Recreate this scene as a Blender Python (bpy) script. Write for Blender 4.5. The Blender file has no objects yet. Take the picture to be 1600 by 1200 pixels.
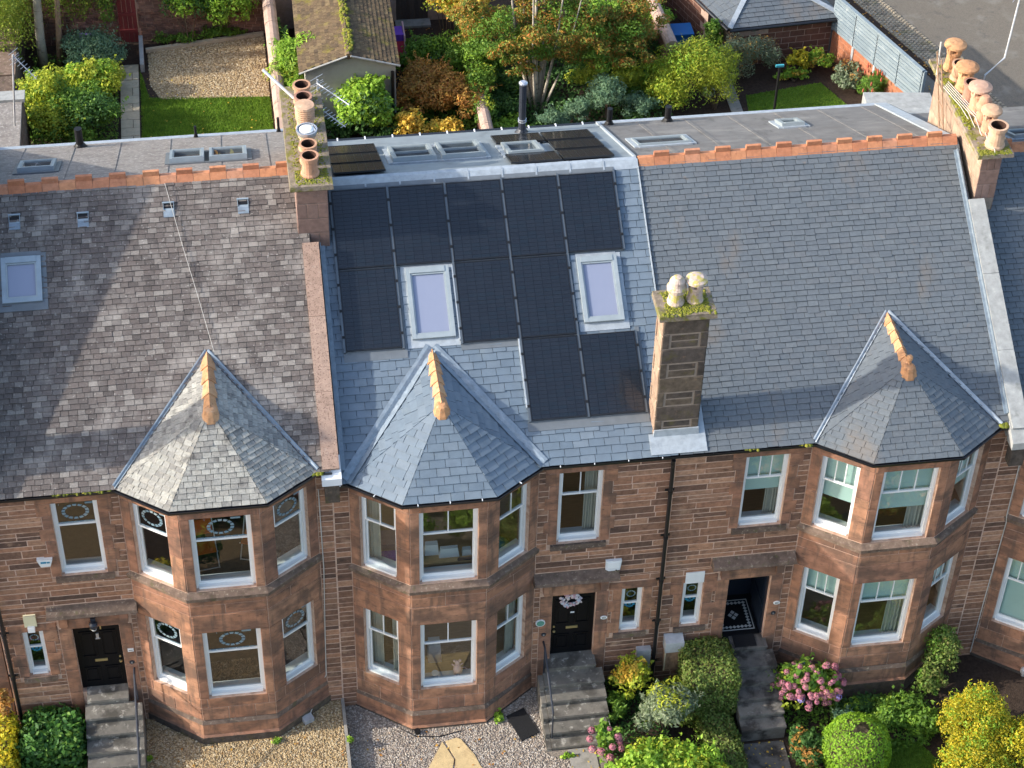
import bpy, math, random
import numpy as np
from mathutils import Vector, Matrix
rnd = random.Random(7)
NR = np.random.default_rng(11)
SC = bpy.context.scene
COL = SC.collection
R = math.radians

# ---------------------------------------------------------------- camera
cd = bpy.data.cameras.new('camera')
cam = bpy.data.objects.new('camera', cd); COL.objects.link(cam)
cam.location = (-5.674, -29.665, 35.965)
cam.rotation_euler = (R(47.356), R(-1.208), R(-8.16))
cd.sensor_width = 36; cd.lens = 36*3315.2/1600
cd.clip_start = 1; cd.clip_end = 2000
SC.camera = cam
# ---------------------------------------------------------------- light
SUN_EL, SUN_AZ = 26.0, -1.3           # low autumn sun from the left, almost exactly along the terrace
sd = Vector((-math.cos(R(SUN_EL))*math.cos(R(SUN_AZ)), math.cos(R(SUN_EL))*math.sin(R(SUN_AZ)), math.sin(R(SUN_EL))))
W = bpy.data.worlds.new('World'); SC.world = W; W.use_nodes = True
nt = W.node_tree; nt.nodes.clear()
sky = nt.nodes.new('ShaderNodeTexSky'); sky.sky_type = 'NISHITA'; sky.sun_disc = False
sky.sun_elevation = R(SUN_EL); sky.sun_rotation = math.atan2(sd.x, sd.y)
sky.dust_density = 2.0; sky.air_density = 1.0; sky.ozone_density = 1.0
bg = nt.nodes.new('ShaderNodeBackground'); bg.inputs['Strength'].default_value = 0.15
wo = nt.nodes.new('ShaderNodeOutputWorld')
nt.links.new(sky.outputs[0], bg.inputs[0]); nt.links.new(bg.outputs[0], wo.inputs[0])
sl = bpy.data.lights.new('sun', 'SUN'); sl.energy = 2.45; sl.angle = R(0.9); sl.color = (1.0, 0.95, 0.87)
so = bpy.data.objects.new('sun', sl); COL.objects.link(so); so.rotation_euler = sd.to_track_quat('Z', 'Y').to_euler()
SC.view_settings.view_transform = 'Standard'; SC.view_settings.look = 'None'
SC.view_settings.exposure = 1.42; SC.view_settings.gamma = 1; SC.view_settings.use_curve_mapping = False
SC.render.engine = 'CYCLES'
SC.cycles.max_bounces = 6; SC.cycles.transparent_max_bounces = 8; SC.cycles.caustics_reflective = False; SC.cycles.caustics_refractive = False

# ---------------------------------------------------------------- materials
def mat(name, cols, rough=.85, ns=6, na=.35, patches=(), bump=.0, bs=40, metal=0, spec=.3, sc=(1,1,1), coat=0, trans=None, two=None):
    """cols: list of base colours, one picked at random per piece; patches: (colour, scale, lo, hi, amount, (sx,sy,sz))"""
    m = bpy.data.materials.new(name); m.use_nodes = True
    t = m.node_tree; N = t.nodes; L = t.links; N.clear()
    out = N.new('ShaderNodeOutputMaterial'); b = N.new('ShaderNodeBsdfPrincipled')
    b.inputs['Roughness'].default_value = rough; b.inputs['Metallic'].default_value = metal
    b.inputs['Specular IOR Level'].default_value = spec; b.inputs['Coat Weight'].default_value = coat
    b.inputs['Coat Roughness'].default_value = .05
    geo = N.new('ShaderNodeNewGeometry')
    def noise(scale, vec=(1,1,1), detail=4):
        mp = N.new('ShaderNodeMapping'); mp.inputs['Scale'].default_value = vec
        L.new(geo.outputs['Position'], mp.inputs['Vector'])
        n = N.new('ShaderNodeTexNoise'); n.inputs['Scale'].default_value = scale; n.inputs['Detail'].default_value = detail
        n.inputs['Roughness'].default_value = .6
        L.new(mp.outputs[0], n.inputs['Vector']); return n.outputs['Fac']
    def math_(op, a, c):
        q = N.new('ShaderNodeMath'); q.operation = op
        for i, v in enumerate((a, c)):
            if isinstance(v, (int, float)): q.inputs[i].default_value = v
            else: L.new(v, q.inputs[i])
        return q.outputs[0]
    if len(cols) > 1:
        oi = N.new('ShaderNodeObjectInfo')
        r = math_('FRACT', math_('ADD', math_('MULTIPLY', oi.outputs['Random'], 7.31), geo.outputs['Random Per Island']), 0)
        cr = N.new('ShaderNodeValToRGB'); L.new(r, cr.inputs[0]); e = cr.color_ramp
        e.interpolation = 'LINEAR'
        while len(e.elements) < len(cols): e.elements.new(.5)
        for i, c in enumerate(cols):
            e.elements[i].position = i/(len(cols)-1); e.elements[i].color = (*c, 1)
        col = cr.outputs[0]
    else:
        rg = N.new('ShaderNodeRGB'); rg.outputs[0].default_value = (*cols[0], 1); col = rg.outputs[0]
    if na:
        f = noise(ns, sc)
        mr = N.new('ShaderNodeMapRange'); mr.inputs[1].default_value = .25; mr.inputs[2].default_value = .75
        mr.inputs[3].default_value = 1-na; mr.inputs[4].default_value = 1+na; L.new(f, mr.inputs[0])
        mx = N.new('ShaderNodeVectorMath'); mx.operation = 'SCALE'; L.new(col, mx.inputs[0]); L.new(mr.outputs[0], mx.inputs['Scale'])
        col = mx.outputs[0]
    for (pc, ps, lo, hi, amt, *v) in patches:
        f = noise(ps, v[0] if v else (1,1,1), 5)
        mr = N.new('ShaderNodeMapRange'); mr.interpolation_type = 'SMOOTHSTEP'
        mr.inputs[1].default_value = lo; mr.inputs[2].default_value = hi; mr.inputs[4].default_value = amt; L.new(f, mr.inputs[0])
        mx = N.new('ShaderNodeMix'); mx.data_type = 'RGBA'; L.new(mr.outputs[0], mx.inputs['Factor'])
        L.new(col, mx.inputs['A']); mx.inputs['B'].default_value = (*pc, 1); col = mx.outputs['Result']
    L.new(col, b.inputs['Base Color'])
    if bump:
        bp = N.new('ShaderNodeBump'); bp.inputs['Strength'].default_value = bump; bp.inputs['Distance'].default_value = .02
        L.new(noise(bs, sc, 3), bp.inputs['Height']); L.new(bp.outputs[0], b.inputs['Normal'])
    sh = b.outputs[0]
    if trans:
        tr = N.new('ShaderNodeBsdfTranslucent'); L.new(col, tr.inputs[0]); ms = N.new('ShaderNodeMixShader'); ms.inputs[0].default_value = trans
        L.new(sh, ms.inputs[1]); L.new(tr.outputs[0], ms.inputs[2]); sh = ms.outputs[0]
    L.new(sh, out.inputs[0]); return m
def glass_mat(name, tint, boost):
    m = bpy.data.materials.new(name); m.use_nodes = True; t = m.node_tree; N = t.nodes; L = t.links; N.clear()
    out = N.new('ShaderNodeOutputMaterial'); geo = N.new('ShaderNodeNewGeometry'); dt = N.new('ShaderNodeVectorMath'); dt.operation = 'DOT_PRODUCT'
    L.new(geo.outputs['Normal'], dt.inputs[0]); L.new(geo.outputs['Incoming'], dt.inputs[1])
    def mm(op, x, y, clamp=False):
        q = N.new('ShaderNodeMath'); q.operation = op; q.use_clamp = clamp
        for i, v in enumerate((x, y)):
            if isinstance(v, (int, float)): q.inputs[i].default_value = v
            else: L.new(v, q.inputs[i])
        return q.outputs[0]
    # Schlick reflectance, the same seen from either side of the pane
    f = mm('ADD', mm('MULTIPLY', mm('POWER', mm('SUBTRACT', 1, mm('ABSOLUTE', dt.outputs['Value'], 0)), 5), .9), .05*boost, True)
    class mu: outputs = [f]
    a = N.new('ShaderNodeBsdfTransparent'); a.inputs[0].default_value = (*tint, 1); g = N.new('ShaderNodeBsdfGlossy'); g.inputs['Roughness'].default_value = .01
    ms = N.new('ShaderNodeMixShader'); L.new(mu.outputs[0], ms.inputs[0]); L.new(a.outputs[0], ms.inputs[1]); L.new(g.outputs[0], ms.inputs[2]); L.new(ms.outputs[0], out.inputs[0])
    return m
SOOT = (.055,.04,.033)
M = {}
M['stone'] = mat('red_sandstone', [(.40,.205,.122),(.15,.088,.062),(.42,.225,.135),(.10,.064,.048),(.35,.18,.11),(.125,.075,.056),(.44,.25,.155),(.17,.098,.07),(.33,.17,.10),(.11,.068,.052),(.38,.20,.12),(.135,.08,.058)], .93, 9, .32,
    [(SOOT, 1.7, .52, .74, .6, (1,1,3.2)), ((.075,.052,.042), 5, .54, .72, .55, (1,1,4)), ((.44,.28,.18), 2.0, .57, .72, .6), ((.42,.28,.20), 14, .62, .8, .4)], .55, 60, spec=.12)
M['ashlar'] = mat('dressed_sandstone', [(.37,.185,.108),(.32,.158,.095),(.40,.21,.125),(.285,.146,.096),(.35,.172,.10)], .9, 5, .28,
    [((.105,.07,.054), 1.1, .42, .64, .72, (1,1,2.2)), ((.12,.082,.062), 3.0, .48, .68, .65, (2.2,2.2,.35)), ((.06,.043,.036), 6, .56, .7, .5, (1,1,3)), ((.42,.31,.24), 20, .66, .8, .3)], .3, 70, spec=.15)
M['mossy_stone'] = mat('weathered_cornice_stone', [(.17,.12,.09),(.13,.095,.075),(.20,.14,.105)], .95, 8, .3,
    [((.34,.29,.22), 16, .57, .7, .7), ((.06,.045,.035), 3, .5, .7, .7), ((.13,.13,.05), 6, .58, .74, .6)], .6, 60, spec=.1)
M['mortar'] = mat('pink_lime_mortar', [(.55,.375,.28)], .95, 12, .22, [((.36,.195,.12), 1.6, .50, .66, .75, (1,1,2)), ((.22,.14,.105), 2.6, .56, .72, .6, (1,1,2)), ((.66,.5,.4), 7, .6, .74, .5)], .3, 80, spec=.1)
M['mortar_pale'] = mat('pale_lime_mortar', [(.29,.23,.18)], .95, 12, .2, [], .3, 80, spec=.1)
M['dark_stone'] = mat('shaded_dark_stone', [(.105,.083,.066),(.075,.062,.053),(.13,.10,.072),(.09,.074,.064)], .93, 8, .4,
    [((.23,.15,.10), 9, .6, .75, .6), ((.13,.115,.03), 3, .56, .75, .6)], .6, 50, spec=.12)  # dark stone; shade of the eaves chimney front is put into the colour
M['sunlit_stone'] = mat('pale_sunlit_stone', [(.36,.255,.18),(.28,.195,.14),(.40,.29,.205)], .92, 5, .25, [((.20,.12,.08), 3, .52, .7, .6, (1,1,.5)), ((.55,.45,.34), 11, .6, .75, .5)], .4, 50, spec=.12)  # paler stone with sunlight put into the colour, for left-hand faces
M['brown_stone'] = mat('brown_chimney_stone', [(.24,.155,.125),(.20,.125,.10),(.27,.18,.15)], .92, 7, .25, [((.34,.25,.21), 10, .6, .75, .5)], .4, 50, spec=.12)
M['cap'] = mat('mossy_chimney_cap', [(.26,.21,.16),(.22,.18,.135)], .95, 9, .3, [((.16,.155,.03), 4.2, .48, .62, .85), ((.08,.065,.05), 7, .55, .7, .7), ((.42,.37,.3), 18, .62, .75, .6)], .8, 45, spec=.1)
M['coping'] = mat('speckled_coping', [(.36,.25,.19),(.33,.22,.165)], .93, 8, .22, [((.13,.08,.06), 30, .52, .66, .8), ((.46,.36,.29), 9, .58, .75, .5)], .5, 70, spec=.12)
M['coping_grey'] = mat('grey_coping', [(.33,.33,.31)], .92, 6, .22, [((.5,.47,.42), 6, .6, .75, .6), ((.16,.16,.14), 4, .55, .75, .6)], .4, 60, spec=.12)
M['slate_old'] = mat('old_brown_slate', [(.112,.092,.081),(.15,.125,.11),(.085,.071,.064),(.17,.147,.13),(.107,.088,.079),(.14,.114,.10),(.245,.218,.19),(.118,.096,.085)], .8, 30, .25,
    [((.40,.36,.315), 1.3, .49, .72, .5), ((.40,.37,.33), 16, .59, .72, .75), ((.05,.042,.042), 1.0, .56, .75, .45)], .35, 70, spec=.3)
M['slate_lichen'] = mat('lichened_slate', [(.31,.30,.262),(.24,.23,.207),(.37,.355,.31),(.20,.19,.172),(.34,.32,.275)], .85, 25, .25,
    [((.44,.42,.36), 6, .55, .7, .6), ((.08,.073,.065), 3.4, .55, .72, .75)], .35, 70, spec=.25)
M['slate_new'] = mat('new_blue_slate', [(.118,.155,.190),(.133,.170,.205),(.110,.144,.178),(.148,.183,.215),(.125,.161,.198)], .48, 5, .12, [((.19,.225,.235), 2.2, .55, .75, .35)], .12, 50, spec=.45)
M['slate_mid'] = mat('grey_slate', [(.108,.122,.132),(.118,.132,.142),(.101,.115,.126),(.126,.140,.148),(.111,.126,.136),(.105,.119,.130),(.120,.129,.135),(.114,.129,.139)], .52, 14, .16,
    [((.17,.14,.11), .9, .57, .73, .6, (1,.5,1)), ((.20,.155,.12), 5.5, .65, .75, .6), ((.075,.09,.098), 3, .56, .74, .45), ((.24,.25,.255), 24, .66, .76, .45)], .18, 60, spec=.42)
M['deck'] = mat('shaded_roof_boarding', [(.035,.036,.038)], .9, 3, .1)  # near black, so shade in the gaps between slates is in the colour
M['lead'] = mat('lead_sheet', [(.20,.245,.285)], .55, 7, .25, [((.36,.40,.43), 4, .5, .75, .5)], .25, 22, metal=.2, spec=.5)
M['lead_pale'] = mat('pale_lead', [(.34,.375,.40)], .55, 7, .2, [((.22,.25,.27), 5, .55, .75, .5), ((.5,.52,.53), 9, .6, .75, .4)], .25, 22, metal=.15, spec=.5)
M['membrane'] = mat('grey_roof_membrane', [(.205,.235,.25)], .6, 2.5, .15, [((.13,.145,.15), .9, .52, .7, .5, (2,1,1)), ((.28,.28,.275), 5, .58, .75, .4)], .1, 30, spec=.45)
M['felt_grey'] = mat('grey_roof_felt', [(.16,.152,.142)], .85, 3, .18, [((.27,.255,.23), .8, .52, .7, .5, (1,2.5,1)), ((.08,.075,.068), 1.1, .56, .7, .6, (2.5,.8,1)), ((.11,.10,.092), 1.6, .5, .72, .5), ((.21,.205,.195), 20, .6, .75, .4)], .4, 110, spec=.3)
M['felt_old'] = mat('mottled_old_roof', [(.25,.225,.20)], .95, 12, .3, [((.17,.145,.13), 2.1, .48, .68, .7, (1,2.2,1)), ((.48,.45,.41), 14, .55, .7, .7)], .8, 60, spec=.12)
M['terra'] = mat('terracotta', [(.47,.20,.10),(.52,.235,.12),(.42,.165,.085),(.50,.25,.15)], .85, 10, .2, [((.26,.10,.06), 7, .56, .72, .6), ((.55,.45,.38), 22, .64, .76, .5)], .3, 60, spec=.2)
M['terra_pale'] = mat('pale_terracotta', [(.52,.285,.14),(.46,.23,.11),(.55,.32,.17)], .85, 10, .2, [((.26,.13,.07), 9, .52, .70, .75), ((.58,.46,.34), 15, .6, .75, .5)], .3, 60, spec=.2)
M['pot'] = mat('chimney_pot_clay', [(.50,.31,.19),(.44,.25,.16),(.55,.36,.235),(.40,.235,.175)], .85, 6, .22, [((.22,.15,.11), 5, .58, .75, .6), ((.6,.5,.4), 12, .6, .75, .4)], .2, 60, spec=.2)
M['pot_red'] = mat('reddish_pot_clay', [(.36,.19,.135),(.44,.235,.15),(.48,.27,.16)], .85, 6, .22, [((.2,.13,.1), 5, .58, .75, .5)], .2, 60, spec=.2)
M['pot_mossy'] = mat('mossy_pot_clay', [(.50,.40,.33),(.46,.34,.27)], .9, 8, .2, [((.42,.36,.05), 7, .5, .62, .8), ((.24,.15,.15), 12, .55, .68, .7)], .5, 50, spec=.15)
M['soot'] = mat('flue_soot', [(.05,.024,.016)], .95, 3, .2)
M['moss'] = mat('roof_moss', [(.20,.20,.028),(.155,.175,.028),(.27,.245,.04),(.11,.14,.03)], .95, 20, .3, trans=.15, spec=.1)
M['gutter'] = mat('black_gutter_paint', [(.011,.011,.013)], .35, 3, .2, spec=.5)
M['white'] = mat('white_paint', [(.73,.735,.72)], .45, 4, .05, [((.55,.54,.5), 4, .66, .8, .4)], spec=.45)
M['white_old'] = mat('white_bracket', [(.7,.71,.72)], .5, 4, .05)
M['glass'] = glass_mat('window_glass', (.84,.90,.88), 3.2)
M['glass_sky'] = glass_mat('rooflight_glass', (.80,.84,.88), 1.8)
M['rf_frame'] = mat('rooflight_frame', [(.30,.355,.385)], .45, 5, .12, metal=.3, spec=.5)
M['rf_frame_pale'] = mat('rooflight_frame_pale', [(.33,.37,.375)], .42, 5, .1, metal=.25, spec=.5)
M['sheet_lav'] = mat('lavender_sheet', [(.42,.415,.50)], .7, 1, .03)  # flat lavender sheet under the front rooflight panes
M['blind'] = mat('aqua_roller_blind', [(.50,.66,.62)], .8, 1.5, .04)
M['curtain'] = mat('pale_curtain', [(.62,.60,.52)], .9, 3, .1, trans=.3)
M['door_black'] = mat('gloss_black_door', [(.005,.005,.006)], .38, 3, .1, spec=.18)
M['door_navy'] = mat('navy_door_paint', [(.012,.017,.028)], .3, 3, .1, spec=.5)
M['brass'] = mat('brass', [(.55,.45,.22)], .35, 3, .1, metal=.8)
M['chrome'] = mat('steel', [(.55,.56,.58)], .35, 3, .1, metal=.7)
M['galv'] = mat('galvanised', [(.50,.51,.52)], .5, 6, .2, metal=.4)
M['iron'] = mat('blue_black_iron', [(.022,.026,.036)], .45, 5, .2, spec=.5)
M['panel'] = mat('solar_cells', [(.0095,.012,.017),(.0115,.0145,.02),(.009,.0135,.0195)], .25, 2, .12, spec=.5, coat=.35)
M['panel_frame'] = mat('panel_black_frame', [(.014,.015,.017)], .35, 3, .1, spec=.5)
M['rail'] = mat('panel_grey_rail', [(.13,.15,.165)], .4, 3, .1, metal=.5)
M['tray'] = mat('grey_flashing_tray', [(.15,.165,.175)], .5, 6, .12, metal=.2, spec=.45)
M['wood_floor'] = mat('oak_floor', [(.50,.32,.13)], .5, 5, .2, sc=(1,8,1), spec=.35)
M['wood_dark'] = mat('dark_carpet', [(.07,.065,.06)], .9, 8, .2)
M['plaster'] = mat('room_plaster', [(.60,.55,.46)], .9, 2, .05)
M['glaze_blue'] = mat('pale_blue_leaded_glass', [(.20,.28,.31),(.14,.22,.27),(.27,.33,.34)], .3, 9, .15)
M['glaze_teal'] = mat('teal_leaded_glass', [(.02,.16,.28),(.03,.22,.33)], .3, 9, .15)
M['step'] = mat('weathered_step_stone', [(.165,.15,.128),(.14,.13,.112),(.18,.165,.14)], .9, 5, .25, [((.055,.05,.042), 2.2, .46, .64, .8), ((.46,.43,.37), 6, .56, .70, .7), ((.13,.13,.05), 5, .62, .75, .4)], .5, 60, spec=.2)
M['step_dark'] = mat('dark_step_stone', [(.16,.145,.125),(.135,.12,.105),(.18,.165,.14)], .9, 5, .25, [((.035,.03,.026), 2.4, .46, .64, .85), ((.30,.28,.25), 7, .60, .76, .6)], .5, 60, spec=.2)  # grey step stone with darker patches
M['gravel'] = mat('golden_gravel_stones', [(.42,.30,.15),(.50,.37,.20),(.33,.23,.12),(.58,.46,.28),(.25,.17,.10),(.46,.31,.14),(.62,.54,.38)], .85, 4, .15, spec=.25)
M['gravel_b'] = mat('grey_pink_gravel_stones', [(.40,.34,.27),(.50,.43,.34),(.25,.205,.17),(.58,.53,.46),(.33,.26,.205),(.18,.15,.13),(.46,.36,.27)], .85, 4, .15, spec=.25)
M['gravel_bed'] = mat('gravel_bed', [(.27,.19,.10)], .95, 30, .35, bump=.8, bs=60)
M['gravel_bed_b'] = mat('gravel_bed_grey', [(.24,.20,.16)], .95, 30, .35, bump=.8, bs=60)
M['soil'] = mat('dark_soil', [(.055,.038,.028)], .98, 14, .35, [((.11,.075,.05), 20, .6, .75, .6)], .8, 40, spec=.1)
M['turf'] = mat('turf', [(.11,.19,.025)], .95, 8, .3, [((.11,.15,.02), 2, .5, .7, .5)], .8, 90, spec=.1)
M['grass'] = mat('grass_blades', [(.13,.25,.025),(.18,.32,.03),(.22,.33,.04),(.10,.2,.025)], .8, 2, .3, trans=.3, spec=.2)
M['paver'] = mat('buff_paving', [(.50,.42,.28),(.46,.38,.26),(.54,.46,.32)], .9, 6, .15, [((.24,.20,.13), 5, .55, .72, .5)], .3, 60, spec=.2)
M['paver_grey'] = mat('grey_paving', [(.30,.285,.25),(.27,.25,.22)], .9, 6, .18, [((.15,.14,.11), 4, .55, .72, .6)], .3, 60, spec=.2)
M['sandslab'] = mat('yellow_sandstone_flag', [(.56,.42,.22)], .9, 4, .15, [((.42,.29,.15), 6, .5, .7, .5)], .3, 50, spec=.2)
M['asphalt'] = mat('lane_asphalt', [(.165,.142,.112)], .95, 25, .2, [((.25,.23,.195), 1.2, .5, .7, .55), ((.10,.09,.08), 3, .55, .7, .5)], .5, 120, spec=.2)
M['cobble'] = mat('cobbles', [(.30,.25,.175),(.36,.30,.22),(.22,.18,.13)], .9, 6, .2, [((.17,.16,.05), 3, .55, .7, .5)], .5, 60, spec=.2)
M['pinkwall'] = mat('pink_wall_cope', [(.43,.31,.25),(.39,.27,.21)], .9, 6, .2, [((.25,.19,.14), 4, .52, .7, .6), ((.2,.19,.08), 5, .62, .75, .5)], .4, 50, spec=.15)
M['oldbrick'] = mat('old_garden_brick', [(.20,.105,.075),(.24,.13,.09),(.155,.085,.065),(.27,.16,.115)], .93, 9, .25, [((.09,.065,.05), 2.2, .5, .7, .6)], .5, 60, spec=.12)
M['block'] = mat('red_brown_block', [(.155,.078,.056),(.18,.09,.064),(.135,.07,.052)], .93, 9, .2, [], .4, 60, spec=.12)
M['blockmortar'] = mat('block_mortar', [(.42,.30,.23)], .95, 10, .15, [], .3, 60, spec=.12)
M['brick_orange'] = mat('orange_wall', [(.40,.16,.085),(.36,.14,.075)], .93, 9, .2, [((.48,.30,.2), 4, .6, .72, .4)], .4, 60, spec=.12)
M['shedtile'] = mat('mossy_shed_tiles', [(.115,.08,.05),(.15,.105,.06),(.09,.065,.043),(.18,.13,.072)], .93, 9, .25, [((.19,.165,.028), 2.0, .52, .72, .75), ((.3,.22,.12), 12, .58, .7, .5)], .4, 50, spec=.12)
M['harl'] = mat('grey_harling', [(.34,.335,.29)], .95, 3, .12, [((.26,.255,.22), 3, .5, .7, .5)], .6, 90, spec=.12)
M['redgate'] = mat('dark_red_gate_paint', [(.20,.035,.03),(.17,.03,.028)], .7, 5, .15, spec=.3)
M['darkwood'] = mat('dark_weathered_wood', [(.065,.05,.042),(.085,.065,.052),(.05,.04,.035)], .9, 6, .2, sc=(6,6,.6), spec=.2)
M['fence'] = mat('pale_grey_fence_paint', [(.20,.245,.27),(.18,.225,.25),(.22,.265,.285)], .6, 3, .12, [((.34,.37,.37), 3, .56, .70, .5)], spec=.35)
M['bark_white'] = mat('birch_bark', [(.40,.35,.275)], .9, 6, .2, [((.10,.08,.06), 5, .56, .68, .8, (1,1,3))], .4, 40, spec=.15)
M['bark'] = mat('brown_bark', [(.30,.19,.12)], .93, 8, .3, [((.12,.08,.055), 5, .5, .7, .7, (2,2,.5))], .6, 40, spec=.1)
M['twig'] = mat('twigs', [(.12,.085,.055)], .93, 8, .3)
M['purple'] = mat('purple_plastic', [(.20,.07,.50)], .5, 2, .08)
M['blue'] = mat('blue_plastic', [(.03,.20,.55)], .45, 2, .08)
M['teal'] = mat('teal_plastic', [(.05,.30,.36)], .5, 2, .08)
M['red'] = mat('crimson_plastic', [(.55,.03,.07)], .5, 2, .08)
M['orange'] = mat('orange_fabric', [(.58,.12,.025)], .8, 2, .1)
M['paper'] = mat('white_paper', [(.72,.74,.74)], .8, 2, .05)
M['pink'] = mat('pink_fabric', [(.60,.38,.37)], .9, 4, .1)
M['cream'] = mat('cream_plastic', [(.62,.56,.36)], .5, 2, .05)
M['rubber'] = mat('black_rubber', [(.013,.013,.014)], .8, 20, .2, bump=.3, bs=90)
M['grille'] = mat('white_grille', [(.66,.67,.66)], .6, 3, .08)
M['green_plaque'] = mat('green_plaque', [(.10,.26,.20)], .5, 2, .1)
M['black'] = mat('black_plastic', [(.01,.01,.011)], .5, 2, .1)
M['white_tile'] = mat('white_floor_tile', [(.55,.54,.5)], .5, 6, .1)
M['black_tile'] = mat('black_floor_tile', [(.012,.012,.013)], .4, 6, .1)
M['cable'] = mat('pale_cable', [(.5,.47,.42)], .7, 2, .1)
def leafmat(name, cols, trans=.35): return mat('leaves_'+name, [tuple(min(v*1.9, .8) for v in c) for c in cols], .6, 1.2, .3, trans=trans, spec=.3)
LM = dict(
 yellowgreen=leafmat('yellow_green', [(.17,.21,.018),(.24,.27,.022),(.11,.16,.015),(.30,.30,.03),(.20,.22,.02)]),
 midgreen=leafmat('mid_green', [(.055,.115,.014),(.085,.155,.018),(.04,.085,.012),(.12,.19,.022)]),
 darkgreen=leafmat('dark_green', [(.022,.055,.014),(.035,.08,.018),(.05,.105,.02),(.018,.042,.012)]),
 glossy=leafmat('glossy_dark_green', [(.018,.055,.012),(.03,.085,.018),(.055,.13,.02),(.022,.06,.016),(.10,.18,.025)]),
 greygreen=leafmat('grey_green', [(.13,.155,.09),(.09,.12,.06),(.17,.19,.12),(.07,.10,.045)]),
 bluegreen=leafmat('blue_green', [(.075,.13,.075),(.10,.165,.095),(.055,.105,.06),(.13,.19,.10)]),
 orange=leafmat('orange_brown', [(.30,.13,.025),(.24,.115,.03),(.33,.185,.035),(.18,.12,.03),(.26,.10,.03)]),
 gold=leafmat('gold', [(.42,.27,.03),(.36,.22,.03),(.45,.32,.05),(.26,.17,.03)]),
 rowan=leafmat('rowan_autumn', [(.06,.105,.02),(.10,.14,.022),(.20,.13,.022),(.30,.10,.025),(.07,.11,.02),(.14,.16,.025),(.26,.14,.025)]),
 birch=leafmat('birch', [(.10,.145,.02),(.15,.19,.025),(.07,.11,.018),(.21,.22,.03)]),
 bright=leafmat('bright_green', [(.12,.21,.018),(.17,.27,.025),(.085,.16,.016),(.24,.32,.04)]),
 sunny=leafmat('sunny_yellow', [(.30,.25,.012),(.34,.27,.014),(.24,.225,.014),(.15,.18,.016),(.36,.26,.02),(.20,.21,.016)]),
 privet=leafmat('privet', [(.075,.115,.022),(.10,.145,.028),(.055,.09,.018),(.13,.15,.035),(.085,.125,.025),(.12,.105,.035)]),
 box=leafmat('clipped_box', [(.10,.19,.012),(.14,.235,.016),(.075,.15,.012),(.17,.26,.02)]),
 hydr=leafmat('hydrangea', [(.05,.115,.014),(.085,.16,.018),(.13,.19,.022),(.035,.08,.012)]),
)
M['petal'] = mat('hydrangea_petals', [(.46,.15,.20),(.52,.20,.24),(.40,.13,.21),(.55,.27,.24),(.44,.17,.28)], .8, 30, .2, trans=.2)
M['petal_lilac'] = mat('lilac_petals', [(.36,.28,.58)], .8, 30, .2, trans=.2)
M['petal_red'] = mat('red_spikes', [(.45,.09,.05),(.36,.11,.06)], .8, 30, .2)
M['flower_w'] = mat('wreath_flowers', [(.52,.33,.35),(.55,.48,.44),(.40,.45,.53),(.45,.24,.27),(.5,.45,.4)], .8, 30, .2)

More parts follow.
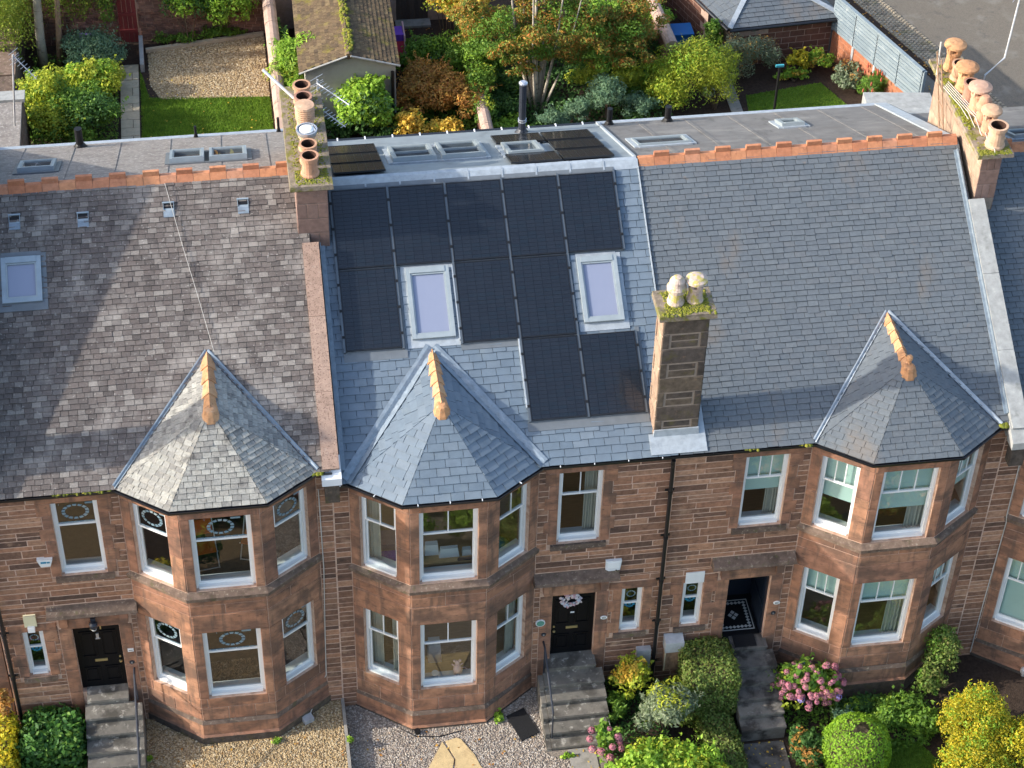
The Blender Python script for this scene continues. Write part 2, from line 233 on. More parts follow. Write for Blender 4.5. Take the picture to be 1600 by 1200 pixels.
# ---------------------------------------------------------------- object helpers
WL = {}
def link(o, parent=None):
    COL.objects.link(o)
    if parent is not None: o.parent = parent
def thing(name, label, cat, loc=(0,0,0), group=None, kind=None):
    o = bpy.data.objects.new(name, None); o.empty_display_size = .1; COL.objects.link(o); o.location = loc
    WL[o.name] = Vector(loc); o['label'] = label; o['category'] = cat
    if group: o['group'] = group
    if kind: o['kind'] = kind
    return o
def base(o): return WL.get(o.name, Vector((0,0,0))) if o is not None else Vector((0,0,0))
class MB:
    def __init__(s): s.v = []; s.f = []; s.m = []
    def add(s, vs, fs, mi=0):
        k = len(s.v); s.v += [tuple(v) for v in vs]; s.f += [tuple(i+k for i in f) for f in fs]; s.m += [mi]*len(fs); return s
    def hexa(s, p, mi=0):   # 8 points: bottom ring 0-3, top ring 4-7 (ccw from above)
        return s.add(p, [(3,2,1,0),(4,5,6,7),(0,1,5,4),(1,2,6,5),(2,3,7,6),(3,0,4,7)], mi)
    def box(s, a, b, mi=0):
        (x0,y0,z0),(x1,y1,z1) = a, b
        return s.hexa([(x0,y0,z0),(x1,y0,z0),(x1,y1,z0),(x0,y1,z0),(x0,y0,z1),(x1,y0,z1),(x1,y1,z1),(x0,y1,z1)], mi)
    def quad(s, p, mi=0): return s.add(p, [tuple(range(len(p)))], mi)
    def tube(s, pts, r, n=8, mi=0, cap=True):
        pts = [Vector(p) for p in pts]; rs = r if isinstance(r, (list, tuple)) else [r]*len(pts)
        rings = []; up = Vector((0.13,0.31,1)).normalized()
        for i, p in enumerate(pts):
            d = (pts[min(i+1, len(pts)-1)]-pts[max(i-1, 0)]).normalized()
            a = d.cross(up if abs(d.dot(up)) < .95 else Vector((1,0,0))).normalized(); b = d.cross(a)
            rings.append([p+(a*math.cos(t*2*math.pi/n)+b*math.sin(t*2*math.pi/n))*rs[i] for t in range(n)])
        k = len(s.v); s.v += [tuple(q) for rg in rings for q in rg]
        for i in range(len(pts)-1):
            for j in range(n):
                s.f.append((k+i*n+j, k+i*n+(j+1)%n, k+(i+1)*n+(j+1)%n, k+(i+1)*n+j)); s.m.append(mi)
        if cap:
            s.f.append(tuple(k+j for j in range(n))[::-1]); s.m.append(mi)
            s.f.append(tuple(k+(len(pts)-1)*n+j for j in range(n))); s.m.append(mi)
        return s
    def lathe(s, c, prof, n=16, mi=0):
        """prof: (r, z) list; closed at zero radius"""
        c = Vector(c); k = len(s.v)
        for r, z in prof:
            for j in range(n): s.v.append((c.x+r*math.cos(j*2*math.pi/n), c.y+r*math.sin(j*2*math.pi/n), c.z+z))
        for i in range(len(prof)-1):
            for j in range(n):
                s.f.append((k+i*n+j, k+i*n+(j+1)%n, k+(i+1)*n+(j+1)%n, k+(i+1)*n+j)); s.m.append(mi)
        return s
    def build(s, name, mats, parent=None, smooth=False, kind=None):
        b = base(parent); me = bpy.data.meshes.new(name)
        me.from_pydata([(x-b.x, y-b.y, z-b.z) for x, y, z in s.v], [], s.f)
        for m in (mats if isinstance(mats, list) else [mats]): me.materials.append(m)
        if isinstance(mats, list) and len(mats) > 1: me.polygons.foreach_set('material_index', s.m)
        if smooth: me.polygons.foreach_set('use_smooth', [True]*len(me.polygons))
        me.update(); o = bpy.data.objects.new(name, me); link(o, parent)
        WL[o.name] = b
        if kind: o['kind'] = kind
        return o
def tag(o, label, cat, group=None, kind=None):
    o['label'] = label; o['category'] = cat
    if group: o['group'] = group
    if kind: o['kind'] = kind
    return o
def np_mesh(name, V, F, m, parent=None, kind=None, smooth=False):
    """V (n,3) world, F (k,4|3)"""
    b = base(parent); V = np.asarray(V, np.float32)-np.array(b, np.float32); F = np.asarray(F, np.int32)
    me = bpy.data.meshes.new(name); n = F.shape[1]
    me.vertices.add(len(V)); me.vertices.foreach_set('co', V.ravel())
    me.loops.add(F.size); me.loops.foreach_set('vertex_index', F.ravel())
    me.polygons.add(len(F)); me.polygons.foreach_set('loop_start', np.arange(len(F), dtype=np.int32)*n)
    me.materials.append(m); me.update(calc_edges=True)
    if smooth: me.polygons.foreach_set('use_smooth', [True]*len(F))
    o = bpy.data.objects.new(name, me); link(o, parent); WL[o.name] = b
    if kind: o['kind'] = kind
    return o
def inst(name, me, parent, M4):
    """object on shared mesh data; M4 world matrix"""
    o = bpy.data.objects.new(name, me); link(o, parent)
    b = base(parent); o.matrix_basis = Matrix.Translation(-b) @ M4; return o
class Fr:
    """local frame: u along, n outward, z/v up"""
    def __init__(s, o, u, v=(0,0,1)):
        s.o = Vector(o); s.u = Vector(u).normalized(); s.v = Vector(v).normalized(); s.n = s.u.cross(s.v).normalized()
    def p(s, u, v, n=0): return s.o+s.u*u+s.v*v+s.n*n
    def box(s, mb, u0, u1, v0, v1, n0, n1, mi=0):
        return mb.hexa([s.p(u0,v0,n1), s.p(u1,v0,n1), s.p(u1,v0,n0), s.p(u0,v0,n0), s.p(u0,v1,n1), s.p(u1,v1,n1), s.p(u1,v1,n0), s.p(u0,v1,n0)], mi)
    def mat(s, u, v, n, su, sv, sn):
        m = Matrix((s.u*su, s.n*sn, s.v*sv)).transposed().to_4x4(); m.translation = s.p(u, v, n); return m
# stones: unit block, x -.5...5 along, y 0..1 outward, z -.5...5 up
def stone_meshes(m, k=5, iu=.02, iz=.06, rough=.25, name='stone'):
    out = []
    for q in range(k):
        r = random.Random(q*13+len(name)); mb = MB()
        vs = []; js = lambda a: (r.random()-.5)*a
        for (x, z) in ((-.5,-.5),(.5,-.5),(.5,.5),(-.5,.5)): vs.append((x, -.3, z))
        for (x, z) in ((-.5,-.5),(.5,-.5),(.5,.5),(-.5,.5)): vs.append((x, .45+js(.3), z))
        for (x, z) in ((-.5+iu,-.5+iz),(.5-iu,-.5+iz),(.5-iu,.5-iz),(-.5+iu,.5-iz)): vs.append((x+js(iu), .85+js(rough), z+js(iz)))
        vs.append((js(.4), 1+js(rough), js(.4)))
        fs = []
        for a, b in ((0,4),(4,8)):
            for i in range(4): fs.append((a+i, a+(i+1)%4, b+(i+1)%4, b+i))
        for i in range(4): fs.append((8+i, 8+(i+1)%4, 12))
        mb.add(vs, [f[::-1] for f in fs]); me = bpy.data.meshes.new(name); me.from_pydata(mb.v, [], mb.f); me.materials.append(m); me.update(); out.append(me)
    return out
SM = {k: stone_meshes(M[k], 5, name='stone') for k in ('stone', 'ashlar', 'mossy_stone', 'dark_stone', 'brown_stone', 'sunlit_stone')}
SM['flat'] = stone_meshes(M['ashlar'], 4, .012, .03, .08)
SM['block'] = stone_meshes(M['block'], 4, .03, .05, .2, 'brick')
SM['orange'] = stone_meshes(M['brick_orange'], 4, .03, .05, .2, 'brick')
def stone(fr, parent, u0, u1, v0, v1, kind='stone', d=.012, n=0., gap=.012, name='stone'):
    if u1-u0 < .03 or v1-v0 < .03: return
    g = gap/2; u0 += g; u1 -= g; v0 += g; v1 -= g
    return inst(name, rnd.choice(SM[kind]), parent, fr.mat((u0+u1)/2, (v0+v1)/2, n, u1-u0, v1-v0, d))
def rubble(fr, parent, u0, u1, z0, z1, holes, kind='stone', hmin=.12, hmax=.235, lmin=.30, lmax=.95, d=.009):
    """coursed rubble in a rectangle with rectangular holes (u0,u1,z0,z1); every course edge meets the hole edges"""
    br = sorted({z0, z1, *[min(max(h[2], z0), z1) for h in holes], *[min(max(h[3], z0), z1) for h in holes]})
    for za, zb in zip(br, br[1:]):
        H = zb-za
        if H < .03: continue
        cs = []; z = za
        while zb-z > hmax: 
            h = rnd.choice((rnd.uniform(hmin, .15), rnd.uniform(.14, .18), rnd.uniform(.17, hmax))); 
            if zb-z-h < hmin*.8: h = (zb-z)/2
            cs.append((z, z+h)); z += h
        cs.append((z, zb))
        for a, b in cs:
            fi = [(u0, u1)]
            for h in holes:
                if h[2] < b-.005 and h[3] > a+.005:
                    nf = []
                    for (p, q) in fi:
                        if h[1] <= p or h[0] >= q: nf.append((p, q)); continue
                        if h[0] > p: nf.append((p, h[0]))
                        if h[1] < q: nf.append((h[1], q))
                    fi = nf
            for p, q in fi:
                u = p
                while u < q-1e-4:
                    w = rnd.uniform(lmin, lmax)*(1.0 if b-a > .16 else 1.15)
                    if q-u-w < lmin*.7: w = q-u
                    if b-a > .2 and rnd.random() < .25 and w > .4:   # snecked pair
                        k = a+(b-a)*rnd.uniform(.4,.6); stone(fr, parent, u, u+w, a, k, kind, d, gap=.023); stone(fr, parent, u, u+w, k, b, kind, d, gap=.023)
                    else: stone(fr, parent, u, min(u+w, q), a, b, kind, d*rnd.uniform(.8,1.25), gap=.024)
                    u += w
def wall_back(mb, fr, u0, u1, z0, z1, holes, th=.3, mi=0):
    us = sorted({u0, u1, *[h[0] for h in holes], *[h[1] for h in holes]}); zs = sorted({z0, z1, *[h[2] for h in holes], *[h[3] for h in holes]})
    us = [u for u in us if u0 <= u <= u1]; zs = [z for z in zs if z0 <= z <= z1]
    full = {}
    for i in range(len(us)-1):
        for j in range(len(zs)-1):
            cu, cz = (us[i]+us[i+1])/2, (zs[j]+zs[j+1])/2
            full[i, j] = not any(h[0] < cu < h[1] and h[2] < cz < h[3] for h in holes)
    for (i, j), ok in full.items():
        if not ok: continue
        a, b, c, d = us[i], us[i+1], zs[j], zs[j+1]
        mb.quad([fr.p(a,c), fr.p(b,c), fr.p(b,d), fr.p(a,d)], mi); mb.quad([fr.p(a,c,-th), fr.p(a,d,-th), fr.p(b,d,-th), fr.p(b,c,-th)], mi)
        if not full.get((i-1,j)): mb.quad([fr.p(a,c), fr.p(a,d), fr.p(a,d,-th), fr.p(a,c,-th)], mi)
        if not full.get((i+1,j)): mb.quad([fr.p(b,c), fr.p(b,c,-th), fr.p(b,d,-th), fr.p(b,d)], mi)
        if not full.get((i,j-1)): mb.quad([fr.p(a,c), fr.p(a,c,-th), fr.p(b,c,-th), fr.p(b,c)], mi)
        if not full.get((i,j+1)): mb.quad([fr.p(a,d), fr.p(b,d), fr.p(b,d,-th), fr.p(a,d,-th)], mi)
    return mb
# ---------------------------------------------------------------- slates
def slate_meshes(m, k=6):
    out = []
    for q in range(k):
        r = random.Random(q+5); j = lambda a: (r.random()-.5)*a
        t = [(-.5, 1+j(.15), j(.03)), (.5, 1+j(.15), j(.03)), (.5, .25, 1), (-.5, .25, 1)]
        b = [(x, y-.9 if i < 2 else y-.2, z) for i, (x, y, z) in enumerate(t)]
        me = bpy.data.meshes.new('slate'); me.from_pydata(t+b, [], [(0,1,2,3),(4,5,1,0),(5,6,2,1),(7,4,0,3)]); me.materials.append(m); me.update(); out.append(me)
    return out
SLM = {k: slate_meshes(M[k]) for k in ('slate_old', 'slate_lichen', 'slate_new', 'slate_mid')}
def clip_poly(P, Q):
    """convex clip of polygon P by convex ccw polygon Q, 2-D"""
    out = P
    for i in range(len(Q)):
        a, b = Q[i], Q[(i+1) % len(Q)]; inp = out; out = []
        side = lambda p: (b[0]-a[0])*(p[1]-a[1])-(b[1]-a[1])*(p[0]-a[0])
        for k in range(len(inp)):
            p, q = inp[k], inp[(k+1) % len(inp)]; sp, sq = side(p), side(q)
            if sp >= 0: out.append(p)
            if (sp >= 0) != (sq >= 0):
                t = sp/(sp-sq); out.append((p[0]+(q[0]-p[0])*t, p[1]+(q[1]-p[1])*t))
        if len(out) < 3: return []
    return out
def plane_frame(pts):
    """frame on a roof facet: u horizontal, v up the slope, n up"""
    a, b, c = [Vector(p) for p in pts[:3]]; n = (b-a).cross(c-a).normalized()
    if n.z < 0: n = -n
    u = Vector((0,0,1)).cross(n)
    u = u.normalized() if u.length > 1e-6 else Vector((1,0,0)); v = n.cross(u)
    low = min((Vector(p) for p in pts), key=lambda p: p.z); return Fr(low, u, v)
def slate_rows(S, pts, w, g, mk, skip=None, wj=.14, th=.031):
    """fill a planar convex facet with slates; appends (frame, polygon, rectangle or None, material key, v0, length, thickness)"""
    fr = plane_frame(pts); Q = [((Vector(p)-fr.o).dot(fr.u), (Vector(p)-fr.o).dot(fr.v)) for p in pts]
    ar = sum(Q[i][0]*Q[(i+1)%len(Q)][1]-Q[(i+1)%len(Q)][0]*Q[i][1] for i in range(len(Q)))
    if ar < 0: Q = Q[::-1]
    u0, u1 = min(q[0] for q in Q), max(q[0] for q in Q); v1 = max(q[1] for q in Q); v = 0; row = 0
    while v < v1-.01:
        u = u0-w*(.5 if row % 2 else 0)-rnd.random()*w*.15; L = g*1.32
        while u < u1:
            ww = w*(1+rnd.uniform(-wj, wj)); dv = rnd.uniform(-.006, .006)-(rnd.uniform(.015,.04) if rnd.random() < .018 else 0); a, b = u+.0045, u+ww-.0045; u += ww
            P = [(a, v+dv), (b, v+dv), (b, v+L), (a, v+L)]
            c = fr.p((a+b)/2, v+g*.5)
            if skip and skip(c): continue
            K = clip_poly(P, Q)
            if len(K) < 3: continue
            full = len(K) == 4 and all(any(abs(p[0]-k[0])+abs(p[1]-k[1]) < 1e-6 for k in K) for p in P)
            S.append((fr, K, (a, b) if full else None, mk, v+dv, L, th*rnd.uniform(.85, 1.2), c))
        v += g; row += 1
def build_slates(S, roof, house):
    C0 = Vector(cam.location)
    S.sort(key=lambda s: (s[2] is None, (s[7]-C0).length if s[2] else 0))
    own = [s for s in S[:300] if s[2]]
    for fr, K, ab, mk, v0, L, th, c in own:
        inst('slate', rnd.choice(SLM[mk]), roof, fr.mat((ab[0]+ab[1])/2, v0, 0, ab[1]-ab[0], L, th))
    rest = S[len(own):]
    by = {}
    for s in rest: by.setdefault(s[3], []).append(s)
    for mk, L_ in by.items():
        mb = MB()
        for fr, K, ab, mk_, v0, L, th, c in L_:
            k = len(K); jt = rnd.uniform(-.0015, .0015)
            n = [th*(1-.75*min(max((q[1]-v0)/L, 0), 1))+jt for q in K]
            top = [fr.p(q[0], q[1], a) for q, a in zip(K, n)]; bot = [fr.p(q[0], q[1], a-.9*th*(1-.7*(q[1]-v0)/L)) for q, a in zip(K, n)]
            mb.add(top+bot, [tuple(range(k))]+[(i+k, (i+1)%k+k, (i+1)%k, i) for i in range(k)])
        mb.build('slates', M[mk], house, kind='stuff')

# ---------------------------------------------------------------- windows
def window(house, fr, w, h, style, blind=None, curtain=None, sill=True, label=None, split=.345):
    """sash window in an opening w x h; fr origin at its lower left corner on the wall face"""
    e = .004; fw = .055; mb = MB()
    fr.box(mb, -e, fw, -e, h+e, -.20, -.095); fr.box(mb, w-fw, w+e, -e, h+e, -.20, -.095)
    fr.box(mb, fw, w-fw, h-fw, h+e, -.198, -.097); fr.box(mb, fw, w-fw, -e, .055, -.20, -.06)
    o = mb.build('window', M['white'], house)
    if label: o['label'] = label
    mr = h*(1-split); st = .042
    a, b = fw-.003, w-fw+.003
    s1 = MB()      # upper sash, outer track
    fr.box(s1, a, a+st, mr-.02, h-fw, -.145, -.105); fr.box(s1, b-st, b, mr-.02, h-fw, -.145, -.105)
    fr.box(s1, a+st, b-st, h-fw-.05, h-fw, -.143, -.107); fr.box(s1, a+st, b-st, mr-.025, mr+.022, -.146, -.100)
    nb = {'B': 1, 'C': 2}.get(style, 0); pw = (b-a-2*st)/(nb+1)
    for i in range(nb): fr.box(s1, a+st+pw*(i+1)-.011, a+st+pw*(i+1)+.011, mr+.022, h-fw-.05, -.140, -.110)
    s1.build('sash', M['white'], o)
    s2 = MB()      # lower sash, inner track
    fr.box(s2, a, a+st, .055, mr-.03, -.19, -.15); fr.box(s2, b-st, b, .055, mr-.03, -.19, -.15)
    fr.box(s2, a+st, b-st, .055, .135, -.188, -.152); fr.box(s2, a+st, b-st, mr-.06, mr-.028, -.188, -.152)
    s2.build('sash', M['white'], o)
    for i in range(nb+1):
        q = MB(); u0, u1 = a+st+pw*i+(.011 if i else 0), a+st+pw*(i+1)-(.011 if i < nb else 0)
        q.quad([fr.p(u0, mr+.022, -.125), fr.p(u1, mr+.022, -.125), fr.p(u1, h-fw-.05, -.125), fr.p(u0, h-fw-.05, -.125)]); q.build('pane', M['glass'], o)
    q = MB(); q.quad([fr.p(a+st, .135, -.17), fr.p(b-st, .135, -.17), fr.p(b-st, mr-.06, -.17), fr.p(a+st, mr-.06, -.17)]); q.build('pane', M['glass'], o)
    cu, cv = w/2, (mr+h-fw)/2
    if style in 'AS':    # leaded garland in the upper sash, and for the small light a swag below
        g = MB(); t = MB(); rx = min(.30*w, .27); rz = min(.21, (h-mr)*.30); n = 14 if style == 'A' else 12
        if style == 'S': rx = rz = w*.22
        for i in range(n):
            t0, t1 = (i+.13)*2*math.pi/n, (i+.87)*2*math.pi/n
            for k0 in (.74,):
                P = [(k*rx*math.cos(q), k*rz*math.sin(q)) for k, q in ((k0, t0), (1, t0), (1, t1), (k0, t1))]
                for nn in ((-.121, -.118),):
                    g.hexa([fr.p(cu+x, cv+z, nn[0]) for x, z in P]+[fr.p(cu+x, cv+z, nn[1]) for x, z in P])
        g.build('leaded_garland', M['glaze_blue'], o)
        if style == 'A':
            for i in range(7):
                uu = a+st+.03+(b-a-2*st-.06)*(i+.08)/7; fr.box(g2 := MB(), uu, uu+(b-a)*.105, mr+.035, mr+.06, -.121, -.118)
                t.v; t.add(g2.v, g2.f)
            for s in (-1, 1): fr.box(t, cu+s*rx*.95-.05, cu+s*rx*.95+.09*s+.05, cv+rz*.92, cv+rz*1.15, -.1215, -.1185)
        else:
            for x, z in ((-.3,.0),(-.15,-.04),(0,-.055),(.15,-.04),(.3,.0),(-.3,.05),(.3,.05),(0,.02)): fr.box(t, cu+x*w*.62-.028, cu+x*w*.62+.028, mr*.80+z*1.1, mr*.80+z*1.1+.05, -.168, -.165)
        t.build('leaded_border', M['glaze_teal'] if style == 'S' else M['glaze_blue'], o)
    if blind is not None:
        q = MB(); fr.box(q, fw, w-fw, h*blind, h-.02, -.235, -.225); fr.box(q, fw, w-fw, h*blind-.02, h*blind, -.240, -.222); q.build('roller_blind', M['blind'], o)
    if curtain:
        for side in curtain:
            q = MB(); n = 18; W_ = w*.34
            for i in range(n+1):
                u = (fw*.3+W_*i/n) if side == 'l' else (w-fw*.3-W_*i/n); d = -.30+.035*math.sin(i*1.9)+.01*math.sin(i*5)
                q.v += [fr.p(u, .02, d-.03), fr.p(u, h*.99, d)]
                if i: k = 2*i; q.f.append((k-2, k, k+1, k-1)); q.m.append(0)
            q.build('curtain', M['curtain'], o, smooth=True)
    if sill:
        q = MB(); fr.box(q, -.13, w+.13, -.15, -.006, -.12, .055); q.build('sill', M['mossy_stone'], o)
    q = MB(); fr.box(q, -.05, w+.05, -.06, .03, -.42, -.205); q.build('window_board', M['white'], o)
    return o
def margins(fr, parent, u0, u1, z0, z1, head=.26, kind='ashlar', jw=(.20, .29), sillh=0):
    """dressed in-and-out jamb stones and a lintel round an opening"""
    z = z0-sillh; i = rnd.randint(0, 1)
    n = max(3, round((z1-z)/.33)); hh = (z1-z)/n
    for k in range(n):
        w = jw[(i+k) % 2]
        stone(fr, parent, u0-w, u0, z+k*hh, z+(k+1)*hh, kind, .02); stone(fr, parent, u1, u1+w, z+k*hh, z+(k+1)*hh, kind, .02)
    if head: stone(fr, parent, u0-jw[1], u1+jw[1], z1, z1+head, kind, .022)

# ---------------------------------------------------------------- houses
ZE, GBY, YR, ZR = 6.167, -.244, 5.422, 9.359
KR = (ZR-ZE)/(YR-GBY); KB = -0.49736; YB = 9.692
UP = math.hypot(1, KR)
def roof_z(y, dz=0): return ZE+KR*(y-GBY)+dz
def rear_z(y, dz=0): return ZR+KB*(y-YR)+dz
def roof_frame(dz, x=0): return Fr((x, GBY, ZE+dz), (1,0,0), (0,1,KR))
def rear_frame(dz, x=0): return Fr((x, YR, ZR+dz), (-1,0,0), (0,-1,-KB))   # v runs up towards the ridge; origin on the ridge
BAYX, BAYF, BAYD = 1.911, .781, .76
GX, GY, GBX = .95, -.975, 1.951
RYA, RYE, RZZ = 2.087, .485, 7.437

def house(key, label, x0, x1, xc, dz, zg, door, small, upper, wstyle, main_slate, bay_slate, w, g, skip=None, side=1, blinds=None, curtains=None, bw=None, bg_=None, front=True, rear_mat='felt_grey', full=True):
    H = thing('terraced_house', label, 'house', ((x0+x1)/2, 0, zg), 'houses of the sandstone terrace')
    S = []
    # --- masonry backing with its openings
    fw_ = Fr((0,0,0), (1,0,0))
    bl, br_ = xc-BAYX, xc+BAYX
    ztop = 6.02+dz
    holes = []
    D = None
    if door: D = (door[0], door[1], -.02+dz, 2.05+dz); holes.append(D)
    if small: sm = (small[0], small[1], .648+dz, 2.064+dz); holes.append(sm)
    if upper: up = (upper[0], upper[1], 3.65+dz, 5.73+dz); holes.append(up)
    walls = [(a, b, wall_back(MB(), fw_, a, b, zg-.3, ztop, [h for h in holes if a < h[0] < b]).build('front_wall', M['mortar'], H)) for a, b in ((x0, bl), (br_, x1)) if b-a > .05]
    for (a, b, wall) in walls:
        hs = [h for h in holes if a <= h[0] <= b]
        ex = []
        for h in hs:
            if h is D: ex.append((h[0]-.27, h[1]+.27, zg, h[3]+.42))
            else: ex.append((h[0]-.20, h[1]+.20, h[2]-.15, h[3]+.24))
        if D in hs: ex.append((D[0]-.45, D[1]+.45, 2.52+dz, 2.80+dz))
        ex = [(max(p, a), min(q, b), r, min(s, ztop)) for p, q, r, s in ex]
        rubble(fw_, wall, a+.004, b-.004, zg-.1, ztop, ex)
        for h in hs:
            if h is D: continue
            margins(fw_, wall, h[0], h[1], h[2], min(h[3], ztop-.2), .22 if h[3] < 5 else .25, jw=(.20, .29), sillh=.0)
    if D:
        wall = [w_ for a, b, w_ in walls if a < D[0] < b][0]
        z = dz+.0; # door surround: big smooth stones, fluted corbels and a mossy hood
        for s, (p, q) in ((-1, (D[0]-.27, D[0])), (1, (D[1], D[1]+.27))):
            for k, (a, b) in enumerate(((zg, dz+.02), (dz+.02, dz+.75), (dz+.75, dz+1.42), (dz+1.42, D[3]))): stone(fw_, wall, p, q, a, b, 'flat', .02)
            pm = MB(); pc = (p+q)/2; fw_.box(pm, pc-.085, pc+.085, D[3]+.18, D[3]+.44, 0, .12); fw_.box(pm, pc-.065, pc+.065, D[3]+.08, D[3]+.18, .002, .075); pm.build('corbel', M['ashlar'], wall)
        stone(fw_, wall, D[0]-.14, D[1]+.14, D[3], D[3]+.30, 'flat', .03)
        pm = MB(); hz = 2.55+dz
        pm.hexa([(D[0]-.45,-.24,hz+.05),(D[1]+.45,-.24,hz+.05),(D[1]+.45,.02,hz),(D[0]-.45,.02,hz),(D[0]-.43,-.22,hz+.13),(D[1]+.43,-.22,hz+.13),(D[1]+.43,.02,hz+.24),(D[0]-.43,.02,hz+.24)])
        pm.build('door_hood', M['mossy_stone'], wall)
    # --- bay
    L = [Vector((xc-BAYX,0,0)), Vector((xc-BAYF,-BAYD,0)), Vector((xc+BAYF,-BAYD,0)), Vector((xc+BAYX,0,0))]
    faces = [Fr(L[i], L[i+1]-L[i]) for i in range(3)]; lens = [(L[i+1]-L[i]).length for i in range(3)]
    wu = [(.226, 1.046), (.187, 1.375), (.316, 1.136)]
    bm = MB()
    for f, ln, (a, b) in zip(faces, lens, wu):
        wall_back(bm, f, 0, ln, zg-.2, ztop, [(a, b, .29+dz, 2.385+dz), (a, b, 3.65+dz, 5.73+dz)], th=.24)
    bay = bm.build('bay', M['mortar'], H)
    for fi, (f, ln, (a, b)) in enumerate(zip(faces, lens, wu)):
        d = lambda z: z+dz
        rows = [(d(-.42), d(-.02)), (d(-.02), d(.29)), (d(2.94), d(3.22)), (d(3.22), d(3.45))]
        for z_, y_ in rows:
            if ln > 1.5 and z_ < d(0): cuts = [0, ln*.36, ln*.72, ln]
            elif rnd.random() < .6: cuts = [0, ln*rnd.uniform(.4,.6), ln]
            else: cuts = [0, ln]
            if z_ < d(.2) and z_ > d(-.1): cuts = [0, a-.05, b+.05, ln]
            for p, q in zip(cuts, cuts[1:]): stone(f, bay, p, q, z_, y_, 'ashlar', .014, gap=.014)
        for za, zb in ((d(.29), d(2.385)), (d(3.65), d(5.73))):
            for (p, q) in ((0, a), (b, ln)):
                c = za+(zb-za)*rnd.uniform(.45,.6); stone(f, bay, p, q, za, c, 'ashlar', .018); stone(f, bay, p, q, c, zb, 'ashlar', .018)
        stone(f, bay, 0, ln, d(2.385), d(2.94), 'ashlar', .022); stone(f, bay, 0, ln, d(5.73), ztop, 'ashlar', .02)
    def ring(off, za, zb, off2=None, name='cornice', m='mossy_stone'):
        off2 = off if off2 is None else off2; t = math.tan(R(33.9)/2)
        q = MB()
        def pl(o): return [(xc-BAYX-o*.7, .0), (xc-BAYF-o*t, -BAYD-o), (xc+BAYF+o*t, -BAYD-o), (xc+BAYX+o*.7, .0)]
        A, B_ = pl(off), pl(off2); I = pl(-.02)
        for i in range(3):
            q.hexa([(*A[i], za), (*A[i+1], za), (*I[i+1], za), (*I[i], za), (*B_[i], zb), (*B_[i+1], zb), (*I[i+1], zb+(.03 if off2 < off else 0)), (*I[i], zb+(.03 if off2 < off else 0))])
        return q.build(name, M[m], bay)
    ring(.11, 3.45+dz, 3.56+dz, .13); ring(.135, 3.562+dz, 3.615+dz, .03)
    ring(.05, -.86+dz, -.52+dz, .05, 'base_course', 'ashlar'); ring(.055, -.518+dz, -.43+dz, .01, 'base_ledge', 'mossy_stone')
    ring(.10, zg-.2, -.90+dz, .10, 'plinth', 'dark_stone'); ring(.10, -.898+dz, -.862+dz, .05, 'plinth_edge', 'ashlar')
    # --- windows
    for lev, (z0, hh) in enumerate(((.29, 2.095), (3.65, 2.08))):
        for fi, (f, (a, b)) in enumerate(zip(faces, wu)):
            window(H, Fr(f.p(a, z0+dz), f.u), b-a, hh, wstyle, blind=(blinds or {}).get((lev, fi)), curtain=(curtains or {}).get((lev, fi)), sill=False)
    if upper: window(H, Fr((upper[0], 0, 3.65+dz), (1,0,0)), upper[1]-upper[0], 2.08, wstyle, blind=(blinds or {}).get((1, 3)), curtain=(curtains or {}).get((1, 3)))
    if small: window(H, Fr((small[0], 0, .648+dz), (1,0,0)), small[1]-small[0], 1.416, 'S', split=.41)
    # --- rooms behind the glass
    q = MB(); fl, pl_ = 0, 1
    for z0, z1, a, b, mi in ((3.02, 5.98, x0+.3, x1-.3, 0), (-.32, 2.8, xc-2.05, xc+2.05, 0)):
        z0 += dz; z1 += dz
        q.quad([(a,.3,z0),(b,.3,z0),(b,4.2,z0),(a,4.2,z0)], 0)
        q.quad([(xc-1.62,.3,z0),(xc-.7,-.48,z0),(xc+.7,-.48,z0),(xc+1.62,.3,z0)], 0)
        q.quad([(a,4.2,z0),(b,4.2,z0),(b,4.2,z1),(a,4.2,z1)], 1); q.quad([(a,.3,z0),(a,4.2,z0),(a,4.2,z1),(a,.3,z1)], 1); q.quad([(b,.3,z0),(b,.3,z1),(b,4.2,z1),(b,4.2,z0)], 1)
        q.quad([(a,.3,z1),(a,4.2,z1),(b,4.2,z1),(b,.3,z1)], 1)
        for f, ln, (p, r_) in zip(faces, lens, wu): q.quad([f.p(.1, z0, -.26), f.p(ln-.1, z0, -.26), f.p(ln-.1, z0+.55, -.26), f.p(.1, z0+.55, -.26)], 1)
    q.build('room', [M['wood_dark'] if key == 'A' else M['wood_floor'], M['plaster']], H)
    # --- roof deck, rear slope, rear wall
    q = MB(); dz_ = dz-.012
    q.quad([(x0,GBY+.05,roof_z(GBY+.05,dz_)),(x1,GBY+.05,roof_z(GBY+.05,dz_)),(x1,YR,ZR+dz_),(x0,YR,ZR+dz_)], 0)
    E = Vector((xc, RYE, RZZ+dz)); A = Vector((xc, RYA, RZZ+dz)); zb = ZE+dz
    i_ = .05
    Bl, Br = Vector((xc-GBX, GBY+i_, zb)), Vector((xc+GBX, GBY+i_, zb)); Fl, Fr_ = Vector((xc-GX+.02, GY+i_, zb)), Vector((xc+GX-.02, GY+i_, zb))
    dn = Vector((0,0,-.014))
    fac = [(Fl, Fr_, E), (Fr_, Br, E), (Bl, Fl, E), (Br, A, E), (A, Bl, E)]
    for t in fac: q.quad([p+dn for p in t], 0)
    q.quad([(x0,YR,ZR+dz),(x1,YR,ZR+dz),(x1,YB,rear_z(YB,dz)),(x0,YB,rear_z(YB,dz))], 1)
    q.quad([(x0,YB-.02,rear_z(YB,dz)),(x1,YB-.02,rear_z(YB,dz)),(x1,YB-.02,rear_z(YB,dz)-.16),(x0,YB-.02,rear_z(YB,dz)-.16)], 1)
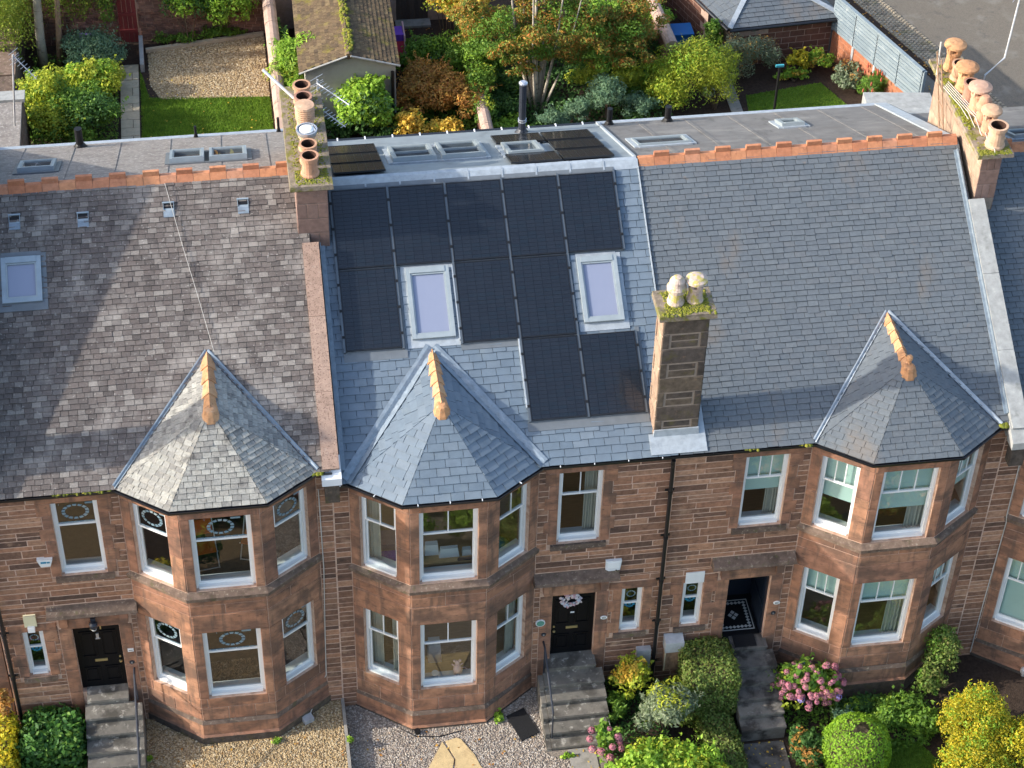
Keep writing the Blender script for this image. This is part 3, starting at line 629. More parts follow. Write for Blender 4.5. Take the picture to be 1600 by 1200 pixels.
    # soffit under the eaves
    for p, r_ in (((x0, GBY+.06), (xc-GBX+.0, GBY+.06)), ((xc+GBX, GBY+.06), (x1, GBY+.06))):
        if r_[0]-p[0] > .05: q.quad([(p[0],p[1],zb-.06),(r_[0],r_[1],zb-.06),(r_[0],.05,zb-.16),(p[0],.05,zb-.16)], 0)
    pts = [(xc-GBX, GBY+.06), (xc-GX+.02, GY+.06), (xc+GX-.02, GY+.06), (xc+GBX, GBY+.06)]; inn = [(xc-BAYX+.1,.05), (xc-BAYF,-BAYD+.05), (xc+BAYF,-BAYD+.05), (xc+BAYX-.1,.05)]
    for i in range(3): q.quad([(*pts[i],zb-.06),(*pts[i+1],zb-.06),(*inn[i+1],zb-.16),(*inn[i],zb-.16)], 0)
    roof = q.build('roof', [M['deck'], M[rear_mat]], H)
    q = MB(); q.box((x0+.01, YB-.35, zg-.2), (x1-.01, YB-.06, rear_z(YB, dz)-.17)); q.build('rear_wall', M['oldbrick'], H)
    # --- slates
    tri = lambda c: abs(c.x-xc) < GBX*(RYA-c.y)/(RYA-GBY)-.12 and c.y < RYA-.1
    sk = (lambda c: tri(c) or (skip and skip(c)))
    slate_rows(S, [(x0+.02,GBY+.02,roof_z(GBY+.02,dz)),(x1-.02,GBY+.02,roof_z(GBY+.02,dz)),(x1-.02,YR,ZR+dz),(x0+.02,YR,ZR+dz)], w, g, main_slate, sk)
    for i, t in enumerate(fac): slate_rows(S, t, bw or w, bg_ or g, bay_slate)
    build_slates(S, roof, H)
    # --- gutter
    path = [(x0+.0, GBY), (xc-GBX, GBY), (xc-GX, GY), (xc+GX, GY), (xc+GBX, GBY), (x1, GBY)]
    path = [p for i, p in enumerate(path) if i == 0 or math.hypot(p[0]-path[i-1][0], p[1]-path[i-1][1]) > .04]
    q = MB(); prof = [(0,.0),(.015,-.07),(.055,-.10),(.10,-.085),(.115,-.0),(.10,-.0),(.09,-.07),(.055,-.085),(.025,-.06),(.012,.0)]
    def offp(i, d):
        p = Vector((*path[i],0)); a = (p-Vector((*path[i-1],0))).normalized() if i else None; b = (Vector((*path[i+1],0))-p).normalized() if i < len(path)-1 else None
        if a is None or b is None:
            t = a or b; nn = Vector((-t.y, t.x, 0)); return p+nn*d
        n1, n2 = Vector((-a.y,a.x,0)), Vector((-b.y,b.x,0)); m_ = (n1+n2).normalized(); return p+m_*(d/max(m_.dot(n1), .4))
    k0 = len(prof)
    for i in range(len(path)):
        for d_, z_ in prof: v = offp(i, d_-.02); q.v.append((v.x, v.y, zb+.012+z_))
    for i in range(len(path)-1):
        for j in range(k0): q.f.append((i*k0+j, i*k0+(j+1)%k0, (i+1)*k0+(j+1)%k0, (i+1)*k0+j)); q.m.append(0)
    gut = q.build('gutter', M['gutter'], H)
    H['_'] = 0; del H['_']
    return dict(H=H, wall=wall, bay=bay, roof=roof, gut=gut, path=path, E=E, A=A, Bl=Bl, Br=Br, zb=zb, D=D, faces=faces, xc=xc, dz=dz)
def strip(mb, a, b, w, n, up=.03, bend=0, mi=0):
    """flat lead strip from a to b lying on planes with normal n, w each side"""
    a, b = Vector(a), Vector(b); d = (b-a).normalized(); s = d.cross(Vector(n)).normalized()*w; u = Vector(n).normalized()*up
    return mb.hexa([a-s, a+s, b+s, b-s, a-s+u, a+s+u, b+s+u, b-s+u], mi)
def valley(h, wide, m, seg=1):
    """lead valley gutters on both sides of the bay roof"""
    up = Vector((0,-KR,1)).normalized()
    for B_, s in ((h['Bl'], -1), (h['Br'], 1)):
        A = h['A']; B_ = B_.copy()
        q = MB(); n2 = (A-h['E']).cross(B_-h['E']).normalized(); n2 = n2 if n2.z > 0 else -n2
        ax = (A-B_).normalized(); s1 = Vector((s*1.0, 0, 0)); s1 = (s1-up*s1.dot(up)).normalized(); s1 = (s1-ax*s1.dot(ax)).normalized()
        s2 = Vector((-s*1.0, 0, .3)); s2 = (s2-n2*s2.dot(n2)); s2 = (s2-ax*s2.dot(ax)).normalized()
        N = 7; rows = []
        for i in range(N+1):
            p = B_+(A-B_)*(i/N)*1.0; j = rnd.uniform(.9, 1.12)
            lay = lambda q_, h_: Vector((q_.x, q_.y, max(roof_z(q_.y, h['dz'])+h_, q_.z)))
            rows.append([lay(p+s1*wide*j, .052), lay(p+s1*wide*.5, .055), lay(p, .03), p+s2*wide*.55+n2*.048, p+s2*wide*j+n2*.046])
        k = len(q.v)
        for r_ in rows: q.v += [tuple(v) for v in r_]
        for i in range(N):
            for j in range(4): q.f.append((k+i*5+j, k+i*5+j+1, k+(i+1)*5+j+1, k+(i+1)*5+j)); q.m.append(0)
        q.build('valley_flashing', M[m], h['H'])
def bay_ridge(h, m, n=5, finial=False, wd=.11):
    """clay ridge tiles on the bay roof, finishing in a rounded end tile"""
    A, E = h['A'], h['E']; d = (E-A)
    for i in range(n):
        a = A+d*(i/n)+Vector((0,.02,0)); b = A+d*((i+1)/n)+Vector((0,-.035,0)); q = MB()
        for p, lift, k in ((a, .0, .92), (b, .026, 1.05)): q.v += [(p.x-wd*k, p.y, p.z-.10+lift), (p.x-wd*.55*k, p.y, p.z-.0+lift), (p.x, p.y, p.z+.075+lift), (p.x+wd*.55*k, p.y, p.z-.0+lift), (p.x+wd*k, p.y, p.z-.10+lift)]
        q.f += [(0,1,6,5),(1,2,7,6),(2,3,8,7),(3,4,9,8),(5,6,7,8,9),(4,3,2,1,0)]; q.m += [0]*6; q.build('ridge_tile', M[m], h['H'])
        q = MB(); q.v += [(b.x-wd*1.06, b.y-.004, b.z-.125), (b.x-wd*.5, b.y-.004, b.z-.0), (b.x, b.y-.004, b.z+.055), (b.x+wd*.5, b.y-.004, b.z-.0), (b.x+wd*1.06, b.y-.004, b.z-.125)]; q.f.append((0,1,2,3,4)); q.m.append(0); q.build('ridge_bedding', M['soot'], h['H'])
    q = MB(); c = E+Vector((0,-.05,-.10)); q.lathe(c, [(.20,-.08),(.19,-.03),(.155,.045),(.14,.10),(.12,.15),(.07,.175),(0,.18)], 10)
    if finial: q.lathe(c+Vector((.02,.10,.10)), [(.06,0),(.045,.12),(.07,.16),(.06,.22),(.03,.25),(0,.25)], 9)
    q.build('ridge_end', M[m], h['H'], smooth=False)
def ridge(h, x0, x1, dz, m='terra'):
    """rows of clay ridge tiles, every second one crested"""
    n = round((x1-x0)/.335); p = (x1-x0)/n
    for i in range(n):
        a, b = x0+i*p+.004, x0+(i+1)*p-.004; q = MB(); z = ZR+dz+.03+rnd.uniform(-.006, .006); w_ = .17
        sect = [(YR-w_, z-.115), (YR-.045, z+.035), (YR+.045, z+.035), (YR+w_, z-.105)]
        q.v += [(a, y, zz) for y, zz in sect]+[(b, y, zz) for y, zz in sect]
        q.f += [(0,4,5,1),(1,5,6,2),(2,6,7,3),(0,1,2,3),(7,6,5,4)]; q.m += [0]*5
        if i % 2: q.box((a, YR-.035, z+.03), (b, YR+.035, z+.145))
        q.build('ridge_tile', M[m], h['H'])
def skylight(h, frm, u0, u1, v0, v1, m='rf_frame', blind=None, t=.07, fw=.075, bars=0, apron=True):
    """roof window on a roof frame, (u,v) measured on the slope"""
    q = MB(); 
    frm.box(q, u0, u0+fw, v0, v1, -.03, t); frm.box(q, u1-fw, u1, v0, v1, -.03, t)
    frm.box(q, u0+fw, u1-fw, v1-fw*1.4, v1, -.03, t+.012); frm.box(q, u0+fw, u1-fw, v0, v0+fw, -.03, t-.003)
    for i in range(bars): c = v0+(v1-v0)*(i+1)/(bars+1); frm.box(q, u0+fw, u1-fw, c-.02, c+.02, 0, t-.006)
    o = q.build('skylight', M[m], h['H'])
    q = MB(); e = .014; frm.box(q, u0+fw, u0+fw+.03, v0+fw, v1-fw*1.4, 0, t-e); frm.box(q, u1-fw-.03, u1-fw, v0+fw, v1-fw*1.4, 0, t-e); frm.box(q, u0+fw+.03, u1-fw-.03, v0+fw, v0+fw+.035, 0, t-e-.002); frm.box(q, u0+fw+.03, u1-fw-.03, v1-fw*1.4-.035, v1-fw*1.4, 0, t-e-.002); q.build('sash', M['rf_frame_pale'], o)
    q = MB(); n_ = t-.03; q.quad([frm.p(u0+fw+.025, v0+fw+.03, n_), frm.p(u1-fw-.025, v0+fw+.03, n_), frm.p(u1-fw-.025, v1-fw*1.4-.03, n_), frm.p(u0+fw+.025, v1-fw*1.4-.03, n_)]); q.build('pane', M['glass_sky'], o)
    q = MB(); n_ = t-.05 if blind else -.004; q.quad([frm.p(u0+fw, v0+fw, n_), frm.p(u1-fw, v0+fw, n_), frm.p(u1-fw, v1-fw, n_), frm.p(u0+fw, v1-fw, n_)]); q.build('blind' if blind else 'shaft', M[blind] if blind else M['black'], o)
    if apron:
        q = MB(); frm.box(q, u0-.10, u1+.10, v0-.17, v0-.002, .0, .034); frm.box(q, u0-.10, u0-.002, v0, v1+.08, .0, .03); frm.box(q, u1+.002, u1+.10, v0, v1+.08, .0, .03); frm.box(q, u0-.002, u1+.002, v1+.002, v1+.12, .0, .033); q.build('flashing', M['tray' if m == 'rf_frame' else 'lead_pale'], o)
    return o
def pot(h_, c, hgt, r, kind, m, parent):
    q = MB(); pr = [(r*1.12,0),(r*1.15,.05),(r*1.0,.09),(r*.90,hgt*.7),(r*.92,hgt-.10),(r*1.12,hgt-.08),(r*1.14,hgt),(r*.86,hgt),(r*.80,hgt-.25),(0,hgt-.25)]
    if kind == 'plain': q.lathe(c, pr, 18)
    elif kind == 'mushroom':
        pr2 = pr[:5]+[(r*1.02,hgt-.08),(r*.95,hgt-.03),(0,hgt-.03)]; q.lathe(c, pr2, 18)
        q.lathe(c, [(0,hgt+.06),(r*1.25,hgt+.07),(r*1.5,hgt+.10),(r*1.46,hgt+.145),(r*.9,hgt+.19),(0,hgt+.205)], 20)
        for k in range(5): a = k*2*math.pi/5; q.box((c[0]+r*.8*math.cos(a)-.035, c[1]+r*.8*math.sin(a)-.035, c[2]+hgt-.06), (c[0]+r*.8*math.cos(a)+.035, c[1]+r*.8*math.sin(a)+.035, c[2]+hgt+.075))
    elif kind == 'dome':
        q.lathe(c, pr[:5]+[(r*1.25,hgt-.08),(r*1.3,hgt),(r*1.05,hgt+.06),(r*.95,hgt+.16),(r*.5,hgt+.24),(0,hgt+.25)], 18)
    elif kind == 'louvre':
        q.lathe(c, pr[:4]+[(r*1.1,hgt*.7)]+[x for k in range(5) for x in ((r*1.12,hgt*.7+.03+k*.05),(r*.98,hgt*.7+.04+k*.05))]+[(r*1.15,hgt*.7+.28),(r*1.1,hgt*.7+.33),(0,hgt*.7+.35)], 18)
    elif kind == 'cowl':
        q.lathe(c, pr[:8]+[(0,hgt-.02)], 18)
    o = q.build('chimney_pot', M[m], parent, smooth=False)
    if kind == 'plain':
        q = MB(); q.lathe(c, [(r*.84,hgt-.03),(r*.8,hgt-.2),(0,hgt-.2)], 16); q.add([],[]); 
        o.data.materials.append(M['soot']); bm_n = len(o.data.polygons)
        for p in o.data.polygons:
            if max(math.hypot(o.data.vertices[v].co.x+base(parent).x-c[0], o.data.vertices[v].co.y+base(parent).y-c[1]) for v in p.vertices) < r*.87: p.material_index = 1
    return o
def moss_on(parent, x0, x1, y0, y1, z, n, edge=None, name='moss', s=(.02,.07)):
    """low cushions of moss, all one mass"""
    V = []; F = []
    for _ in range(n):
        if edge and rnd.random() < .6: y = rnd.choice((y0, y1)) if edge == 'y' else rnd.uniform(y0, y1); x = rnd.uniform(x0, x1); y = min(max(y+rnd.gauss(0, .08), y0), y1)
        else: x, y = rnd.uniform(x0, x1), rnd.uniform(y0, y1)
        r = rnd.uniform(*s); k = len(V); hh = r*rnd.uniform(.5, .9)
        for j in range(6): a = j*math.pi/3+rnd.random()*.5; V.append((x+r*math.cos(a), y+r*math.sin(a), z-.005))
        for j in range(6): a = j*math.pi/3+.3; V.append((x+r*.65*math.cos(a), y+r*.65*math.sin(a), z+hh*.7))
        V.append((x, y, z+hh))
        for j in range(6): F += [(k+j, k+(j+1)%6, k+6+(j+1)%6), (k+j, k+6+(j+1)%6, k+6+j), (k+6+j, k+6+(j+1)%6, k+12)]
    return np_mesh(name, V, F, M['moss'], parent, 'stuff')
# ================================================================ GROUND
def sheet(name, pts, z, m, parent=None, kind=None):
    mb = MB(); mb.quad([(x, y, z) for x, y in pts]); return mb.build(name, M[m], parent, kind=kind)
def slab(name, x0, x1, y0, y1, z0, z1, m, kind='structure'):
    mb = MB(); mb.box((x0, y0, z0), (x1, y1, z1)); return mb.build(name, M[m], None, kind=kind)
sheet('ground', [(-400,-400),(400,-400),(400,400),(-400,400)], -1.75, 'soil', kind='structure')
slab('ground_rear_gardens', -60, 60, 9.4, 90, -1.74, -.9, 'soil')
slab('ground_front_garden', -11.33, -4.43, -9, .25, -1.74, -.72, 'gravel_bed')
slab('ground_front_garden', -4.36, 2.57, -9, .25, -1.74, -.955, 'gravel_bed_b')
slab('ground_front_garden', 2.57, 9.55, -9, .25, -1.74, -1.30, 'soil')
slab('ground_front_garden', 9.55, 30, -9, .25, -1.74, -1.32, 'soil')
slab('ground_front_garden', -60, -11.33, -9, .25, -1.74, -.6, 'soil')
slab('pavement', -60, 60, -13, -9.02, -1.74, -1.35, 'paver_grey')
slab('road', -60, 60, -26, -13.02, -1.74, -1.5, 'asphalt')
mb = MB(); mb.box((-4.43, -9, -1.7), (-4.36, .24, -.68)); tag(mb.build('kerb_edging', M['paver_grey']), 'thin grey stone edging between golden and grey front gravel', 'edging')

# ================================================================ HOUSES
LB = {}
def dup(f, *k): return {q: f for q in k}
hA = house('A', 'house with mottled brown slate roof and garland glass windows', -11.33, -4.38, -6.622, .388, -.72, (-9.883,-8.925), (-10.9,-10.468), (-9.877,-8.971), 'A', 'slate_old', 'slate_lichen', .178, .112, bw=.165, bg_=.108, rear_mat='felt_old',
    skip=lambda c: (-10.45 < c.x < -9.83 and 3.32 < c.y < 4.0))
pan_rows = [(0, 5, 3.68, 5.22), (0, 1, 2.13, 3.66), (2, 4, 2.13, 3.66), (3, 5, .60, 2.11)]
PX = lambda i: -3.90+1.184*i
def skipB(c):
    if any(PX(a)+.13 < c.x < PX(b)-.13 and y0+.08 < c.y < y1 for a, b, y0, y1 in pan_rows): return True
    return (-2.45 < c.x < -1.70 and 2.3 < c.y < 3.55) or (1.08 < c.x < 1.75 and 2.4 < c.y < 3.5) or c.y > 5.25
hB = house('B', 'house with new blue slate roof covered in black solar panels', -4.38, 2.57, -2.144, .0, -.955, (.177,1.132), (1.684,2.148), (.197,1.11), 'B', 'slate_new', 'slate_new', .30, .165, bw=.30, bg_=.165, rear_mat='membrane', skip=skipB,
    curtains={(0,0): 'lr', (0,2): 'r', (1,3): 'r', (1,0): 'l'})
hC = house('C', 'house with plain grey slate roof and aqua roller blinds', 2.57, 9.55, 7.326, .0, -1.30, (4.027,4.966), (3.027,3.48), (4.052,4.972), 'C', 'slate_mid', 'slate_mid', .245, .122, bw=.25, bg_=.125, rear_mat='felt_grey',
    skip=lambda c: 2.1 < c.x < 3.0 and .2 < c.y < .7, blinds={(1,0): .40, (1,1): .38, (1,2): .45, (1,3): .44, (0,0): .64, (0,1): .63, (0,2): .64}, curtains={(0,1): 'r', (1,1): 'r', (1,3): 'r'})
hD = house('D', 'house at the right edge with dark slate roof beyond the stone coping', 9.55, 16.5, 11.95, -.33, -1.32, None, None, None, 'C', 'slate_mid', 'slate_mid', .245, .122, blinds={(0,0): .02})
# unseen neighbour past the left edge; height and gable shaped to shade the brown roof
Hn = thing('terraced_house', 'unseen neighbouring house past the left edge, shaped to shade the roof', 'house', (-14.5, 0, -.7), 'houses of the sandstone terrace')
q = MB(); gab = [(.02,-.7),(.02,7.1),(5.4,11.65),(10.4,7.3),(10.4,-.7)]
for x in (-18, -11.36): q.v += [(x, y, z) for y, z in gab]
q.f += [(0,1,2,3,4), (9,8,7,6,5), (0,5,6,1), (1,6,7,2), (2,7,8,3), (3,8,9,4)]; q.m += [0]*6; q.build('wall', M['ashlar'], Hn)
q = MB(); q.hexa([(-18,-.3,6.95),(-11.37,-.3,6.95),(-11.37,5.4,11.72),(-18,5.4,11.72),(-18,-.3,7.02),(-11.37,-.3,7.02),(-11.37,5.4,11.80),(-18,5.4,11.80)]); q.build('roof', M['slate_old'], Hn)
q = MB(); q.box((-12.2,.1,6), (-11.38,.75,10.4)); q.build('chimney', M['dark_stone'], Hn)
ridge(hA, -11.33, -4.62, .388); ridge(hC, 2.59, 9.50, 0.); ridge(hD, 10.1, 16.5, -.33)
# lead ridge roll on the solar house, in lapped lengths
n = 9; xa, xb = -3.86, 2.55
for i in range(n):
    a, b = xa+(xb-xa)*i/n, xa+(xb-xa)*(i+1)/n; q = MB(); z = ZR+.0
    for x, e in ((a, .0), (b, .004)): q.v += [(x, YR-.20, roof_z(YR-.20)+.03+e), (x, YR-.05, z+.045+e), (x, YR+.05, z+.045+e), (x, YR+.20, rear_z(YR+.20)+.03+e)]
    q.f += [(0,4,5,1),(1,5,6,2),(2,6,7,3)]; q.m += [0]*3; q.box((b-.02, YR-.21, z-.06), (b+.02, YR+.19, z-.055)); 
    q.v += [(b-.018, YR-.203, roof_z(YR-.2)+.045), (b+.018, YR-.203, roof_z(YR-.2)+.045), (b+.018, YR-.04, z+.062), (b-.018, YR-.04, z+.062)]; k = len(q.v)-4; q.f.append((k,k+1,k+2,k+3)); q.m.append(0)
    q.build('ridge_capping', M['lead_pale'], hB['H'])
valley(hA, .05, 'lead'); valley(hB, .14, 'lead'); valley(hC, .055, 'lead_pale'); valley(hD, .05, 'lead_pale')
bay_ridge(hA, 'terra_pale', 4, wd=.155); bay_ridge(hB, 'terra_pale', 5, wd=.15); bay_ridge(hC, 'terra_pale', 6, finial=True, wd=.13); bay_ridge(hD, 'terra_pale', 5)
# gutter brackets (pale on the solar house) and black downpipes
def brackets(h, m, n_per=.62):
    pts = h['path']
    for (a, b) in zip(pts, pts[1:]):
        L_ = math.hypot(b[0]-a[0], b[1]-a[1]); n = max(1, int(L_/n_per)); f = Fr((*a, h['zb']+.012), (b[0]-a[0], b[1]-a[1], 0))
        for i in range(n):
            u = L_*(i+.5)/n; q = MB(); f.box(q, u-.009, u+.009, -.012, .012, .0, .024); f.box(q, u-.007, u+.007, .003, .012, -.10, .001); q.build('gutter_bracket', M[m], h['gut'])
brackets(hB, 'white_old'); brackets(hA, 'gutter', 1.1); brackets(hC, 'gutter', 1.1)
def downpipe(h, x, z0, z1, hop=True):
    q = MB(); q.tube([(x,-.095,z0),(x,-.095,z1)], .042, 12)
    if hop: q.tube([(x,-.095,z1),(x-.02,-.14,z1+.12),(x-.02,-.17,z1+.25)], .045, 12)
    o = q.build('downpipe', M['gutter'], h['H'])
    z = z0+.5
    while z < z1: c = MB(); c.box((x-.10,-.03,z-.02),(x+.10,-.004,z+.03)); c.lathe((x,-.095,z-.035), [(.042,0),(.055,0),(.055,.07),(.042,.07)], 12); c.build('pipe_clip', M['gutter'], o); z += 1.35
downpipe(hB, 2.50, -.9, 5.75); downpipe(hA, -11.24, -.7, 5.9)
# mid-roof divide between the solar house and the plain slate house: thin pale lead welt
f = roof_frame(0, 2.56); q = MB(); f.box(q, -.011, .011, .95*UP, (YR-GBY-.15)*UP, .02, .06); q.build('roof_welt', M['lead_pale'], hB['H'])
f = rear_frame(0, 2.56); RU = math.hypot(1, KB); q = MB(); f.box(q, -.025, .025, -(YB-YR)*RU, -.15, .0, .05); q.build('roof_welt', M['lead_pale'], hB['H'])

# --- party wall copings
def coping(h, x0, x1, y0, y1, up, m, foot=True, n=1):
    f = Fr((x0, GBY, ZE+.0), (1,0,0), (0,1,KR)); q = MB(); w = x1-x0
    for i in range(n):
        a, b = (y0-GBY)*UP+(y1-y0)*UP*i/n, (y0-GBY)*UP+(y1-y0)*UP*(i+1)/n
        q = MB(); f.box(q, 0, w, a+.004, b-.004, -.35, up); q.build('coping', M[m], h['H'])
    if foot:
        q = MB(); z = ZE+KR*(y0-GBY)+up; q.hexa([(x0-.03,y0-.30,z-.42),(x1+.03,y0-.30,z-.42),(x1+.03,y0+.02,z-.42),(x0-.03,y0+.02,z-.42),(x0-.03,y0-.30,z-.24),(x1+.03,y0-.30,z-.24),(x1+.03,y0+.10,z+.03),(x0-.03,y0+.10,z+.03)]); q.build('skew_putt', M['white_old' if m == 'coping' else m], h['H'])
        q = MB(); q.box((x0+.02,y0-.24,z-.95),(x1-.02,y0+.0,z-.425)); q.build('skew_block', M['dark_stone'], h['H'])
coping(hA, -4.56, -4.23, -.03, 4.13, .40, 'coping', n=3)
coping(hC, 9.46, 9.80, -.30, 4.12, .16, 'coping_grey', n=3)
f = roof_frame(0, -4.20); q = MB(); f.box(q, 0, .10, .3, 6.2, .02, .045); f.box(q, 0, .02, .3, 6.2, .045, .12); q.build('side_flashing', M['lead'], hB['H'])
f = roof_frame(0, 9.35); q = MB(); f.box(q, .03, .10, .3, 6.2, .03, .05); f.box(q, .085, .105, .3, 6.2, .03, .13); q.build('side_flashing', M['lead'], hC['H'])
f = roof_frame(.388, -4.62); q = MB(); f.box(q, -.03, .05, .2, 4.9, -.02, .012); q.build('side_gutter', M['black'], hA['H'])
# --- chimneys
def face_stones(parent, fr, w, z0, z1, kind, mode):
    if mode == 'banded':
        n = 8; h_ = (z1-z0)/n
        for i in range(n):
            a, b = z0+i*h_, z0+(i+1)*h_
            if i % 2: stone(fr, parent, 0, w, a, b, kind, .02, gap=.024)
            else:
                stone(fr, parent, 0, w*.17, a, b, kind, .02, gap=.024); stone(fr, parent, w*.83, w, a, b, kind, .02, gap=.024); m_ = a+h_*.52
                stone(fr, parent, w*.19, w*.81, a+.02, m_, kind, .012, gap=.035); stone(fr, parent, w*.19, w*.81, m_, b-.02, kind, .012, gap=.035)
    else:
        n = max(2, round((z1-z0)/.36)); h_ = (z1-z0)/n
        for i in range(n):
            a, b = z0+i*h_, z0+(i+1)*h_
            if w > .8: cuts = sorted([0, w]+[rnd.uniform(.12, .3)*w+k*w/max(1, round(w/.8)) for k in range(max(1, round(w/.8)))]); cuts = [c for c in cuts if c <= w]
            else: cuts = [0, w] if i % 2 else [0, w*.32, w*.68, w]
            for p, r_ in zip(cuts, cuts[1:]): stone(fr, parent, p, r_, a, b, kind, .014, gap=.01)
def chimney(h, label, x0, x1, y0, y1, zb, zt, capo, capt, kinds, mode, caprim=.0, mort='mortar_pale'):
    q = MB(); q.box((x0+.01, y0+.01, zb), (x1-.01, y1-.01, zt)); o = q.build('chimney', M[mort], h['H']); o['label'] = label
    zf = zb
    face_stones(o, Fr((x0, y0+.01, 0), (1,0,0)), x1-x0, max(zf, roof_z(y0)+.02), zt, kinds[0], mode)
    face_stones(o, Fr((x0+.01, y1, 0), (0,-1,0)), y1-y0, zf, zt, kinds[1], mode if mode == 'banded' else 'x')  # left face can take the stone with sunlight in its colour
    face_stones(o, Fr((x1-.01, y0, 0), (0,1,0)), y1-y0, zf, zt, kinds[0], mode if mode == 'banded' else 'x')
    q = MB(); q.hexa([(x0-capo*.6,y0-capo*.6,zt),(x1+capo*.6,y0-capo*.6,zt),(x1+capo*.6,y1+capo*.6,zt),(x0-capo*.6,y1+capo*.6,zt),(x0-capo,y0-capo,zt+.05),(x1+capo,y0-capo,zt+.05),(x1+capo,y1+capo,zt+.05),(x0-capo,y1+capo,zt+.05)])
    q.hexa([(x0-capo,y0-capo,zt+.05),(x1+capo,y0-capo,zt+.05),(x1+capo,y1+capo,zt+.05),(x0-capo,y1+capo,zt+.05),(x0-capo+.01,y0-capo+.01,zt+capt),(x1+capo-.01,y0-capo+.01,zt+capt),(x1+capo-.01,y1+capo-.01,zt+capt),(x0-capo+.01,y1+capo-.01,zt+capt)])
    q.build('cap', M['cap'], o); return o
cAB = chimney(hB, 'long party wall chimney carrying six pots in a row', -4.62, -3.99, 4.15, 7.42, 6.9, 10.15, .12, .15, ('brown_stone', 'brown_stone'), 'x')
zc = 10.295
for (x, y, k, m, r, hh) in ((-4.31,4.46,'plain','pot_red',.165,.47), (-4.30,4.86,'plain','pot_red',.16,.46), (-4.29,5.30,'cowl','pot',.165,.42), (-4.28,6.0,'louvre','pot',.18,.42), (-4.28,6.52,'plain','pot_red',.165,.47), (-4.28,6.95,'plain','pot_red',.165,.47)): pot(hB, (x+rnd.uniform(-.012,.012), y, zc-rnd.uniform(0,.03)), hh, r, k, m, cAB)
q = MB(); q.lathe((-4.29,5.30,zc+.40), [(.20,0),(.215,.05),(.215,.10),(.19,.10),(.19,.04),(0,.03)], 20); q.build('cowl_band', M['chrome'], cAB)
q = MB(); q.lathe((-4.29,5.30,zc+.44), [(.15,0),(.15,.06),(.10,.085),(0,.09)], 20); q.build('cowl_lid', M['white'], cAB)
moss_on(cAB, -4.60, -3.95, 4.10, 4.6, zc, 420, s=(.01,.032)); moss_on(cAB, -4.62, -4.47, 4.7, 7.3, zc, 200, s=(.01,.03)); moss_on(cAB, -4.1, -3.95, 4.7, 7.3, zc, 160, s=(.01,.03))
cCD = chimney(hC, 'long party wall chimney with eight crowded clay pots and mossy top', 9.62, 10.06, 4.15, 7.42, 6.7, 9.78, .17, .14, ('brown_stone', 'sunlit_stone'), 'x')
zc = 9.915
for (x, y, k, m, r, hh) in ((9.90,4.32,'plain','pot',.185,.52), (9.89,4.78,'mushroom','pot',.15,.45), (9.88,5.16,'dome','pot_red',.14,.42), (9.88,5.55,'mushroom','pot',.17,.50), (9.86,5.97,'plain','pot_red',.16,.46), (9.85,6.35,'mushroom','terra_pale',.17,.47), (9.84,6.76,'plain','pot',.15,.42), (9.83,7.16,'mushroom','terra_pale',.165,.50)): pot(hC, (x, y, zc), hh, r, k, m, cCD)
moss_on(cCD, 9.5, 10.18, 4.0, 4.2, zc, 420, s=(.01,.032)); moss_on(cCD, 9.5, 9.72, 5.0, 6.8, zc, 700, s=(.012,.045)); moss_on(cCD, 9.5, 9.75, 4.2, 7.3, zc, 60, s=(.015,.05)); moss_on(cCD, 10.02, 10.18, 4.2, 7.3, zc, 40, s=(.015,.05))
cBC = chimney(hC, 'tall dark banded chimney rising from the eaves with two mossy pots', 2.10, 3.00, .16, .74, 6.1, 9.48, .115, .17, ('dark_stone', 'sunlit_stone'), 'banded')
zc = 9.645
pot(hC, (2.37,.46,zc), .40, .15, 'dome', 'pot_mossy', cBC); pot(hC, (2.75,.48,zc), .40, .145, 'mushroom', 'pot_mossy', cBC)
moss_on(cBC, 2.15, 3.0, .12, .78, zc, 1100, s=(.012,.035)); moss_on(cBC, 2.02, 3.08, .06, .16, zc, 60, s=(.015,.04))
q = MB(); f = roof_frame(0, 2.0); f.box(q, 0, 1.15, .06, .50, .03, .05); q.hexa([(2.08,.10,6.36),(3.03,.10,6.36),(3.03,.155,6.4),(2.08,.155,6.4),(2.10,.12,6.58),(3.01,.12,6.58),(3.01,.152,6.58),(2.10,.152,6.58)]); f.box(q, 1.01, 1.15, .50, 1.25, .03, .05); q.build('chimney_apron', M['lead_pale'], cBC)

# --- roof windows
U_ = lambda y: (y-GBY)*UP
f = roof_frame(0, 0)
skylight(hB, f, -2.52, -1.64, U_(2.27), U_(3.60), 'rf_frame_pale', 'sheet_lav', t=.12, fw=.085)
skylight(hB, f, 1.00, 1.83, U_(2.33), U_(3.57), 'rf_frame_pale', 'sheet_lav', t=.12, fw=.085)
f = roof_frame(.388, 0); skylight(hA, f, -10.53, -9.75, U_(3.24), U_(4.08), 'rf_frame', 'sheet_lav', t=.09, fw=.09)
V_ = lambda y: -(y-YR)*RU
def rear_sky(h, dz, x0, x1, y0, y1, m='rf_frame_pale', t=.12, bars=0, fw=.075): skylight(h, rear_frame(dz, 0), -x1, -x0, V_(y1), V_(y0), m, None, t, fw, bars)
rear_sky(hB, 0, -2.44, -1.50, 6.70, 8.10, bars=1); rear_sky(hB, 0, -1.38, -.44, 6.68, 8.18, bars=1); rear_sky(hB, 0, .02, .80, 6.53, 7.66)
rear_sky(hA, .388, -10.27, -9.52, 6.75, 7.6, 'rf_frame', fw=.06); rear_sky(hA, .388, -7.13, -6.41, 6.68, 7.68, 'rf_frame', fw=.06); rear_sky(hA, .388, -6.30, -5.51, 6.64, 7.64, 'rf_frame', fw=.06)
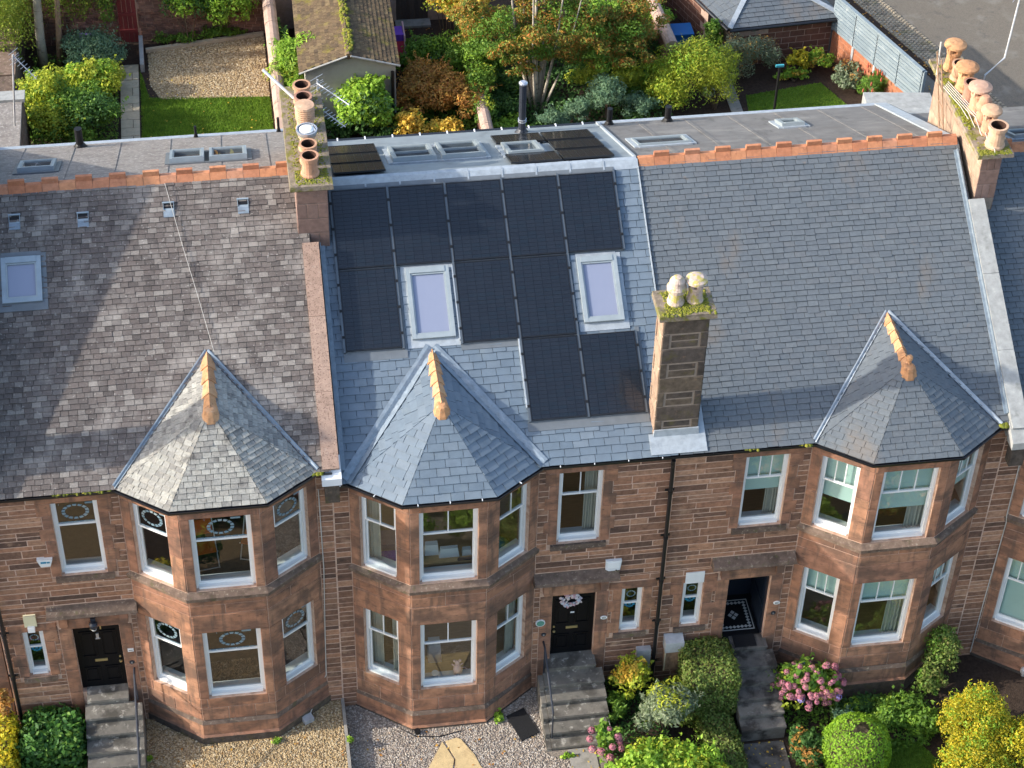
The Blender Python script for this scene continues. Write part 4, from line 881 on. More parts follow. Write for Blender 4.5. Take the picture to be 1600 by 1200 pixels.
rear_sky(hC, 0, 2.88, 4.05, 6.68, 7.45, 'rf_frame_pale', .06, fw=.05); rear_sky(hC, 0, 6.37, 6.89, 7.70, 8.30, 'rf_frame_pale', .10)
rear_sky(hD, -.33, 11.1, 11.75, 6.0, 6.7, 'rf_frame_pale', .1)
# --- little roof vents
f = roof_frame(.388, 0)
for x, y in ((-10.23,4.75), (-8.88,4.70), (-7.17,4.78), (-5.68,4.75)):
    v = U_(y); q = MB(); f.box(q, x-.11, x+.11, v-.02, v+.03, .0, .03); f.box(q, x-.11, x-.10, v-.0, v+.14, 0, .05); f.box(q, x+.10, x+.11, v, v+.14, 0, .05); f.box(q, x-.12, x+.12, v+.14, v+.17, .01, .06); o = q.build('roof_vent', M['rf_frame'], hA['H'])
    q = MB(); f.box(q, x-.098, x+.098, v+.03, v+.139, -.02, .0262); q.build('vent_opening', M['black'], o); q = MB(); f.box(q, x-.11, x+.11, v-.16, v-.02, .018, .034); q.build('vent_apron', M['lead'], o)
# --- vent pipes on the rear slope
def pipe(h, x, y, dz, r, hh, m='black', name='vent_pipe'):
    z = rear_z(y, dz); q = MB(); q.tube([(x,y,z-.1),(x,y,z+hh)], r, 12); q.lathe((x,y,z-.05), [(r*2.2,0),(r*1.2,.14),(r,.16)], 12); return q.build(name, M[m], h['H'])
o = pipe(hB, .74, 9.25, 0, .085, 1.35, 'iron', 'flue'); q = MB()
for z in (.30, .36): q.lathe((.74,9.25,rear_z(9.25)+z), [(.085,0),(.098,.005),(.098,.025),(.085,.03)], 12)
q.lathe((.74,9.25,rear_z(9.25)+1.33), [(.10,0),(.10,.03),(.06,.06),(0,.06)], 12); q.build('flue_band', M['chrome'], o)
pipe(hC, 4.15, 9.37, 0, .075, .42); pipe(hC, 2.80, 9.46, 0, .065, .45); pipe(hA, -9.14, 9.33, .388, .085, .50); pipe(hA, -6.6, 9.6, .388, .03, .3); pipe(hA, -4.75, 9.6, .388, .03, .38)
# rear gutters
for h, x0, x1, dz, br in ((hA,-11.33,-4.4,.388,0), (hB,-4.36,2.55,0,1), (hC,2.59,9.2,0,0)):
    q = MB(); z = rear_z(YB, dz); q.box((x0,YB+.0,z-.12),(x1,YB+.11,z-.02)); q.box((x0,YB-.08,z-.016+.04*abs(KB)),(x1,YB-.01,z+.028)) if not br else None
    o = q.build('rear_gutter', M['gutter' if br else 'lead_pale'], h['H'])
    if br:
        for i in range(11): c = MB(); x = x0+.3+i*.63; c.box((x-.016,YB-.02,z-.03),(x+.016,YB+.125,z-.008)); c.build('gutter_bracket', M['white_old'], o)
# lapped felt seams on the plain rear slopes
for h, dz, xs, m in ((hC, 0, (3.5,4.6,5.65,6.75,7.8,8.85), 'felt_grey'), (hA, .388, (-10.4,-9.3,-8.3,-7.2,-6.1,-5.1), 'felt_old')):
    f = rear_frame(dz, 0)
    for x in xs: q = MB(); f.box(q, -x-.05, -x+.05, -(YB-YR-.1)*RU+rnd.uniform(0,.1), -.16, -.004, .012); q.build('felt_lap', M[m], h['H'])
# wallhead block at the back beside the big right chimney
q = MB(); q.hexa([(9.05,9.3,6.2),(10.7,9.0,6.2),(10.9,10.7,6.2),(9.3,10.9,6.2),(9.05,9.3,7.0),(10.7,9.0,7.0),(10.9,10.7,6.75),(9.3,10.9,6.75)]); q.build('rear_wallhead', M['coping_grey'], hC['H'])
f = rear_frame(0, 9.30); q = MB(); f.box(q, -.14, .14, -(YB-YR-.05)*RU, -.1, .01, .05); q.build('rear_flashing', M['lead_pale'], hC['H'])

# --- doors
def door(h, D, m, hand):
    f = Fr((D[0], 0, D[2]), (1,0,0)); w = D[1]-D[0]; hh = D[3]-D[2]
    q = MB(); f.box(q, -.01, w+.01, 0, hh+.01, -.17, -.125)
    for a, b in ((.10, w/2-.05), (w/2+.05, w-.10)):
        for z0, z1 in ((.20, .66), (1.0, hh-.28)):
            f.box(q, a, b, z0, z0+.03, -.126, -.105); f.box(q, a, b, z1-.03, z1, -.126, -.105); f.box(q, a, a+.03, z0+.03, z1-.03, -.126, -.107); f.box(q, b-.03, b, z0+.03, z1-.03, -.126, -.107); f.box(q, a+.07, b-.07, z0+.07, z1-.07, -.126, -.11)
    o = q.build('door', M[m], h['H'])
    q = MB(); f.box(q, w/2-.13, w/2+.13, .83, .90, -.126, -.108); f.box(q, w/2-.105, w/2+.105, .848, .882, -.109, -.104); q.build('letterbox', M['brass'], o)
    u = .085 if hand == 'l' else w-.085
    q = MB(); q.lathe(f.p(u, .80, -.09), [(0,-.03),(.03,-.02),(.035,0),(.03,.02),(0,.03)], 10); f.box(q, u-.02, u+.02, .90, .95, -.126, -.108); q.build('door_knob', M['brass'], o)
    return o, f, w, hh
dA, f, w, hh = door(hA, hA['D'], 'door_black', 'r')
for i in range(3): q = MB(); f.box(q, w/2-.13+i*.10, w/2-.10+i*.10, hh-.24, hh-.15, -.125, -.117); q.build('door_digit', M['brass'], dA)
q = MB(); f.box(q, w/2-.03, w/2+.03, hh-.50, hh-.36, -.125, -.10); f.box(q, w/2-.05, w/2+.05, hh-.52, hh-.50, -.125, -.095); q.build('knocker', M['chrome'], dA)
dB, f, w, hh = door(hB, hB['D'], 'door_black', 'l')
q = MB(); f.box(q, w/2-.05, w/2+.04, 1.32, 1.36, -.125, -.115); q.build('name_plate', M['grille'], dB)
# open vestibule of the third house: navy boarding, open door leaf and a patterned tile floor
D = hC['D']; q = MB(); x0, x1, yb_ = D[0]-.06, D[1]+.03, 1.32
q.box((x0-.05,.30,-.02),(x0,yb_,2.1)); q.box((x1,.30,-.02),(x1+.05,yb_,2.1)); q.box((x0-.05,yb_,-.02),(x1+.05,yb_+.06,2.1)); q.box((x0-.05,.30,2.1),(x1+.05,yb_+.06,2.15)); q.build('vestibule', M['door_navy'], hC['H'])
q = MB(); q.box((x1-.07,.12,.01),(x1-.02,1.0,2.04)); q.box((x1-.085,.2,.25),(x1-.068,.9,.9)); q.box((x1-.085,.2,1.05),(x1-.068,.9,1.9)); q.build('open_door', M['door_navy'], hC['H'])
q = MB(); q.box((x0,.0,-.12),(x1,yb_,.0)); vf = q.build('vestibule_floor', M['black_tile'], hC['H'])
def tile(x, y, w, h_, m, z=.006): q = MB(); q.box((x,y,-.002),(x+w,y+h_,z)); q.build('tile', M[m], vf)
fx0, fx1, fy0, fy1 = 4.06, 4.86, .28, 1.16
for a in ((fx0,fy0,fx1-fx0,.018),(fx0,fy1-.018,fx1-fx0,.018)): tile(*a, 'white_tile')
for a in ((fx0,fy0+.018,.018,fy1-fy0-.036),(fx1-.018,fy0+.018,.018,fy1-fy0-.036)): tile(*a, 'white_tile')
nx, ny = 8, 9
for i in range(nx):
    for j in range(ny):
        if i in (0, nx-1) or j in (0, ny-1):
            px_, py_ = fx0+.05+(fx1-fx0-.10)*i/nx, fy0+.05+(fy1-fy0-.10)*j/ny; ww, hh_ = (fx1-fx0-.10)/nx, (fy1-fy0-.10)/ny
            q = MB(); cx_, cy_ = px_+ww/2, py_+hh_/2
            q.add([(cx_-ww*.5,cy_,.006),(cx_,cy_-hh_*.5,.006),(cx_+ww*.5,cy_,.006),(cx_,cy_+hh_*.5,.006),(cx_-ww*.5,cy_,-.002),(cx_,cy_-hh_*.5,-.002),(cx_+ww*.5,cy_,-.002),(cx_,cy_+hh_*.5,-.002)], [(0,1,2,3),(4,5,1,0),(5,6,2,1),(6,7,3,2),(7,4,0,3)]); q.build('tile', M['white_tile'], vf)
for dx, dy in ((-.07,0),(.07,0),(0,-.08),(0,.08)):
    cx_, cy_ = (fx0+fx1)/2+dx, (fy0+fy1)/2+dy; q = MB(); q.add([(cx_-.055,cy_,.006),(cx_,cy_-.06,.006),(cx_+.055,cy_,.006),(cx_,cy_+.06,.006)], [(0,1,2,3)]); q.build('tile', M['white_tile'], vf)

# ================================================================ SOLAR PANELS
def panel_meshes(w, l):
    fm = MB(); f = Fr((0,0,0), (1,0,0), (0,1,0)); t = .04; b = .013
    f.box(fm, 0, w, 0, b, 0, t); f.box(fm, 0, w, l-b, l, 0, t); f.box(fm, 0, b, b, l-b, 0, t); f.box(fm, w-b, w, b, l-b, 0, t); f.box(fm, b, w-b, b, l-b, .01, .03)
    cm = MB(); nx, ny = 6, 20; cw, ch = (w-2*b-.02)/nx, (l-2*b-.02)/ny
    for i in range(nx):
        for j in range(ny):
            x, y = b+.01+i*cw, b+.01+j*ch+(.004 if j >= ny/2 else 0); cm.quad([(x+.003,y+.003,t-.006),(x+cw-.003,y+.003,t-.006),(x+cw-.003,y+ch-.003,t-.006),(x+.003,y+ch-.003,t-.006)])
    out = []
    for nm, mb_, m in (('frame', fm, 'panel_frame'), ('cells', cm, 'panel')):
        me = bpy.data.meshes.new(nm); me.from_pydata(mb_.v, [], mb_.f); me.materials.append(M[m]); me.update(); out.append(me)
    return out
def panel(mesh, fr, u, v, n, label, group):
    o = bpy.data.objects.new('solar_panel', None); COL.objects.link(o); o['label'] = label; o['category'] = 'solar panel'; o['group'] = group; o.empty_display_size = .1
    m4 = Matrix((fr.u, fr.v, fr.n)).transposed().to_4x4(); m4.translation = fr.p(u, v, n); o.matrix_basis = m4
    for me in mesh: c = bpy.data.objects.new(me.name, me); COL.objects.link(c); c.parent = o
    return o
f = roof_frame(0, 0); PW = 1.135
PLn = panel_meshes(PW, 1.725)
names = [(0, 3.68, 'black solar panel at the left end of the top row beside the chimney'), (1, 3.68, 'black solar panel in the top row, second from the party wall chimney'), (2, 3.68, 'black solar panel in the middle of the five panel top row'),
 (3, 3.68, 'black solar panel in the top row, second from its right end'), (4, 3.68, 'black solar panel at the right end of the top row above a rooflight'), (0, 2.14, 'lone black solar panel left of the left rooflight'),
 (2, 2.14, 'black solar panel directly right of the left rooflight'), (3, 2.14, 'black solar panel directly left of the right rooflight'), (3, .605, 'left panel of the lowest pair above the eaves'), (4, .605, 'right panel of the lowest pair beside the tall banded chimney')]
for i, y, lb in names: panel(PLn, f, PX(i)+.025, U_(y), .065, lb, 'black solar panels on the front roof')
# rails, clamps and flashing trays belong to the roof
def roofbit(name, m, *boxes, parent=hB['H']):
    q = MB()
    for b in boxes: f.box(q, *b)
    return q.build(name, M[m], parent)
for a, b, y0, y1 in pan_rows:
    u0, u1, v0, v1 = PX(a), PX(b), U_(y0), U_(y1)
    for i in range(a, b+1):
        u = PX(i); roofbit('panel_rail', 'rail', (u-.022, u+.022, v0-.01, v1+.01, .03, .096))
        for k in (.18, .5, .82):
            roofbit('panel_clamp', 'black', (u-.026, u+.026, v0+(v1-v0)*k-.025, v0+(v1-v0)*k+.025, .09, .112))
u = PX
roofbit('flashing_tray', 'tray', (u(0)-.06, u(5)+.02, U_(5.20), U_(5.30), .01, .045)); roofbit('flashing_tray', 'tray', (u(0)-.02, u(1)+.08, U_(2.13)-.20, U_(2.13), .01, .035), (u(1)+.004, u(1)+.075, U_(2.13), U_(3.66), .01, .034))
roofbit('flashing_tray', 'tray', (u(2)-.02, u(3)-.02, U_(2.13)-.13, U_(2.13), .01, .035)); roofbit('flashing_tray', 'tray', (u(3)-.05, u(5)+.05, U_(.6)-.20, U_(.6), .01, .035), (u(5)+.004, u(5)+.09, U_(.6), U_(2.2), .01, .034))
roofbit('flashing_edge', 'lead_pale', (u(3)-.045, u(3)-.02, U_(.85), U_(2.13), .03, .10)); roofbit('flashing_edge', 'lead_pale', (u(2)-.045, u(2)-.02, U_(2.2), U_(3.6), .03, .10))
roofbit('roof_backing', 'tray', (u(0)-.0, u(5)+.0, U_(3.66), U_(5.22), -.004, .045), (u(0)-.0, u(1)+.0, U_(2.13), U_(3.66), -.004, .044), (u(2)-.0, u(4)+.0, U_(2.13), U_(3.66), -.004, .044), (u(3)-.0, u(5)+.0, U_(.6), U_(2.13), -.004, .043))
f = rear_frame(0, 0); PR = panel_meshes(1.08, .98)
for y in (5.78, 6.79, 7.80): panel(PR, f, 2.68, V_(y)-.98*1.0, .05, {5.78:'rear solar panel nearest the ridge beside the row of six pots', 6.79:'middle one of three rear solar panels beside the six pots', 7.80:'rear solar panel at the back eaves beside the row of six pots'}[y], 'reflective solar panels on the rear roof')
for x, y, lb in ((1.06,7.78,'rear solar panel at the back eaves nearest the right party wall'), (-.06,7.78,'rear solar panel at the back eaves behind the smallest rooflight'), (1.06,6.72,'rear solar panel right of the smallest rooflight'), (1.06,5.66,'rear solar panel near the ridge, nearest the right party wall'), (-.06,5.60,'rear solar panel near the ridge in front of the smallest rooflight')):
    panel(PR, f, -x-1.08, V_(y)-.98, .05, lb, 'reflective solar panels on the rear roof')
# ================================================================ SMALL THINGS ON THE FRONTS
Wf = Fr((0,0,0), (1,0,0))
def steps(label, x0, x1, ys, z0, zg, m, cheek=None):
    t = thing('stone_steps', label, 'steps', ((x0+x1)/2, ys[0], zg), 'stone entrance steps')
    yb = .12
    for i, y in enumerate(ys):
        z = z0-.17*i; q = MB(); xe = x1 if i else x1-.14; xs = x0 if i else x0+.05
        q.box((xs, y+.03, max(zg, z-.4)-.02), (xe, yb if i == 0 else ys[i-1]+.06, z-.06)); q.hexa([(xs-.015,y,z-.058),(xe+.015,y,z-.058),(xe+.015,yb if i == 0 else ys[i-1]+.05,z-.058),(xs-.015,yb if i == 0 else ys[i-1]+.05,z-.058),(xs-.01,y+.008,z-.004),(xe+.01,y+.008,z-.004),(xe+.01,yb if i == 0 else ys[i-1]+.05,z+.002),(xs-.01,yb if i == 0 else ys[i-1]+.05,z+.002)])
        q.build('step', M[m], t)
    if cheek:
        q = MB(); n = len(ys)
        for i, y in enumerate(ys[1:], 1): q.box((cheek[0], y, zg-.05), (cheek[1], ys[i-1], z0-.17*i-.02))
        q.build('side_wall', M[m], t)
    return t
steps('pale worn stone steps up to the black door with a wreath', .0, 1.30, [-.30,-.63,-.94,-1.24,-1.53,-1.80], 0, -.955, 'step', (-.13, -.02))
steps('grey stone steps up to the black door beside the dark glossy hedge', -9.84, -8.80, [-.29,-.63,-.95,-1.27,-1.56,-1.86,-2.16], .388, -.72, 'step', (-8.78, -8.66))
steps('dark stone steps up to the open tiled vestibule', 4.18, 5.16, [-.26,-.68,-.98,-1.28,-1.59,-1.86], 0, -1.30, 'step_dark')
def rail(label, x, p):
    t = thing('handrail', label, 'handrail', (x, p[0][0], p[0][1]-.8), 'black stair handrails'); q = MB(); q.tube([(x, y, z) for y, z in p], .024, 8); q.build('rail', M['iron'], t)
    for y, z, zb in ((p[1][0], p[1][1], p[1][1]-.85), (p[-1][0], p[-1][1], p[-1][1]-.85)): q = MB(); q.tube([(x,y,zb),(x,y,z)], .017, 8); q.build('post', M['iron'], t)
rail('blue black handrail on the left of the pale steps by the wreath door', .015, [(-.04,.62),(-.25,.66),(-1.55,.02)])
rail('blue black handrail on the right of the steps by the dark hedge', -8.74, [(-.04,1.05),(-.25,1.09),(-2.1,.25)])
# boxes and plates
t = thing('alarm_box', 'white bell box with blue band left of an upper window', 'alarm box', (-10.157,-.02,4.45)); q = MB()
q.hexa([Wf.p(-10.25,4.42,.07),Wf.p(-10.06,4.42,.07),Wf.p(-10.06,4.42,0),Wf.p(-10.25,4.42,0),Wf.p(-10.31,4.64,.09),Wf.p(-10.0,4.64,.09),Wf.p(-10.0,4.64,0),Wf.p(-10.31,4.64,0)]); q.build('case', M['grille'], t)
q = MB(); Wf.box(q, -10.24, -10.13, 4.535, 4.585, .0, .089); Wf.box(q, -10.12, -10.06, 4.535, 4.575, .0, .088); q.build('blue_lettering', M['glaze_teal'], t)
t = thing('floodlight_box', 'cream box above the narrow window beside the black door', 'box', (-10.68,-.02,2.75)); q = MB(); Wf.box(q, -10.80, -10.55, 2.67, 2.99, 0, .07); q.build('case', M['cream'], t); q = MB(); Wf.box(q, -10.74, -10.60, 2.56, 2.70, .01, .13); q.build('lamp_head', M['white'], t)
t = thing('alarm_box', 'white alarm box with cut lower corner above door hood', 'alarm box', (1.44,-.02,2.85)); q = MB()
P = [(1.27,2.80),(1.35,2.74),(1.58,2.76),(1.61,3.05),(1.27,3.05)]; q.v += [Wf.p(a,b,.075) for a, b in P]+[Wf.p(a,b,0) for a, b in P]; q.f += [(0,1,2,3,4)]+[(i,i+5,(i+1)%5+5,(i+1)%5) for i in range(5)]; q.m += [0]*6; q.build('case', M['grille'], t); q = MB(); Wf.box(q, 1.31, 1.56, 2.84, 3.01, .07, .085); q.build('cover', M['white'], t); q = MB(); q.lathe(Wf.p(1.50,2.765,.08), [(0,-.02),(.02,0),(0,.02)], 8); q.build('led', M['black'], t)
t = thing('canopy_board', 'white board over the top of the narrow leaded window', 'board', (3.25,-.02,2.2)); q = MB(); Wf.box(q, 3.05, 3.46, 2.06, 2.40, .0, .03); q.build('board', M['grille'], t)
t = thing('door_lamp', 'dark glass lantern over the black door without a wreath', 'lamp', (-9.42,-.1,2.6)); q = MB(); Wf.box(q, -9.47,-9.37,2.66,2.78,.03,.10); q.lathe(Wf.p(-9.42,2.50,.13), [(0,0),(.05,.01),(.085,.06),(.09,.16),(.05,.20),(0,.21)], 12); q.build('lantern', M['iron'], t); q = MB(); q.lathe(Wf.p(-9.42,2.47,.13), [(0,0),(.05,.012),(.06,.04),(0,.04)], 12); q.build('globe', M['grille'], t)
def plate(name, label, cat, x, z, rx, rz, m, extra=None):
    t = thing(name, label, cat, (x,-.03,z)); q = MB(); n = 18
    q.v += [Wf.p(x+rx*math.cos(i*2*math.pi/n), z+rz*math.sin(i*2*math.pi/n), .04) for i in range(n)]+[Wf.p(x+rx*math.cos(i*2*math.pi/n), z+rz*math.sin(i*2*math.pi/n), .01) for i in range(n)]
    q.f += [tuple(range(n))]+[(i, i+n, (i+1)%n+n, (i+1)%n) for i in range(n)]; q.m += [0]*(n+1); q.build('plate', M[m], t)
    if extra:
        q = MB()
        for a in extra[1]: Wf.box(q, x+a[0], x+a[1], z+a[2], z+a[3], .038, .044)
        q.build('numerals', M[extra[0]], t)
    return t
dig = ('black', [(-.035,-.02,-.02,.02),(-.008,.008,-.02,.02),(.02,.035,-.02,.02)])
plate('house_number', 'white oval number plate right of the wreath door', 'number plate', 1.32, 1.22, .075, .048, 'white', dig)
plate('house_number', 'white oval number plate right of the open vestibule', 'number plate', 5.16, 1.165, .075, .048, 'white', dig)
t = thing('house_number', 'small white number plate right of the door under the lantern', 'number plate', (-8.76,-.03,1.62)); q = MB(); Wf.box(q, -8.82, -8.70, 1.575, 1.665, .01, .035); q.build('plate', M['white'], t); q = MB(); Wf.box(q, -8.80, -8.72, 1.61, 1.625, .034, .039); q.build('numerals', M['black'], t)
t = plate('round_plaque', 'round green plaque with pale rim left of the wreath door', 'plaque', -.067, 1.233, .105, .105, 'grille'); q = MB(); q.v += [Wf.p(-.067+.085*math.cos(i*math.pi/9), 1.233+.085*math.sin(i*math.pi/9), .047) for i in range(18)]; q.f.append(tuple(range(18))); q.m.append(0); q.build('face', M['green_plaque'], t)
for x, z, lb in ((.015,.84,'dark round door bell left of the wreath door'), (5.12,.83,'dark round door bell right of the open vestibule'), (-8.77,1.228,'dark round door bell under the small white number plate')):
    t = thing('door_bell', lb, 'door bell', (x,-.03,z)); q = MB(); q.tube([Wf.p(x,z,.0), Wf.p(x,z,.035)], .055, 12); q.build('plate', M['iron'], t); q = MB(); q.tube([Wf.p(x,z,.035), Wf.p(x,z,.05)], .018, 10); q.build('button', M['chrome'], t)
# wreath on the black door
t = thing('wreath', 'pink and white flower wreath hanging on the black door', 'wreath', (.60,.08,1.73)); V = []; F = []
for s, cnt in (('ring', 90),):
    for i in range(cnt):
        a = rnd.uniform(0, 2*math.pi); rr = .16+rnd.gauss(0, .035); c = Wf.p(.60+rr*math.cos(a), 1.76+rr*math.sin(a)*.9, -.08+rnd.uniform(-.02, .03)); r = rnd.uniform(.02, .05); k = len(V)
        for j in range(5): b = j*2*math.pi/5+a; V.append(tuple(c+Vector((r*math.cos(b), rnd.uniform(-.02,.02), r*math.sin(b)))))
        V.append(tuple(c+Vector((0,-.03,0)))); F += [(k+j, k+(j+1)%5, k+5) for j in range(5)]
np_mesh('flowers', V, F, M['flower_w'], t); q = MB()
q.hexa([Wf.p(.45,1.55,-.1),Wf.p(.72,1.60,-.1),Wf.p(.72,1.60,-.12),Wf.p(.45,1.55,-.12),Wf.p(.47,1.63,-.05),Wf.p(.70,1.66,-.05),Wf.p(.70,1.66,-.12),Wf.p(.47,1.63,-.12)]); q.build('ribbon', M['galv'], t)
# mats, meters and bits on the ground
q = MB(); q.hexa([(-.87,-.75,-.955),(-.63,-1.46,-.955),(-.22,-1.28,-.955),(-.46,-.57,-.955),(-.87,-.75,-.915),(-.63,-1.46,-.915),(-.22,-1.28,-.915),(-.46,-.57,-.915)]); tag(q.build('doormat', M['rubber']), 'black rubber mat lying on gravel beside the pale steps', 'doormat')
q = MB(); q.box((4.30,-.22,.002),(4.79,.13,.02)); tag(q.build('doormat', M['rubber']), 'black doormat on the threshold of the open vestibule', 'doormat')
t = thing('flagstone', 'broken yellow sandstone flag sunk in the grey gravel', 'flagstone', (-2.2,-1.8,-.955))
for P in ([(-2.95,-2.35),(-2.28,-2.38),(-2.16,-1.75),(-2.33,-1.28),(-2.42,-1.40),(-2.60,-1.70)], [(-2.25,-2.38),(-1.42,-2.36),(-1.60,-2.02),(-1.70,-1.72),(-1.93,-1.24),(-2.05,-1.20),(-2.29,-1.27),(-2.13,-1.75)]):
    q = MB(); k = len(P); P = [(x+rnd.uniform(-.02,.02), y+rnd.uniform(-.02,.02)) for x, y in P]; q.v += [(x,y,-.97) for x, y in P]+[(x,y,-.922+rnd.uniform(-.004,.004)) for x, y in P]; q.f += [tuple(range(k,2*k))]+[(i,(i+1)%k,(i+1)%k+k,i+k) for i in range(k)]; q.m += [0]*(k+1); q.build('stone_piece', M['sandslab'], t)
q = MB(); q.box((.33,-6,-.96),(.92,-1.81,-.935)); q.build('path', M['paver_grey'], None, kind='structure')
q = MB(); q.box((4.2,-6,-1.31),(5.12,-1.9,-1.27)); q.build('path', M['step_dark'], None, kind='structure')
t = thing('meter_cabinet', 'grey meter cabinet on the wall beside the clipped hedge', 'cabinet', (2.9,-.1,-.3)); q = MB(); q.hexa([(2.70,-.28,.12),(3.12,-.28,.12),(3.12,0,.12),(2.70,0,.12),(2.70,-.26,.40),(3.12,-.26,.40),(3.12,0,.46),(2.70,0,.46)]); q.build('lid', M['galv'], t); q = MB(); q.box((2.72,-.24,-.5),(3.10,0,.118)); q.build('body', M['bark'], t); q = MB(); q.box((2.70,-.26,-.5),(2.73,-.235,.118)); q.box((3.09,-.26,-.5),(3.12,-.235,.118)); q.build('side_post', M['paver'], t)
q = MB(); q.box((2.10,-.14,-.55),(2.42,-.004,.12)); tag(q.build('wall_vent_box', M['galv']), 'grey stone coloured box low on wall under the narrow window', 'box')
q = MB(); q.hexa([(-5.25,-.62,-.72),(-5.05,-.52,-.72),(-5.12,-.38,-.72),(-5.32,-.48,-.72),(-5.25,-.62,-.60),(-5.05,-.52,-.60),(-5.12,-.38,-.58),(-5.32,-.48,-.58)]); tag(q.build('junction_box', M['galv']), 'small pale box on golden gravel below a thin cable', 'box')
q = MB(); q.tube([(-4.66,-.03,5.9),(-4.64,-.03,3.6),(-4.70,-.03,1.2),(-4.72,-.03,.2),(-4.95,-.06,-.2),(-5.02,-.2,-.5),(-5.15,-.45,-.62)], .012, 6); tag(q.build('cable', M['cable']), 'thin pale cable running down the wall to a small box', 'cable')
q = MB(); q.tube([(-7.21,5.22,9.74),(-6.95,4.05,9.06),(-6.7,3.0,8.48),(-6.48,2.03,7.93)], .0055, 6); tag(q.build('cable', M['cable']), 'thin pale cable lying down the mottled brown roof', 'cable')
q = MB(); q.tube([(9.98,-.03,5.4),(9.99,-.03,3.3),(10.02,-.03,3.1),(10.0,-.03,2.0),(9.97,-.03,.4),(9.96,-.03,-1.2)], .012, 6); tag(q.build('cable', M['cable']), 'brown cable on the wall joint at the right edge', 'cable')
q = MB(); q.lathe((11.0,-.75,-1.32), [(.05,0),(.05,.1),(.09,.12),(.085,.22),(.03,.26),(0,.26)], 10); tag(q.build('garden_lamp', M['galv']), 'tiny silver garden lamp on the bare soil', 'lamp')
q = MB(); q.lathe((-2.85,-.95,-.955), [(.05,0),(.07,.10),(0,.10)], 10); q.tube([(-3.2,-.8,-.94),(-2.9,-1.05,-.93),(-2.4,-1.12,-.93),(-1.9,-1.02,-.93)], .012, 6); tag(q.build('garden_hose', M['black']), 'dark hose end lying along the bay plinth', 'hose')
# ---- things seen through the solar house's windows
def sillbox(x, y, z, w, d, h_, m, name, label, cat):
    q = MB(); q.hexa([(x-w/2,y-d/2,z),(x+w/2,y-d/2,z),(x+w/2,y+d/2,z),(x-w/2,y+d/2,z),(x-w*.42,y-d*.42,z+h_),(x+w*.42,y-d*.42,z+h_),(x+w*.42,y+d*.42,z+h_),(x-w*.42,y+d*.42,z+h_)]); return tag(q.build(name, M[m]), label, cat)
zu = 3.02
q = MB(); q.box((-2.9,-.20,zu+.55),(-1.4,.25,zu+.60)); q.box((-2.85,-.15,zu),(-2.8,.2,zu+.55)); q.box((-1.5,-.15,zu),(-1.45,.2,zu+.55)); tag(q.build('desk', M['wood_floor']), 'wooden desk standing in the upper bay window', 'desk')
sillbox(-2.05,-.02,zu+.60,.42,.1,.26,'paper','toy_house','white toy house on the desk in upper bay','toy'); sillbox(-2.40,.10,zu+.60,.3,.14,.30,'paper','toy_box','tilted white cardboard box left of the toy house','box'); sillbox(-1.68,.0,zu+.60,.2,.12,.16,'grille','toy_jar','small white jar right of the toy house','jar'); sillbox(-2.72,-.05,zu+.60,.16,.14,.2,'blue','toy_bag','small blue bag at the left end of the desk','bag'); sillbox(-1.72,-.16,zu+.60,.34,.06,.05,'black','pencil_tray','black tray along the desk front','tray')
sillbox(-3.25,.2,zu+.35,.40,.25,.22,'purple','toy_crate','purple crate in the left pane of the upper bay','crate'); sillbox(-3.3,.75,zu,.7,.5,.5,'pink','toy_heap','heap of pinkish toys behind purple crate','toys')
q = MB(); q.lathe((-1.0,.35,zu), [(0,0),(.2,.05),(.30,.2),(.28,.38),(.12,.5),(0,.52)], 18); tag(q.build('ball_chair', M['teal'], smooth=True), 'round teal beanbag seen in the right upper bay window', 'beanbag')
q = MB(); q.box((-2.7,2.6,zu),(-1.2,3.6,zu+.5)); o = tag(q.build('bed', M['grille']), 'white bed at the back of the upper bay room', 'bed'); q = MB(); q.box((-2.68,2.62,zu+.502),(-1.22,3.58,zu+.6)); q.build('blanket', M['teal'], o)
t = thing('stuffed_rabbit', 'pink soft toy with thin tail standing in lower bay window', 'soft toy', (-1.92,-.42,.31)); q = MB(); c = (-1.92,-.45,.31)
q.lathe((c[0],c[1],c[2]+.12), [(0,0),(.095,.01),(.085,.12),(.05,.22),(0,.23)], 12); q.build('dress', M['pink'], t, smooth=True)
q = MB(); q.lathe((c[0],c[1],c[2]+.34), [(0,0),(.05,.02),(.055,.06),(.03,.10),(0,.11)], 12)
for s in (-1, 1): q.lathe((c[0]+s*.06,c[1],c[2]+.42), [(0,0),(.035,.02),(.03,.05),(0,.06)], 8); q.tube([(c[0]+s*.06,c[1],c[2]+.30),(c[0]+s*.12,c[1],c[2]+.35)], .018, 6); q.tube([(c[0]+s*.04,c[1],c[2]+.13),(c[0]+s*.045,c[1]-.02,c[2])], .018, 6)
q.tube([(c[0]+.08,c[1],c[2]+.2),(c[0]+.16,c[1],c[2]+.22),(c[0]+.18,c[1],c[2]+.17),(c[0]+.24,c[1],c[2]+.14)], .008, 6); q.build('body', M['pink'], t, smooth=True)
q = MB(); q.lathe((-2.40,-.45,.31), [(0,0),(.06,0),(.08,.12),(0,.12)], 10); o = tag(q.build('plant_pot', M['grille']), 'little potted plant on the lower bay window board', 'pot plant')
sillbox(-2.3,.6,-.32,.3,.3,.55,'paper','paper_stack','white papers on a low table in the lower bay','papers')
q = MB(); q.box((-3.4,2.4,-.32),(-1.6,3.3,.15)); q.box((-3.4,3.1,.152),(-1.6,3.3,.6)); tag(q.build('sofa', M['galv']), 'grey sofa at the back of the lower bay room', 'sofa')
